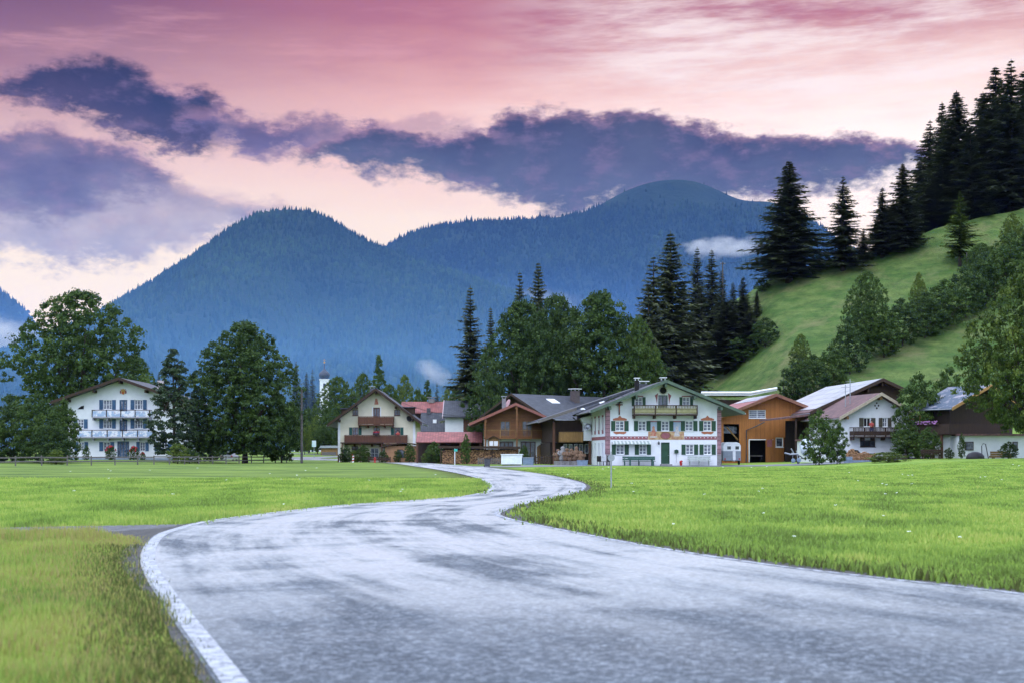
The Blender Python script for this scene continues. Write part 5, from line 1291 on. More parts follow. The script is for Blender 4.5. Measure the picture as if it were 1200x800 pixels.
h.balcony(U(92.2), U(182), Z(140, 511.5, 1), h=.95, dep=1.1, m=MATS['grey_lilac_wood'], mrail=WD, panel=PB, posts=6)
h.pane_rect(0, 14.5, -.2, .3, mat('blue_grey_plinth', (.26, .31, .38), (.2, .24, .3), .9, 3), 'plinth', y=-.02)
c = U(144.3); z = Z(144, 461.8)
cs = empty('coat_of_arms', place_local(h, c, -.03, z), 0, 'small gold and red coat of arms high on the white three storey house', 'coat of arms')
MB().prism([(0, 0), (.2, .12), (.24, .5), (-.24, .5), (-.2, .12)], -.05, 0).build('shield', GOLD, cs)
MB().prism([(-.28, .52), (.28, .52), (.32, .78), (.14, .62), (0, .82), (-.14, .62), (-.32, .78)], -.05, 0).build('crown', GOLD, cs)
MB().prism([(-.1, .1), (.1, .1), (.08, .4), (-.08, .4)], -.06, -.052).build('charge', REDP, cs)
for sg in (-1, 1): MB().prism([(sg * .26, .1), (sg * .45, .2), (sg * .42, .55), (sg * .27, .5)][::sg], -.04, -.005).build('mantling', ROSE, cs)
RF = mat('red_blossom', (.40, .04, .05), (.25, .02, .03), .8, 8)
GUEST = h
for px, py, wd, lb in ((129.5, 521, 13, 'red flowering rose bush left of the glazed blue door'), (156.5, 522, 14, 'red flowering rose bush right of the glazed blue door'), (167, 529, 7, 'small red flowering bush near the ground floor window')):
    o = plant('shrub', px, py, Y=187, z=.3, width=wd, label=lb, name='rose_bush')
    H_ = o.scale[2]; rr = random.Random(px); mb = MB()
    for i in range(26):
        a = rr.random() * 6.28; e_ = rr.uniform(.1, 1.0); mb.ball((.5 * math.cos(a) * e_, .5 * math.sin(a) * e_, .35 + .6 * math.sqrt(1 - e_ * e_ * .8)), .06, 4)
    mb.build('blossoms', RF, o)

# ================================================================== cream house with two brown balconies
h = House('balcony_house', 'cream house with steep dark roof and two brown balconies across its gable', at(396, 193), 193, 0, 0, 10.5, 11, 9.65, .745, oL=1.25, oR=.95, oF=1.4, th=.3)
U, Z = h.u, h.zz
RW = mat('red_brown_frame', (.10, .035, .03), (.07, .03, .025), .6, 4)
for a, b in ((413, 419.8), (462, 468.9)):
    h.window('F', U(a), U(b), Z(a, 486.4), Z(a, 479.6), fm=RW, cols=2, rows=2, glass=GLASS); h.window('F', U(a), U(b), Z(a, 509), Z(a, 500.2), fm=RW, cols=2, rows=2, shut=TEAL, sw=.42, glass=GLASSB if a < 450 else GLASS)
h.window('F', U(437.4), U(445.2), Z(440, 497), Z(440, 477), fm=RW, name='balcony_door', cols=2, rows=1, sill=False, glass=GLASS, fw=.14); h.window('F', U(437.6), U(445), Z(440, 509), Z(440, 500.2), fm=WH, glass=GLASS)
h.window('F', U(412), U(420), Z(440, 531), Z(440, 522), fm=RW, glass=GLASS)
h.window('F', U(434), U(443.8), Z(440, 537), Z(440, 524.5), fm=WHT, name='door', cols=2, rows=2, sill=False)
h.walls(PLC); h.roof(SL, WD, vw=.4); h.purlins([.25, 2.6, 5.25, 7.9, 10.2], WD)
h.chimney(4.3, 3.5, .6, .9)
for a, b in ((0, .32), (10.18, 10.5)): h.pane_rect(a, b, -.1, h.roof_z(a if a < 1 else b) - .5, PLW, 'painted_corner')
h.pane_rect(U(436), U(437.3), Z(440, 487), Z(440, 476), PLW, 'painted_frame'); h.pane_rect(U(445.3), U(446.6), Z(440, 487), Z(440, 476), PLW, 'painted_frame')
c = U(441); z = Z(441, 473.5)
MB().prism([(c - .28, z), (c + .3, z), (c + .22, z + .4), (c + .12, z + .8), (c - .12, z + .82), (c - .2, z + .4)], -.03, -.004).build('painted_figure', FIGR, h.root)
h.balcony(U(420.5), U(462), Z(440, 496.8, 1.2), h=1.1, dep=1.2, m=WR, posts=5, gap=.02); h.balcony(U(404.8), U(477.6), Z(440, 519, 1.2), h=1.15, dep=1.2, m=WR, posts=8, gap=.02)
for x0, x1 in ((U(397), U(411)), (U(470.5), U(483))):      # shed dormers
    zc = h.roof_z((x0 + x1) / 2)
    d_ = MB().prism([(x0, zc - .3), (x1, zc - .3), (x1, zc + .55), (x0, zc + .55)], 3.0, 6.0).build('dormer', WD, h.rf); MB().prism([(x0 - .2, zc + .56), (x1 + .2, zc + .56), (x1 + .2, zc + .7), (x0 - .2, zc + .7)], 2.8, 6.2).build('dormer_roof', SL, d_)
pr = MB().prism([(U(401), 2.55), (U(450), 2.55), (U(450), 2.7), (U(401), 2.7)], -2.2, -.01).build('porch_roof', WD, h.root)
for px in (403, 424, 449): MB().box(U(px) - .08, U(px) + .08, -2.1, -1.94, -.1, 2.54).build('porch_post', WR, h.root)
an = empty('annexe', (at(452.5, 190), 188.5, 0), 0, 'terracotta coloured annexe with flat curved roof before the cream house', 'annexe')
MB().box(0, 4.4, 0, 3.4, -.2, 2.2).build('wall', TERRA, an)
MB().prism([(-.5, 1.95), (1.2, 2.35), (2.4, 2.5), (3.6, 2.4), (4.8, 2.1), (4.8, 2.25), (3.6, 2.56), (2.4, 2.66), (1.2, 2.5), (-.5, 2.1)], -.5, 3.9).build('roof', WD, an)
wv = MB().prism([(1.5, .6), (2.6, .6), (2.6, 1.5), (2.3, 1.75), (1.8, 1.75), (1.5, 1.5)], -.03, -.004).build('window', RW, an); MB().prism([(1.6, .68), (2.5, .68), (2.5, 1.45), (2.25, 1.65), (1.85, 1.65), (1.6, 1.45)], -.05, -.032).build('pane', GLASS, wv)
ds = empty('satellite_dish', place_local(h, U(479), -.25, Z(479, 490.5)), 0, 'dark satellite dish on the cream wall near the right eave', 'satellite dish'); dish(ds, CHM, .4, .6)
fb = empty('flower_box', place_local(h, U(438), -1.2, 0) + Vector((0, 0, Z(440, 508.5, 1.2))), 0, 'window box of red and blue flowers in the middle of the lower brown balcony', 'flower box')
MB().box(0, .9, -.3, -.1, -.05, .15).build('box', WD, fb); mb = MB()
for i in range(12): mb.ball((.08 + i * .07, -.2 + .05 * (i % 3 - 1), .25 + .08 * (i % 2)), .08, 4)
mb.build('blossoms', RF, fb)
CREAM = h

# carport with red tiled roof
cp = empty('carport', (at(487, 178), 178, 0), 0, 'long carport with low red tiled roof between cream house and wooden house', 'carport')
Lc = (565 - 487) / F * 178
MB().add([(0, 0, 2.65), (Lc, 0, 2.65), (Lc, 3, 3.95), (0, 3, 3.95), (0, 0, 2.55), (Lc, 0, 2.55), (Lc, 3, 3.8), (0, 3, 3.8), (Lc, 5.5, 2.9), (0, 5.5, 2.9)], [(0, 1, 2, 3), (4, 7, 6, 5), (0, 4, 5, 1), (1, 5, 6, 2), (0, 3, 7, 4), (3, 2, 8, 9)]).build('roof', RT, cp)
MB().box(0, Lc, 4.6, 4.8, -.1, 2.9).build('back_wall', WDY, cp)
for x in (.2, 2.9, 5.6, Lc - .2): MB().box(x - .11, x + .11, .1, .32, -.1, 2.58).build('post', WR, cp)
MB().box(2.2, 3.2, 4.45, 4.59, 1.0, 2.0).build('window', WHT, cp)
# parked things under the carport stay in shade
# house with red upper roof and slate lower slope, and slate roofed house
rh = empty('red_roof_house', (at(469, 235), 235, .3), 0, 'house with red tiled upper roof above a dark slate clad slope', 'house')
s_ = 235 / F; W_ = 50 * s_
zR, zM, zE = CAMH - .3 + (529 - 468.5) * s_, CAMH - .3 + (529 - 482) * s_, CAMH - .3 + (529 - 505) * s_
MB().box(.3, W_ - .3, .5, 9, -.3, zE).box(.3, W_ - .3, 4.2, 9, zE, zM - .2).build('wall', WDY, rh)
def slope_(x0, x1, y0, z0, y1, z1, th, m, nm, par):
    return MB().add([(x0, y0, z0), (x1, y0, z0), (x1, y1, z1), (x0, y1, z1), (x0, y0, z0 - th), (x1, y0, z0 - th), (x1, y1, z1 - th), (x0, y1, z1 - th)], [(0, 1, 2, 3), (4, 7, 6, 5), (0, 4, 5, 1), (1, 5, 6, 2), (2, 6, 7, 3), (3, 7, 4, 0)]).build(nm, m, par)
up = slope_(-.3, W_, 3.6, zM, 6.8, zR, .2, RT, 'roof', rh); slope_(-.3, W_, 10, zM, 6.802, zR, .2, RT, 'roof', rh)
lo_ = slope_(3.2, W_ + 1.9, .2, zE, 3.58, zM - .05, .2, SL, 'lower_roof', rh)
MB().box(5.3, 5.9, 1.7, 2.0, zE + (zM - zE) * .42, zE + (zM - zE) * .62).build('skylight', WHT, lo_)
MB().box(4.2, 4.8, 3.2, 3.7, zM - .3, zM + .7).build('chimney', CHM, lo_)
MB().box(4.3, 5.3, 6.3, 6.9, zR - .2, zR + .5).box(4.0, 5.6, 6.1, 7.1, zR + .7, zR + .8).box(4.4, 4.5, 6.4, 6.5, zR + .5, zR + .7).box(5.1, 5.2, 6.4, 6.5, zR + .5, zR + .7).build('chimney', STONE, up)
sh = empty('slate_roof_house', (at(519, 228), 228, .3), 0, 'house with dark slate roof facing the road and white wall below', 'house')
s_ = 228 / F; W2 = 41 * s_
zR, zE = CAMH - .3 + (529 - 467.5) * s_, CAMH - .3 + (529 - 487.5) * s_
MB().box(.3, W2 - .1, .9, 10, -.3, zE + .3).build('wall', PLW, sh)
r2 = slope_(0, W2 + .4, 0, zE, 5, zR, .2, SL, 'roof', sh); slope_(0, W2 + .4, 10.5, zE, 5.002, zR, .2, SL, 'roof', sh)
MB().add([(-.12, -.02, zE - .3), (-.003, -.02, zE - .3), (-.003, 5, zR - .25), (-.12, 5, zR - .25), (-.12, -.02, zE + .05), (-.003, -.02, zE + .05), (-.003, 5, zR + .08), (-.12, 5, zR + .08)], [(0, 1, 5, 4), (0, 4, 7, 3), (4, 5, 6, 7), (1, 2, 6, 5)]).build('verge_board', mat('pale_pink_board', (.5, .4, .42), (.4, .32, .34), .7), sh)
MB().box(4.35, 4.9, 2.2, 2.8, zE + .5 * (zR - zE), zE + .62 * (zR - zE)).build('skylight', WHT, r2)
MB().box(W2 * .58, W2 - .15, .80, .89, 1.5, zE - .05).build('timber_bay', WR, sh)
wv = MB().box(W2 * .74, W2 * .86, .74, .79, 3.6, 4.9).build('window', RW, sh); MB().box(W2 * .75, W2 * .85, .72, .737, 3.7, 4.8).build('pane', GLASS, wv)
bb = MB().box(1.2, W2 - .2, -.3, .79, 3.1, 3.2).build('balcony', WD, sh); mb = MB()
for i in range(22): mb.box(1.25 + i * .19, 1.33 + i * .19, -.3, -.25, 3.21, 3.9)
mb.box(1.2, 1.2 + 22 * .19, -.32, -.23, 3.91, 4.0).build('railing', WD, bb)

# ================================================================== brown wooden house
h = House('wooden_house', 'brown timber clad house with balcony and reddish roof behind the firewood stack', at(567, 172), 172, 0, 0, 7.75, 11, 7.0, .436, oL=1.75, oR=1.4, oF=1.5, th=.24)
U, Z = h.u, h.zz
h.window('F', U(586), U(598), Z(590, 511), Z(590, 492.6), fm=WH, cols=2, rows=2, glass=GLASS, sill=False, fw=.1, name='balcony_door'); h.window('F', U(611.5), U(623.7), Z(590, 511), Z(590, 492.6), fm=WH, cols=2, rows=2, glass=GLASS, sill=False, fw=.1, name='balcony_door')
h.walls(WB); h.roof(RTB, mat('red_brown_verge', (.26, .10, .075), (.2, .08, .06), .6, 4)); h.purlins([.3, 3.9, 7.5], WB)
zb = Z(605, 512.5)
MB().box(.02, 7.73, -.06, -.004, -.3, zb - .1).build('lower_wall', PLW, h.root)
for a, b, c_, d_, m_ in ((585.5, 601.5, 517, 541, GLASS), (610, 627.5, 517, 541, GLASS)):
    wv = MB().box(U(a), U(b), -.12, -.064, Z(a, 541), Z(a, c_)).build('glazed_door', WR, h.root)
    n = 3
    for i in range(n): MB().box(U(a) + .1 + i * (U(b) - U(a) - .1) / n, U(a) + (i + 1) * (U(b) - U(a) - .1) / n, -.14, -.123, .1, Z(a, c_ + 1)).build('pane', m_, wv)
MB().prism([(U(629.3), -.1), (U(639.5), -.1), (U(639.5), Z(630, 523)), (U(637.5), Z(630, 521)), (U(634.4), Z(630, 520.2)), (U(631.5), Z(630, 521)), (U(629.3), Z(630, 523))], -.11, -.064).build('arched_door', WH, h.root)
b_ = h.balcony(.05, 7.7, zb, h=.95, dep=1.3, m=WB, mrail=WH, panel=WB, solid=False, posts=5, brackets=False)
for px in (569, 605.7, 641): MB().box(U(px) - .1, U(px) + .1, -1.42, -1.22, -.1, zb - .15).box(U(px) - .09, U(px) + .09, -1.47, -1.32, zb + .0, h.roof_z(U(px)) - .30).build('post', WB, h.root)
h.chimney(U(590.3), 4.5, .5, 1.4, mat('grey_chimney', (.24, .22, .24), (.17, .16, .17), .8))
WOODH = h
# big barn-like house behind, ridge running back to the right
h = House('dark_roof_house', 'large house with dark slate roof and three skylights behind the wooden house', at(605, 204) - 4.4, 208, 0, R(-45), 12.4, 21, 9.45, .50, oL=.6, oR=1.2, oF=1.0, th=.25)
h.walls(WD); h.roof(SL, WD)
h.chimney(8.0, 10.5, 1.0, 1.6, mat('brown_chimney', (.10, .08, .08), (.07, .055, .055), .8), capm=WHT)
h.skylight(8.2, 5.6, 1.7, 1.2); h.skylight(10.2, 9.5, .9, .7); h.skylight(8.2, 16.5, 1.7, 1.2)
for x in (4.2, 7.3):
    wv = MB().box(x, x + .8, -.06, -.004, 6.2, 7.3).build('window', RW, h.root); MB().box(x + .1, x + .7, -.08, -.062, 6.3, 7.2).build('pane', GLASS, wv)
ds = empty('satellite_dish', place_local(h, 5.9, -1.25, 8.3), R(-45), 'big pinkish satellite dish above the roof of the wooden house', 'satellite dish'); dish(ds, mat('pink_grey', (.45, .27, .29), (.35, .2, .22), .6), .62, -.3)

# ================================================================== orange barn
h = House('orange_barn', 'orange timber barn with red roof and dark open bays', at(846.5, 172), 172, .15, R(4), 11.3, 14, 7.97, .39, xr=6.4, oL=.5, oR=.5, oF=1.0, th=.28, cat='barn')
U, Z = h.u, h.zz
h.window('F', U(877.6), U(897.5), Z(880, 489.6), Z(880, 479.7), fm=WHT, cols=2, rows=4, glass=GLASSB, fw=.08)
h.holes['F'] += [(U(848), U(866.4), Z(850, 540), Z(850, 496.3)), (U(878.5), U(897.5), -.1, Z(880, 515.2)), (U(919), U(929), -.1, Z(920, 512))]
wv = h.window('F', U(909), U(918), Z(910, 523.5), Z(910, 512), fm=WHT, cols=1, rows=1, glass=GLASS, fw=.12)
h.walls(WO)
RTP = mat('red_metal_roof', (.38, .12, .11), (.28, .09, .09), .5, 1.0, 4, extra=tiles(.5, 3.0, (.15, .05, .05), .4))
h.roof(RTP, mat('brown_verge', (.22, .10, .06), (.15, .07, .045), .6))
slope_q = h
MB().add([(4.3, .6, h.roof_z(4.3) + .05), (6.2, .6, h.roof_z(6.2) + .05), (6.2, 13, h.roof_z(6.2) + .05), (4.3, 13, h.roof_z(4.3) + .05)], [(0, 1, 2, 3)]).build('roof_panels', SOL, h.rf)
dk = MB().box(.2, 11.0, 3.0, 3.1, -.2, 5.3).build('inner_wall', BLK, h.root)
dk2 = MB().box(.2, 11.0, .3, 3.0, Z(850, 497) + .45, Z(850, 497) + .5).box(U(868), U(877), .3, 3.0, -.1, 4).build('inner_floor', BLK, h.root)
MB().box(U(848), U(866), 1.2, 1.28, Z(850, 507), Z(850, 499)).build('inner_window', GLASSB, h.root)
MB().tube([(U(852), .1, Z(852, 500)), (U(865), .1, Z(865, 515))], .09, 4).build('brace', WH, h.root)
dr = MB().box(U(897.8), U(905.3), -.12, -.03, 0, Z(900, 513)).build('door', WO, h.root); MB().box(U(898.6), U(904.6), -.14, -.123, Z(900, 523), Z(900, 514.5)).build('pane', ROSE, dr)
MB().box(U(877.3), U(878.4), -.05, -.004, 0, Z(880, 514)).box(U(877.3), U(906), -.05, -.004, Z(880, 515), Z(880, 514)).build('door_frame', WHT, h.root)
MB().tube([(U(894), -.9, Z(894, 494)), (U(885), -.5, Z(885, 499)), (U(874.5), -.12, Z(874, 503.5)), (U(874.3), -.12, 0)], .075, 6).build('downpipe', CHM, h.root)
ORB = h
# long white roof rising behind
wr = empty('white_roof_shed', (at(824, 192), 192, .2), R(2), 'long shed whose white sheet roof shows above the red roof of the orange barn', 'shed')
zt = CAMH + (529 - 459) / F * 190 - .2
MB().box(0, 9.6, 1, 7, -.3, zt - .9).build('wall', WDY, wr)
rr_ = MB().prism([(-.4, zt - .35), (6.5, zt - .35), (10.0, zt + .35), (10.0, zt + .55), (6.5, zt - .1), (-.4, zt - .1)], -.2, 7.5).build('roof', WHT, wr)
MB().tube([(-.3, -.25, zt - .0), (6.4, -.25, zt + .0), (10.0, -.25, zt + .62)], .16, 8).build('rolled_cover', WHT, rr_)

# ================================================================== barn with solar roof
h = House('solar_barn', 'dark timber barn with a long pale solar roof and open porch', at(951, 166), 166, .3, R(4.5), 10.6, 21, 9.35, .45, xr=8.2, oL=.5, oR=.8, oF=1.1, th=.28, cat='barn')
U, Z = h.u, h.zz
h.walls(WD); h.roof(RTB, WD)
rz_ = h.roof_z
MB().add([(.2, -.9, rz_(.2) + .06), (8.1, -.9, rz_(8.1) + .06), (8.1, 20.8, rz_(8.1) + .06), (.2, 20.8, rz_(.2) + .06)], [(0, 1, 2, 3)]).build('solar_panels', SOL, h.rf)
MB().add([(-5.0, -1.0, 4.95), (-.45, -1.0, 5.5), (-.45, 4.6, 5.5), (-5.0, 4.6, 4.95), (-5.0, -1.0, 4.75), (-.45, -1.0, 5.3), (-.45, 4.6, 5.3), (-5.0, 4.6, 4.75)], [(0, 1, 2, 3), (4, 7, 6, 5), (0, 4, 5, 1), (0, 3, 7, 4), (1, 5, 6, 2), (2, 6, 7, 3)]).build('porch_roof', RTB, h.root)
MB().box(-2.2, -.004, 3.2, 3.35, -.3, 4.8).build('porch_wall', WDY, h.root)
for x in (-2.0, -.1): MB().box(x - .1, x + .1, -.6, -.4, -.3, 4.9).build('porch_post', WD, h.root)
for x in (6.5, 8.2): MB().box(x - .1, x + .1, -.9, -.003, h.roof_z(x) - .85, h.roof_z(x) - .4).build('purlin', WD, h.root)

# ================================================================== white house with dark balcony (right)
h = House('alpine_house', 'white house with dark wooden balcony and brown red roof beside the solar barn', at(987, 156), 156, .35, R(9), 8.3, 10, 7.25, .56, oL=.7, oR=.7, oF=1.0, th=.26)
U, Z = h.u, h.zz
DSH = mat('grey_olive_shutter', (.085, .08, .055), (.06, .055, .04), .7, 4)
h.window('F', U(1012.2), U(1020.5), Z(1012, 499.5), Z(1012, 489), cols=2, rows=1, shut=DSH, sw=.5, glass=BLK); h.window('F', U(1034.3), U(1040), Z(1036, 499.5), Z(1036, 489), cols=2, rows=2, shut=DSH, sw=.42)
h.window('F', U(1008), U(1026), Z(1012, 523), Z(1012, 515.3), cols=3, rows=1, fm=WD, glass=GLASS)
h.window('L', 6.8, 7.8, 3.0, 4.0)
h.walls(PLW); h.roof(RTB, mat('pale_wood_verge', (.42, .36, .28), (.32, .27, .2), .7)); h.purlins([.3, 4.15, 8.0], WH)
h.balcony(U(995.5), U(1046), Z(1020, 510.5, 1.1), h=.98, dep=1.1, m=WD, posts=5, gap=.35)
c, z = U(1027.5), Z(1027, 474.7); mb = MB()
for dx, dz in ((0, .28), (0, -.28), (.2, 0), (-.2, 0)): mb.prism([(c + dx - .11, z + dz), (c + dx, z + dz - .13), (c + dx + .11, z + dz), (c + dx, z + dz + .13)], -.03, -.004)
mb.build('gable_vent', WD, h.root)
MB().box(-2.2, -.003, 1.5, 8, -.3, 2.3).build('side_wing', PLW, h.root); MB().box(-2.4, -.0035, 1.3, 8.2, 2.31, 2.5).build('side_wing_roof', RTB, h.root)
for i in range(3): MB().box(-1.9 + i * .6, -1.5 + i * .6, 1.44, 1.495, .9, 1.9).build('window', GLASS, h.root)
for x, hh, lb in ((1.6, 2.5, 'thin television antenna on the brown red roof, the shorter one'), (2.15, 2.8, 'thin television antenna on the brown red roof, the taller one')):
    p0 = place_local(h, x, 3.0, h.roof_z(x) - .3); a_ = empty('antenna', p0, 0, lb, 'antenna'); MB().tube([(0, 0, 0), (0, 0, hh + .3)], .05, 6).build('mast', MTL, a_)
    mb = MB().tube([(-.5, 0, hh), (.5, 0, hh)], .02, 4)
    for i in range(5): mb.tube([(-.45 + i * .22, -.25, hh), (-.45 + i * .22, .25, hh)], .015, 4)
    mb.build('aerial', MTL, a_)
ALP = h

# ================================================================== timber house at the right border
h = House('timber_house', 'dark timber house on a white ground floor, partly hidden by the big yellow green tree', at(1113, 149), 149, .72, R(27), 9.0, 4.4, 7.5, .46, oL=.9, oR=.8, oF=1.3, oB=.5, th=.24)
h.walls(WD); h.roof(mat('patched_blue_grey_roof', (.055, .08, .12), (.30, .27, .30), .6, 1.3, 5, lo=.52, hi=.68), mat('orange_wood_verge', (.44, .25, .09), (.34, .18, .06), .6, 4, stretch=(1, 1, 6)), vw=.5)
MB(h.LF).box(-.03, h.D + .03, -.05, -.004, -.3, 2.55).build('lower_wall', PLW, h.root)
MB().box(-.02, 9, -.06, -.004, -.3, 2.55).build('lower_wall', PLW, h.root)
MB(h.LF).box(0, 1.2, -.07, -.004, 2.6, h.eaveL() - .1).build('light_boards', WH, h.root)
bl = MB(h.LF).box(0, h.D + 1.2, -1.15, -.008, 2.45, 2.56).build('balcony', WD, h.root)
MB(h.LF).box(0, h.D + 1.2, -1.2, -1.12, 2.57, 3.6).box(0, .06, -1.11, -.06, 2.57, 3.6).build('panel', WD, bl)
MB().box(-1.15, 6.0, -1.15, -.064, 2.45, 2.56).box(-1.15, 6.0, -1.2, -1.155, 2.45, 3.6).build('balcony', WD, h.root)
for y in (.4, 1.7, 3.0, 4.2): MB(h.LF).box(y, y + .2, -1.1, -.9, -.3, 2.44).build('post', WR, h.root)
for x in (.2, 2.4): MB().box(x, x + .2, -1.1, -.9, -.3, 2.44).build('post', WR, h.root)
fb = empty('flower_box', place_local(h, -1.3, .3, 3.55), R(27), 'row of purple flowers hanging over the dark balcony of the timber house', 'flower box')
mb = MB(); rr = random.Random(4); PUR = mat('purple_blossom', (.32, .12, .36), (.45, .25, .45), .8, 9)
MB().box(-.15, .1, 0, 3.6, 0, .18).build('box', WD, fb)
for i in range(70): mb.ball((rr.uniform(-.3, .05), rr.uniform(0, 3.6), rr.uniform(.02, .35)), rr.uniform(.05, .09), 4)
mb.build('blossoms', PUR, fb)
lw = empty('low_wing', (at(1124, 147), 147, .72), R(2), 'long low white wing with small dark windows under the big yellow green tree', 'wing')
MB().box(0, 8.4, 0, 5, -.3, 2.35).build('wall', PLW, lw); MB().prism([(-.1, 2.36), (8.8, 2.36), (8.8, 2.55), (-.1, 2.55)], -.5, 5.5).build('roof', RTB, lw)
for px0, px1 in ((1131, 1141), (1187.5, 1193.5)):
    x0, x1 = at(px0, 147) - at(1124, 147), at(px1, 147) - at(1124, 147)
    wv = MB().box(x0, x1, -.07, -.004, .85, 1.75).build('window', WD, lw); MB().box(x0 + .08, x1 - .08, -.09, -.072, .93, 1.67).build('pane', GLASS, wv)

# ================================================================== church
ch = empty('church', (at(380, 620), 620, 1.2), R(8), 'white church tower with dark onion dome far behind the village trees', 'church')
def zc_(py): return CAMH + (529 - py) / F * 620 - 1.2
w2 = 1.95
tw_ = MB().box(-w2, w2, -w2, w2, 0, zc_(445)).build('tower', PLW, ch)
MB().box(-w2 - .25, w2 + .25, -w2 - .25, w2 + .25, zc_(445) + .003, zc_(445) + .4).build('cornice', PLW, tw_)
MB().box(-.5, .5, -w2 - .05, -w2 - .003, zc_(455), zc_(449)).build('belfry_window', BLK, tw_)
k_ = 620 / F
dm = MB().lathe([(w2 * .98, zc_(444)), (1.5, zc_(443.4)), (2.1, zc_(441.8)), (2.45, zc_(439.5)), (2.3, zc_(437.3)), (1.6, zc_(435.2)), (.8, zc_(433.4)), (.35, zc_(431.5)), (.18, zc_(427)), (.05, zc_(425.5))], 0, 0, 16).build('onion_dome', SL, ch, smooth=True)
MB().ball((0, 0, zc_(424.3)), .45, 6).box(-.06, .06, -.06, .06, zc_(423.6), zc_(420)).box(-.5, .5, -.05, .05, zc_(421.6), zc_(421.2)).build('finial', GOLD, dm)
nv_ = MB().box(-13, -w2 - .01, -4, 4, 0, zc_(486)).build('nave', PLW, ch)
MB().prism([(-14, zc_(486)), (-2, zc_(486)), (-2.2, zc_(468)), (-9.5, zc_(468))], -4.5, 4.5).build('roof', SL, nv_)
MB().add([(-w2 - .02, -5, 0), (1, -5, 0), (1, -2, 0), (-w2 - .02, -5, 14), (1, -5, 8), (-w2 - .02, -2, 14)], [(0, 1, 4, 3), (3, 4, 5)]).build('side_chapel', PLW, ch)
# small farm sheds far behind
fs = empty('far_shed', (at(379, 330), 330, .9), 0, 'small distant shed with pinkish red roof left of the cream house', 'shed')
k2 = 330 / F
MB().box(0, 4.0, 0, 5, 0, 2.6).build('wall', WD, fs); MB().prism([(-.5, 2.6), (4.5, 2.6), (4.0, 4.1), (.6, 4.1)], -.5, 5.5).build('roof', RT, fs)
fs = empty('far_shed', (at(376, 290), 290, .6), 0, 'low distant stall with grey roof and orange boards at the roadside', 'stall')
MB().box(0, 3.3, 0, 3, 0, 1.6).build('wall', WH, fs); MB().prism([(-.3, 1.61), (3.6, 1.61), (3.3, 2.1), (0, 2.1)], -.4, 3.4).build('roof', MTL, fs); MB().box(.2, 3.1, -.05, -.003, .1, .8).build('lower_boards', WG, fs)
# ------------------------------------------------------------------ yard things, poles, fences, vehicles, people
# firewood stack with dark roof
fw = empty('firewood_stack', (at(517.5, 163), 163, 0), R(-1), 'long firewood stack under a dark low roof beside the road', 'firewood stack')
Lf = (606 - 517.5) / F * 163; Hf = 1.72
LOGE = mat('split_log_end', (.42, .25, .13), (.26, .14, .075), .9, 9, 4); LOGD = mat('split_log_dark', (.25, .14, .08), (.13, .075, .045), .9, 5, 4)
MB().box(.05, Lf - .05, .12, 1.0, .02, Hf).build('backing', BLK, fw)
rr = random.Random(8); spots = []
z = .1; row = 0
while z < Hf - .05:
    x = .1 + (row % 2) * .07
    while x < Lf - .08: spots.append((x + rr.uniform(-.02, .02), z + rr.uniform(-.02, .02), rr.uniform(.055, .095))); x += .155
    z += .135; row += 1
def logshape(mb, x, y, z, r_, q):
    n = q.choice((3, 4, 5, 6)); a0 = q.random() * 6.28
    pl = [(x + r_ * math.cos(a0 - 0 + i * 6.283 / n), z + r_ * math.sin(a0 + i * 6.283 / n)) for i in range(n)]
    mb.prism(pl, y, y + .3)
rr.shuffle(spots)
mb1, mb2 = MB(), MB()
for i, (x, z, r_) in enumerate(spots[90:]): logshape(mb1 if i % 3 else mb2, x, rr.uniform(-.06, .06), z, r_, rr)
tag(mb1.build('logs', LOGE, fw), kind='stuff'); tag(mb2.build('dark_logs', LOGD, fw), kind='stuff')
lm = MB(); logshape(lm, 0, 0, 0, .085, rr)
l0 = None
for x, z, r_ in spots[:90]:
    if l0 is None: l0 = lm.build('log', LOGE, fw); o = l0
    else: o = l0.copy(); COL.objects.link(o); o.parent = fw
    o.location = (x, rr.uniform(-.1, -.02), z); o.rotation_euler = (0, rr.random() * 6.28, 0)
MB().prism([(-.35, Hf + .1), (Lf + .35, Hf + .02), (Lf + .35, Hf + .3), (-.35, Hf + .38)], -.5, 1.4).build('roof', WD, fw)
for x in (-.1, 2.9, 5.8, Lf + .1): MB().box(x - .06, x + .06, -.2, -.1, -.1, Hf + .02).build('post', WD, fw)
# rounded wood pile before the white balcony house
wp = empty('firewood_stack', (at(991.5, 150), 150, .3), R(3), 'heap of split logs with rounded top against the white balcony house', 'firewood stack')
mb = MB(); spots = []
top_ = lambda x: 1.45 * min(1, math.sqrt(max(0, 1 - ((x - .75) / .8) ** 2)) + .0) if x < .9 else 1.42 - .42 * min(1, (x - .9) / .7) + .12 * math.sin(x * 4)
for i in range(22):
    for j in range(10):
        x = .06 + i * .145 + (j % 2) * .07; z = .1 + j * .14
        if z < max(top_(x), .1): spots.append((x, z))
rr.shuffle(spots)
for x, z in spots[60:]: logshape(mb, x, rr.uniform(-.08, .05), z, rr.uniform(.06, .095), rr)
tag(mb.build('logs', LOGE, wp), kind='stuff')
for x, z in spots[:60]:
    o = l0.copy(); COL.objects.link(o); o.parent = wp; o.location = (x, rr.uniform(-.12, -.02), z); o.rotation_euler = (0, rr.random() * 6.28, 0)
    if rr.random() < .4: pass
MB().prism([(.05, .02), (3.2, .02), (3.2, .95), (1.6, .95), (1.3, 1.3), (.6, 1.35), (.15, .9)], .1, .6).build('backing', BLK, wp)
thing_mesh('stone_planter', MB().box(0, 3.3, 0, .5, 0, .25).box(0, .75, -.02, .52, .25, .62), BLP, (at(990.5, 147), 147, .3), 0, 'low grey trough with a block at its left end before the log heap', 'planter')
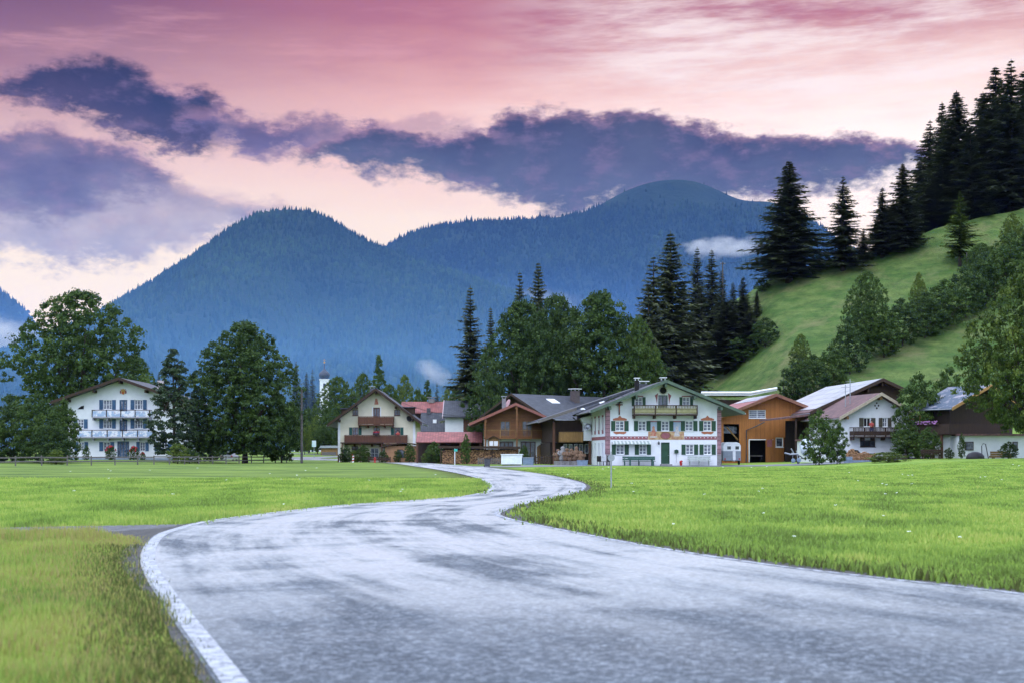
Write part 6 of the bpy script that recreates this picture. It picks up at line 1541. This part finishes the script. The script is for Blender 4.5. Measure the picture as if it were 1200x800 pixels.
# signpost, bin, wrapped bale crate, container, picket fence, notice board
sp = empty('street_sign', (at(533, 152), 152, 0), 0, 'thin pale post with tiny teal sign in front of the firewood stack', 'sign')
MB().tube([(0, 0, 0), (0, 0, 1.75)], .045, 8).build('post', WHT, sp); MB().box(-.08, .28, -.05, -.02, 1.45, 1.72).build('plate', mat('teal_enamel', (.05, .42, .36), (.04, .36, .3), .4), sp)
bn = empty('waste_bin', (at(571, 131), 131, 0), R(12), 'black wheeled bin standing at the road edge', 'bin')
MB().add([(-.2, -.2, .06), (.2, -.2, .06), (.2, .22, .06), (-.2, .22, .06), (-.26, -.27, .74), (.26, -.27, .74), (.26, .27, .74), (-.26, .27, .74)], [(0, 3, 2, 1), (4, 5, 6, 7), (0, 1, 5, 4), (1, 2, 6, 5), (2, 3, 7, 6), (3, 0, 4, 7)]).build('body', CHM, bn)
MB().prism([(-.29, .745), (.29, .745), (.26, .82), (-.26, .82)], -.3, .3).build('lid', BLK, bn); MB().box(-.25, .25, .31, .36, .68, .73).build('handle', BLK, bn)
for sg in (-1, 1): MB(Matrix.Translation((sg * .24, .22, .09)) @ Matrix.Rotation(R(90), 4, 'Y')).lathe([(.02, -.03), (.09, -.03), (.09, .03), (.02, .03)], 0, 0, 10).build('wheel', BLK, bn)
wc = empty('wrapped_crate', (at(587.3, 148), 148, 0), R(-3), 'big white sheet wrapped crate on the grass by the firewood', 'crate')
TP = mat('white_sheeting', (.74, .77, .80), (.6, .64, .68), .45, 2.5, 5, .05, 2.5)
MB().slab([(0, 0), (2.15, 0), (2.2, 1.2), (.03, 1.25)], .12, 1.08).build('body', TP, wc); MB().slab([(-.05, -.06), (2.22, -.05), (2.27, 1.26), (-.02, 1.3)], 1.083, 1.19).build('cover', TP, wc); MB().box(.1, 2.05, .1, 1.1, 0, .118).build('pallet', WG, wc)
gc = empty('metal_container', (at(612.5, 148), 148, 0), R(-3), 'low blue grey metal tank right of the white wrapped crate', 'container')
mb = MB().box(0, 1.1, 0, 1.0, .05, .78)
for i in range(6): mb.box(.08 + i * .18, .13 + i * .18, -.03, -.001, .08, .75)
mb.build('body', BLP, gc); MB().box(-.03, 1.13, -.05, 1.04, .783, .84).build('rim', MTL, gc)
def picket(x0, y0, x1, y1, hgt, label, m=WG, sp_=.22, z0=0.0):
    L = math.hypot(x1 - x0, y1 - y0); f = empty('picket_fence', (x0, y0, z0), math.atan2(y1 - y0, x1 - x0), label, 'fence')
    MB().box(0, L, .03, .07, hgt * .3, hgt * .38).box(0, L, .03, .07, hgt * .75, hgt * .83).build('rail', m, f)
    n = int(L / sp_); mb = MB(); rr = random.Random(int(x0 * 10))
    for i in range(n): x = i * L / n; mb.prism([(x, .05), (x + sp_ * .55, .05), (x + sp_ * .55, hgt * rr.uniform(.92, 1)), (x + sp_ * .27, hgt * 1.08), (x, hgt * .97)], -.0, .028)
    mb.build('pickets', m, f)
    for x in (0, L): MB().box(x - .05, x + .05, .072, .17, -.1, hgt * 1.05).build('post', m, f)
picket(at(560, 157), 157, at(585, 156), 156, .75, 'short grey picket fence in front of the right part of the firewood stack')
picket(at(627, 158), 158, at(645, 157), 157, 1.0, 'dark board fence with flowers under the wooden house wall', WD, .3)
nb = empty('notice_board', (at(571.5, 167), 167, 0), 0, 'little gabled wooden board with two white sheets above the firewood roof', 'notice board')
for x in (.15, 1.25): MB().box(x - .05, x + .05, 0, .1, 0, 2.2).build('post', WH, nb)
MB().prism([(.05, 2.0), (1.35, 2.0), (1.35, 2.9), (.7, 3.2), (.05, 2.9)], .1, .25).build('board', WH, nb)
MB().box(.2, .66, .07, .096, 2.12, 2.68).box(.74, 1.2, .07, .096, 2.12, 2.68).build('sheet', WHT, nb)
MB().prism([(-.2, 2.75), (.7, 3.22), (1.6, 2.75), (1.6, 2.85), (.7, 3.34), (-.2, 2.85)][::1], -.15, .4).build('roof', WD, nb)
# traffic marker posts before the cream house
mp_ = empty('marker_post', (at(413.5, 184), 184, 0), 0, 'leaning red and white marker post before the cream house garden', 'marker post')
MB().prism([(-.12, 0), (.12, 0), (.16, .9), (-.04, .9)], -.04, .04).build('body', WHT, mp_)
MB().prism([(-.10, .18), (.13, .26), (.14, .44), (-.07, .36)], -.05, -.041).prism([(-.06, .56), (.15, .64), (.16, .82), (-.04, .74)], -.05, -.041).build('stripe', REDP, mp_)
MB().tube([(-.02, 0, .9), (-.1, 0, 1.15)], [.06, .02], 6).build('tip', REDP, mp_)
hy = empty('hydrant', (at(439.3, 184), 184, 0), 0, 'short red hydrant in the garden fence of the cream house', 'hydrant')
MB().lathe([(.16, 0), (.14, .1), (.11, .15), (.11, .55), (.14, .6), (.1, .68), (.03, .74)], 0, 0, 10).build('body', REDP, hy)
for sg in (-1, 1): MB().tube([(sg * .1, 0, .45), (sg * .2, 0, .45)], .05, 6).build('outlet', REDP, hy)
def rail_fence(P_, hgt, label, nrail=2, m=WG, gap=2.4, name='rail_fence', z=None):
    f = empty(name, (P_[0][0], P_[0][1], 0), 0, label, 'fence'); ox, oy = P_[0]
    for i in range(len(P_) - 1):
        a, b = np.array(P_[i]), np.array(P_[i + 1]); L = np.linalg.norm(b - a); n = max(1, int(round(L / gap)))
        rr = random.Random(i)
        for j in range(n + (i == len(P_) - 2)):
            p = a + (b - a) * j / n; zg = ghf(*p) if z is None else z; q = rr.uniform(-.06, .06)
            MB().tube([(p[0] - ox, p[1] - oy, zg - .1), (p[0] - ox + q, p[1] - oy, zg + hgt * rr.uniform(.98, 1.1))], .07, 6).build('post', m, f)
            if j < n:
                p2 = a + (b - a) * (j + 1) / n; z2 = ghf(*p2) if z is None else z
                for k_ in range(nrail):
                    hz_ = hgt * (.42 + .46 * k_ / max(1, nrail - 1)) + rr.uniform(-.04, .04)
                    MB().add([(p[0] - ox, p[1] - oy - .09, zg + hz_ - .07), (p2[0] - ox, p2[1] - oy - .09, z2 + hz_ - .07), (p2[0] - ox, p2[1] - oy - .09, z2 + hz_ + .06), (p[0] - ox, p[1] - oy - .09, zg + hz_ + .06),
                              (p[0] - ox, p[1] - oy - .05, zg + hz_ - .07), (p2[0] - ox, p2[1] - oy - .05, z2 + hz_ - .07), (p2[0] - ox, p2[1] - oy - .05, z2 + hz_ + .06), (p[0] - ox, p[1] - oy - .05, zg + hz_ + .06)],
                             [(0, 1, 2, 3), (7, 6, 5, 4), (3, 2, 6, 7), (4, 5, 1, 0)]).build('rail', m, f)
    return f
rail_fence([(-52, 134), (-40, 152), (-29.5, 186)], .95, 'long weathered wooden rail fence along the far edge of the left meadow', gap=3.2)
rail_fence([(at(401, 188), 188), (at(432, 187), 187), (at(457, 186), 186)], .75, 'low dark fence before the garden of the cream house', m=WD, gap=1.6, nrail=3)
rail_fence([(at(1022, 144), 144), (at(1062, 144), 144)], .6, 'low dark rail fence before the low bright bush on the right', m=WD, gap=1.5)
picket(at(396, 188.5), 188.5, at(401, 188.5), 188.5, 1.0, 'short piece of dark board fence at the left corner of the cream house', WR, .25)
# poles
POLEM = mat('grey_pole_wood', (.11, .10, .10), (.06, .055, .055), .9, 3, 4)
def pole(px, ptop, Y, z, r0, label, name='utility_pole', ins=True, m=None):
    hgt = CAMH + (HZ - ptop) / F * Y - z
    f = empty(name, (at(px, Y), Y, z), 0, label, 'pole'); MB().tube([(0, 0, -.2), (0, 0, hgt)], [r0, r0 * .75], 8).build('mast', m or POLEM, f)
    if ins:
        MB().box(-.5, .5, -.1, -.02, hgt - .5, hgt - .38).build('crossarm', m or WD, f)
        for x in (-.4, .4): MB().lathe([(.03, hgt - .38), (.05, hgt - .3), (.03, hgt - .22)], x, -.06, 6).build('insulator', WHT, f)
    return (at(px, Y), Y, z + hgt)
pA = pole(353.5, 456, 176, 0, .16, 'tall bare wooden pole at the right side of the round maple', ins=False)
X_, Y_, z_ = on_ground(847, 436); pB = pole(847, 307, Y_, z_, .15, 'tall wooden mast sticking up out of the spruce clump at the foot of the hill')
X_, Y_, z_ = on_ground(918.5, 462); pC = pole(918.5, 437, Y_, z_, .10, 'short wooden pole on the meadow above the orange barn', ins=False)
X_, Y_, z_ = on_ground(1134, 318); pD = pole(1133, 296, Y_, z_, .12, 'short pole standing on the upper meadow under the larch', ins=False)
def cable(a, b, sag, label):
    a, b = Vector(a), Vector(b); n = 16; mb = MB(); mb.tube([a.lerp(b, i / n) - a - Vector((0, 0, sag * 4 * (i / n) * (1 - i / n))) for i in range(n + 1)], .022, 4)
    o = mb.build('overhead_cable', BLK); o.location = a; tag(o, label, 'cable')
cable((pB[0], pB[1], pB[2] - .3), (at(925, 300), 300, ghf(at(925, 300), 300) + 6), .6, 'thin cable from the wooden mast to the big hilltop spruce')
cable((pA[0], pA[1], pA[2] - .3), (CREAM.X + 5, 193, 9.6), .9, 'thin cable from the tall bare pole to the ridge of the cream house')
cable((CREAM.X + 5.2, 193.5, 9.9), (at(568, 172), 172, 5.8), 1.2, 'thin cable from the cream house to the wooden house eave')
# road sign seen from behind, in the right meadow
rs = empty('road_sign', (at(716.3, 53), 53, 0), 0, 'small grey road sign seen from behind on a thin post in the meadow', 'road sign')
MB().tube([(0, 0, -.1), (0, 0, 1.42)], .028, 8).build('post', MTL, rs)
MB(Matrix.Translation((0, -.05, 1.18)) @ Matrix.Rotation(R(90), 4, 'X')).lathe([(.01, -.008), (.13, -.008), (.13, .008), (.01, .008)], 0, 0, 20).build('plate', MTL, rs)
MB().box(-.04, .04, -.045, -.025, 1.12, 1.16).box(-.04, .04, -.045, -.025, 1.22, 1.26).build('clamp', MTL, rs)
r2 = empty('road_sign', (at(368, 250), 250, .3), 0, 'distant green and white sign on a post beside the far lane', 'road sign')
MB().tube([(0, 0, 0), (0, 0, 3.0)], .05, 6).build('post', MTL, r2); MB().box(-.36, .36, -.09, -.055, 2.0, 3.1).build('plate', mat('pale_green_enamel', (.3, .55, .48), (.7, .75, .75), .5, 1.2), r2)
# horse trailer
ht = empty('horse_trailer', (at(847.6, 149), 149, .05), R(2), 'white and grey horse trailer parked before the orange barn', 'trailer')
MB().prism([(0, .45), (1.85, .45), (1.85, 1.45), (0, 1.45)], 0, 3.0).build('lower_body', mat('trailer_grey', (.25, .29, .33), (.2, .23, .27), .5), ht)
MB().prism([(0, 1.453), (1.85, 1.453), (1.85, 2.0), (1.7, 2.28), (1.4, 2.38), (.45, 2.38), (.15, 2.28), (0, 2.0)], 0, 3.0).build('upper_body', WHT, ht)
for x in (.42, 1.28): MB().box(x, x + .38, -.03, -.002, 1.62, 1.95).build('window', GLASS, ht)
MB().box(1.0, 1.3, -.04, -.004, .5, 1.44).build('door_panel', WHT, ht)
for x in (-.08, 1.86): MB(Matrix.Translation((x, 1.5, .33)) @ Matrix.Rotation(R(90), 4, 'Y')).lathe([(.05, 0), (.31, .0), (.33, .03), (.33, .13), (.31, .16), (.05, .16)], 0, 0, 16).build('wheel', BLK, ht)
for x in (.12, 1.62): MB().box(x, x + .14, -.05, -.003, .55, .7).build('tail_light', REDP, ht)
MB().box(.85, 1.0, -1.2, -.003, .4, .5).build('drawbar', MTL, ht)
# slurry tanker
sk = empty('tank_trailer', (at(938, 150), 150, .15), R(-8), 'pale round tank trailer half hidden by the small dense tree', 'tanker')
MB(Matrix.Translation((.7, 0, 1.35)) @ Matrix.Rotation(R(-75), 4, 'X')).lathe([(.02, -.1), (.35, -.06), (.6, .05), (.66, .2), (.66, 2.6), (.6, 2.75), (.02, 2.9)], 0, 0, 20).build('tank', mat('pale_blue_tank', (.55, .62, .68), (.4, .46, .52), .5), sk, smooth=True)
for x in (-.15, 1.5): MB(Matrix.Translation((x, 1.4, .45)) @ Matrix.Rotation(R(90), 4, 'Y')).lathe([(.1, -.1), (.42, -.1), (.45, 0), (.42, .12), (.1, .12)], 0, 0, 16).build('wheel', BLK, sk)
MB().box(.2, 1.2, -.1, 2.6, .5, .62).tube([(.3, 0, .56), (-.2, -1.2, .9), (-1.0, -1.6, 1.15)], .06, 6).build('chassis', MTL, sk)
md = empty('mower', (at(926, 147.5), 147.5, .15), R(10), 'folded grey hay mower left of the round tank trailer', 'farm machine')
MB().tube([(-.6, 0, 1.15), (0, 0, 1.0), (.9, 0, 1.05)], .09, 6).tube([(.2, 0, .1), (.35, 0, 1.2), (.1, 0, 1.6)], .07, 6).tube([(.9, 0, .1), (.7, 0, 1.4)], .05, 6).build('arm', MTL, md)
for x, z in ((.3, .35), (.9, .4)): MB(Matrix.Translation((x, -.1, z)) @ Matrix.Rotation(R(80), 4, 'X')).lathe([(.05, 0), (.24, .02), (.22, .1), (.05, .12)], 0, 0, 12).build('disc', BLP, md)
# hay wagon in the open bay
hw = empty('farm_wagon', place_local(ORB, ORB.u(880), .6, 0), ORB.rot, 'low farm wagon parked in the dark bay of the orange barn', 'wagon')
MB().box(0, 1.7, .5, 2.2, .7, .85).build('bed', WG, hw)
for x in (.1, 1.5): MB(Matrix.Translation((x, .7, .35)) @ Matrix.Rotation(R(90), 4, 'Y')).lathe([(.05, 0), (.33, .0), (.33, .14), (.05, .14)], 0, 0, 14).build('wheel', BLK, hw)
# parked car under the maple
ca = empty('parked_car', (at(258, 200), 200, 0), R(0), 'silver grey car parked behind the trunk of the round maple', 'car')
CP = mat('silver_paint', (.45, .46, .48), (.4, .41, .43), .3, 3, metal=.4)
MB().prism([(0, .35), (1.75, .35), (1.8, .75), (1.7, .95), (.05, .95), (-.05, .75)], 0, 4.2).prism([(.12, .953), (1.63, .953), (1.4, 1.45), (.35, 1.45)], .2, 3.2).build('body', CP, ca)
MB().prism([(.3, 1.0), (1.45, 1.0), (1.3, 1.38), (.45, 1.38)], .17, .197).build('rear_window', GLASS, ca)
for x in (.02, 1.5): MB().box(x, x + .22, -.03, -.003, .72, .9).build('tail_light', REDP, ca)
for x in (-.02, 1.55):
    for y in (.8, 3.3): MB(Matrix.Translation((x, y, .31)) @ Matrix.Rotation(R(90), 4, 'Y')).lathe([(.05, 0), (.31, 0), (.31, .2), (.05, .2)], 0, 0, 14).build('wheel', BLK, ca)
MB().box(.6, 1.15, -.03, -.002, .55, .66).build('number_plate', WHT, ca)
# tarp heap, swing frame, beams, garden bench set at the timber house
TRP = mat('dark_tarpaulin', (.05, .045, .055), (.03, .028, .036), .55, 3, 5, .06, 3)
tp_ = MB(); tp_.lathe([(.95, 0), (.9, .3), (.7, .55), (.35, .68), (.05, .72)], 0, 0, 12); o = tp_.build('tarpaulin_heap', TRP, smooth=True); o.location = (at(1143, 143), 143, .7); o.scale = (1, .7, 1); tag(o, 'dark tarpaulin heap before the low white wing', 'heap')
sw = empty('pipe_frame', (at(1151, 144), 144, .7), 0, 'dark bent pipe frame leaning beside the tarpaulin heap', 'frame')
MB().tube([(0, 0, 0), (-.05, 0, 1.3), (.1, 0, 1.55), (.35, 0, 1.5), (.65, 0, .0)], .05, 6).build('frame', CHM, sw)
bm = empty('beam_stack', (at(1161, 145), 145, .72), R(1), 'stack of orange wooden beams along the low white wall', 'beams')
for j, (x, z, L) in enumerate(((0, .1, 2.4), (.1, .32, 2.3), (.05, .54, 1.6))): MB().box(x, x + L, 0, .5 - .1 * j, z, z + .2).build('beam', WH, bm)
for x in (.3, 2.0): MB().box(x, x + .15, .0, .5, -.02, .097).build('bearer', WG, bm)
b3 = bench(ALP, 14.0, 16.2, -4.2, WD, 'dark garden bench before the posts of the timber house'); b3.location = (at(1081, 143), 143, .7)
t3 = empty('garden_table', (at(1104, 142.5), 142.5, .7), 0, 'small dark table beside the vine covered post of the timber house', 'table')
MB().box(0, 1.0, 0, .7, .68, .74).build('tabletop', WD, t3)
for x in (.08, .86):
    for y in (.06, .6): MB().box(x, x + .06, y, y + .06, 0, .678).build('leg', WD, t3)
plant('shrub', 1127, 507, Y=145, z=.7, width=9, label='climbing plant on the post between timber house and white wing')
plant('bush', 1112, 524, Y=142.6, z=.7, width=12, label='dark plant beside the small garden table of the timber house')
# people: small continuous figures
SK = mat('skin', (.42, .24, .17), (.36, .2, .14), .6, 5); 
def person(loc, rz, top_m, leg_m, hair_m, label, arms='rest'):
    bm_ = bmesh.new(); me = bpy.data.meshes.new('person')
    J = [((0, 0, .95), .14), ((0, 0, 1.12), .125), ((0, .01, 1.32), .15), ((0, .01, 1.45), .085), ((0, 0, 1.53), .055), ((0, -.02, 1.6), .085), ((0, -.02, 1.7), .088),
         ((.10, 0, .88), .09), ((.11, .0, .5), .065), ((.11, .02, .1), .045), ((.11, -.12, .04), .035), ((-.10, 0, .88), .09), ((-.11, .0, .5), .065), ((-.11, .02, .1), .045), ((-.11, -.12, .04), .035),
         ((.19, .01, 1.40), .06), ((.25, -.06, 1.15), .045), ((.14, -.28, 1.08), .035), ((.10, -.36, 1.07), .03), ((-.19, .01, 1.40), .06), ((-.25, -.06, 1.15), .045), ((-.14, -.28, 1.08), .035), ((-.10, -.36, 1.07), .03)]
    E = [(0, 1), (1, 2), (2, 3), (3, 4), (4, 5), (5, 6), (0, 7), (7, 8), (8, 9), (9, 10), (0, 11), (11, 12), (12, 13), (13, 14), (3, 15), (15, 16), (16, 17), (17, 18), (3, 19), (19, 20), (20, 21), (21, 22)]
    me.from_pydata([j[0] for j in J], E, []); o = bpy.data.objects.new('person', me); COL.objects.link(o)
    o.modifiers.new('skin', 'SKIN'); 
    for i, j in enumerate(J): me.skin_vertices[0].data[i].radius = (j[1], j[1])
    me.skin_vertices[0].data[0].use_root = True
    sb = o.modifiers.new('sub', 'SUBSURF'); sb.levels = 1; sb.render_levels = 1; me.materials.append(SK)
    o.location = loc; o.rotation_euler = (0, 0, rz); tag(o, label, 'person')
    MB().lathe([(.10, .96), (.165, 1.0), (.155, 1.15), (.19, 1.33), (.17, 1.43), (.08, 1.49)], 0, .0, 12).tube([(.17, .01, 1.42), (.25, -.05, 1.16)], [.085, .065], 8).tube([(-.17, .01, 1.42), (-.25, -.05, 1.16)], [.085, .065], 8).build('shirt', top_m, o, smooth=True)
    MB().tube([(.10, 0, .98), (.11, .0, .5), (.11, .02, .12)], [.12, .09, .065], 8).tube([(-.10, 0, .98), (-.11, .0, .5), (-.11, .02, .12)], [.12, .09, .065], 8).build('trousers', leg_m, o, smooth=True)
    MB().lathe([(.09, 1.66), (.105, 1.70), (.09, 1.77), (.03, 1.80)], 0, .005, 10).build('hair', hair_m, o, smooth=True)
    return o
CB = mat('blue_cloth', (.06, .12, .35), (.05, .09, .28), .8); CR = mat('red_cloth', (.42, .08, .07), (.35, .06, .06), .8); CW = mat('light_cloth', (.55, .55, .58), (.45, .45, .5), .8); HR = mat('brown_hair', (.05, .03, .02), (.03, .02, .015), .7)
person(place_local(ALP, ALP.u(1019), -.55, ALP.zz(1020, 510.5, 1.1)), ALP.rot, CR, CB, HR, 'person in a red top leaning on the dark balcony of the white house')
person(place_local(CREAM, CREAM.u(441.5), -.55, CREAM.zz(440, 519, 1.2)), 0, CB, CW, HR, 'person in blue standing in the middle of the lower brown balcony')
person(place_local(CREAM, CREAM.u(466.5), -.5, CREAM.zz(440, 519, 1.2)), R(10), CR, CB, HR, 'person in dark red on the lower brown balcony before the right window')
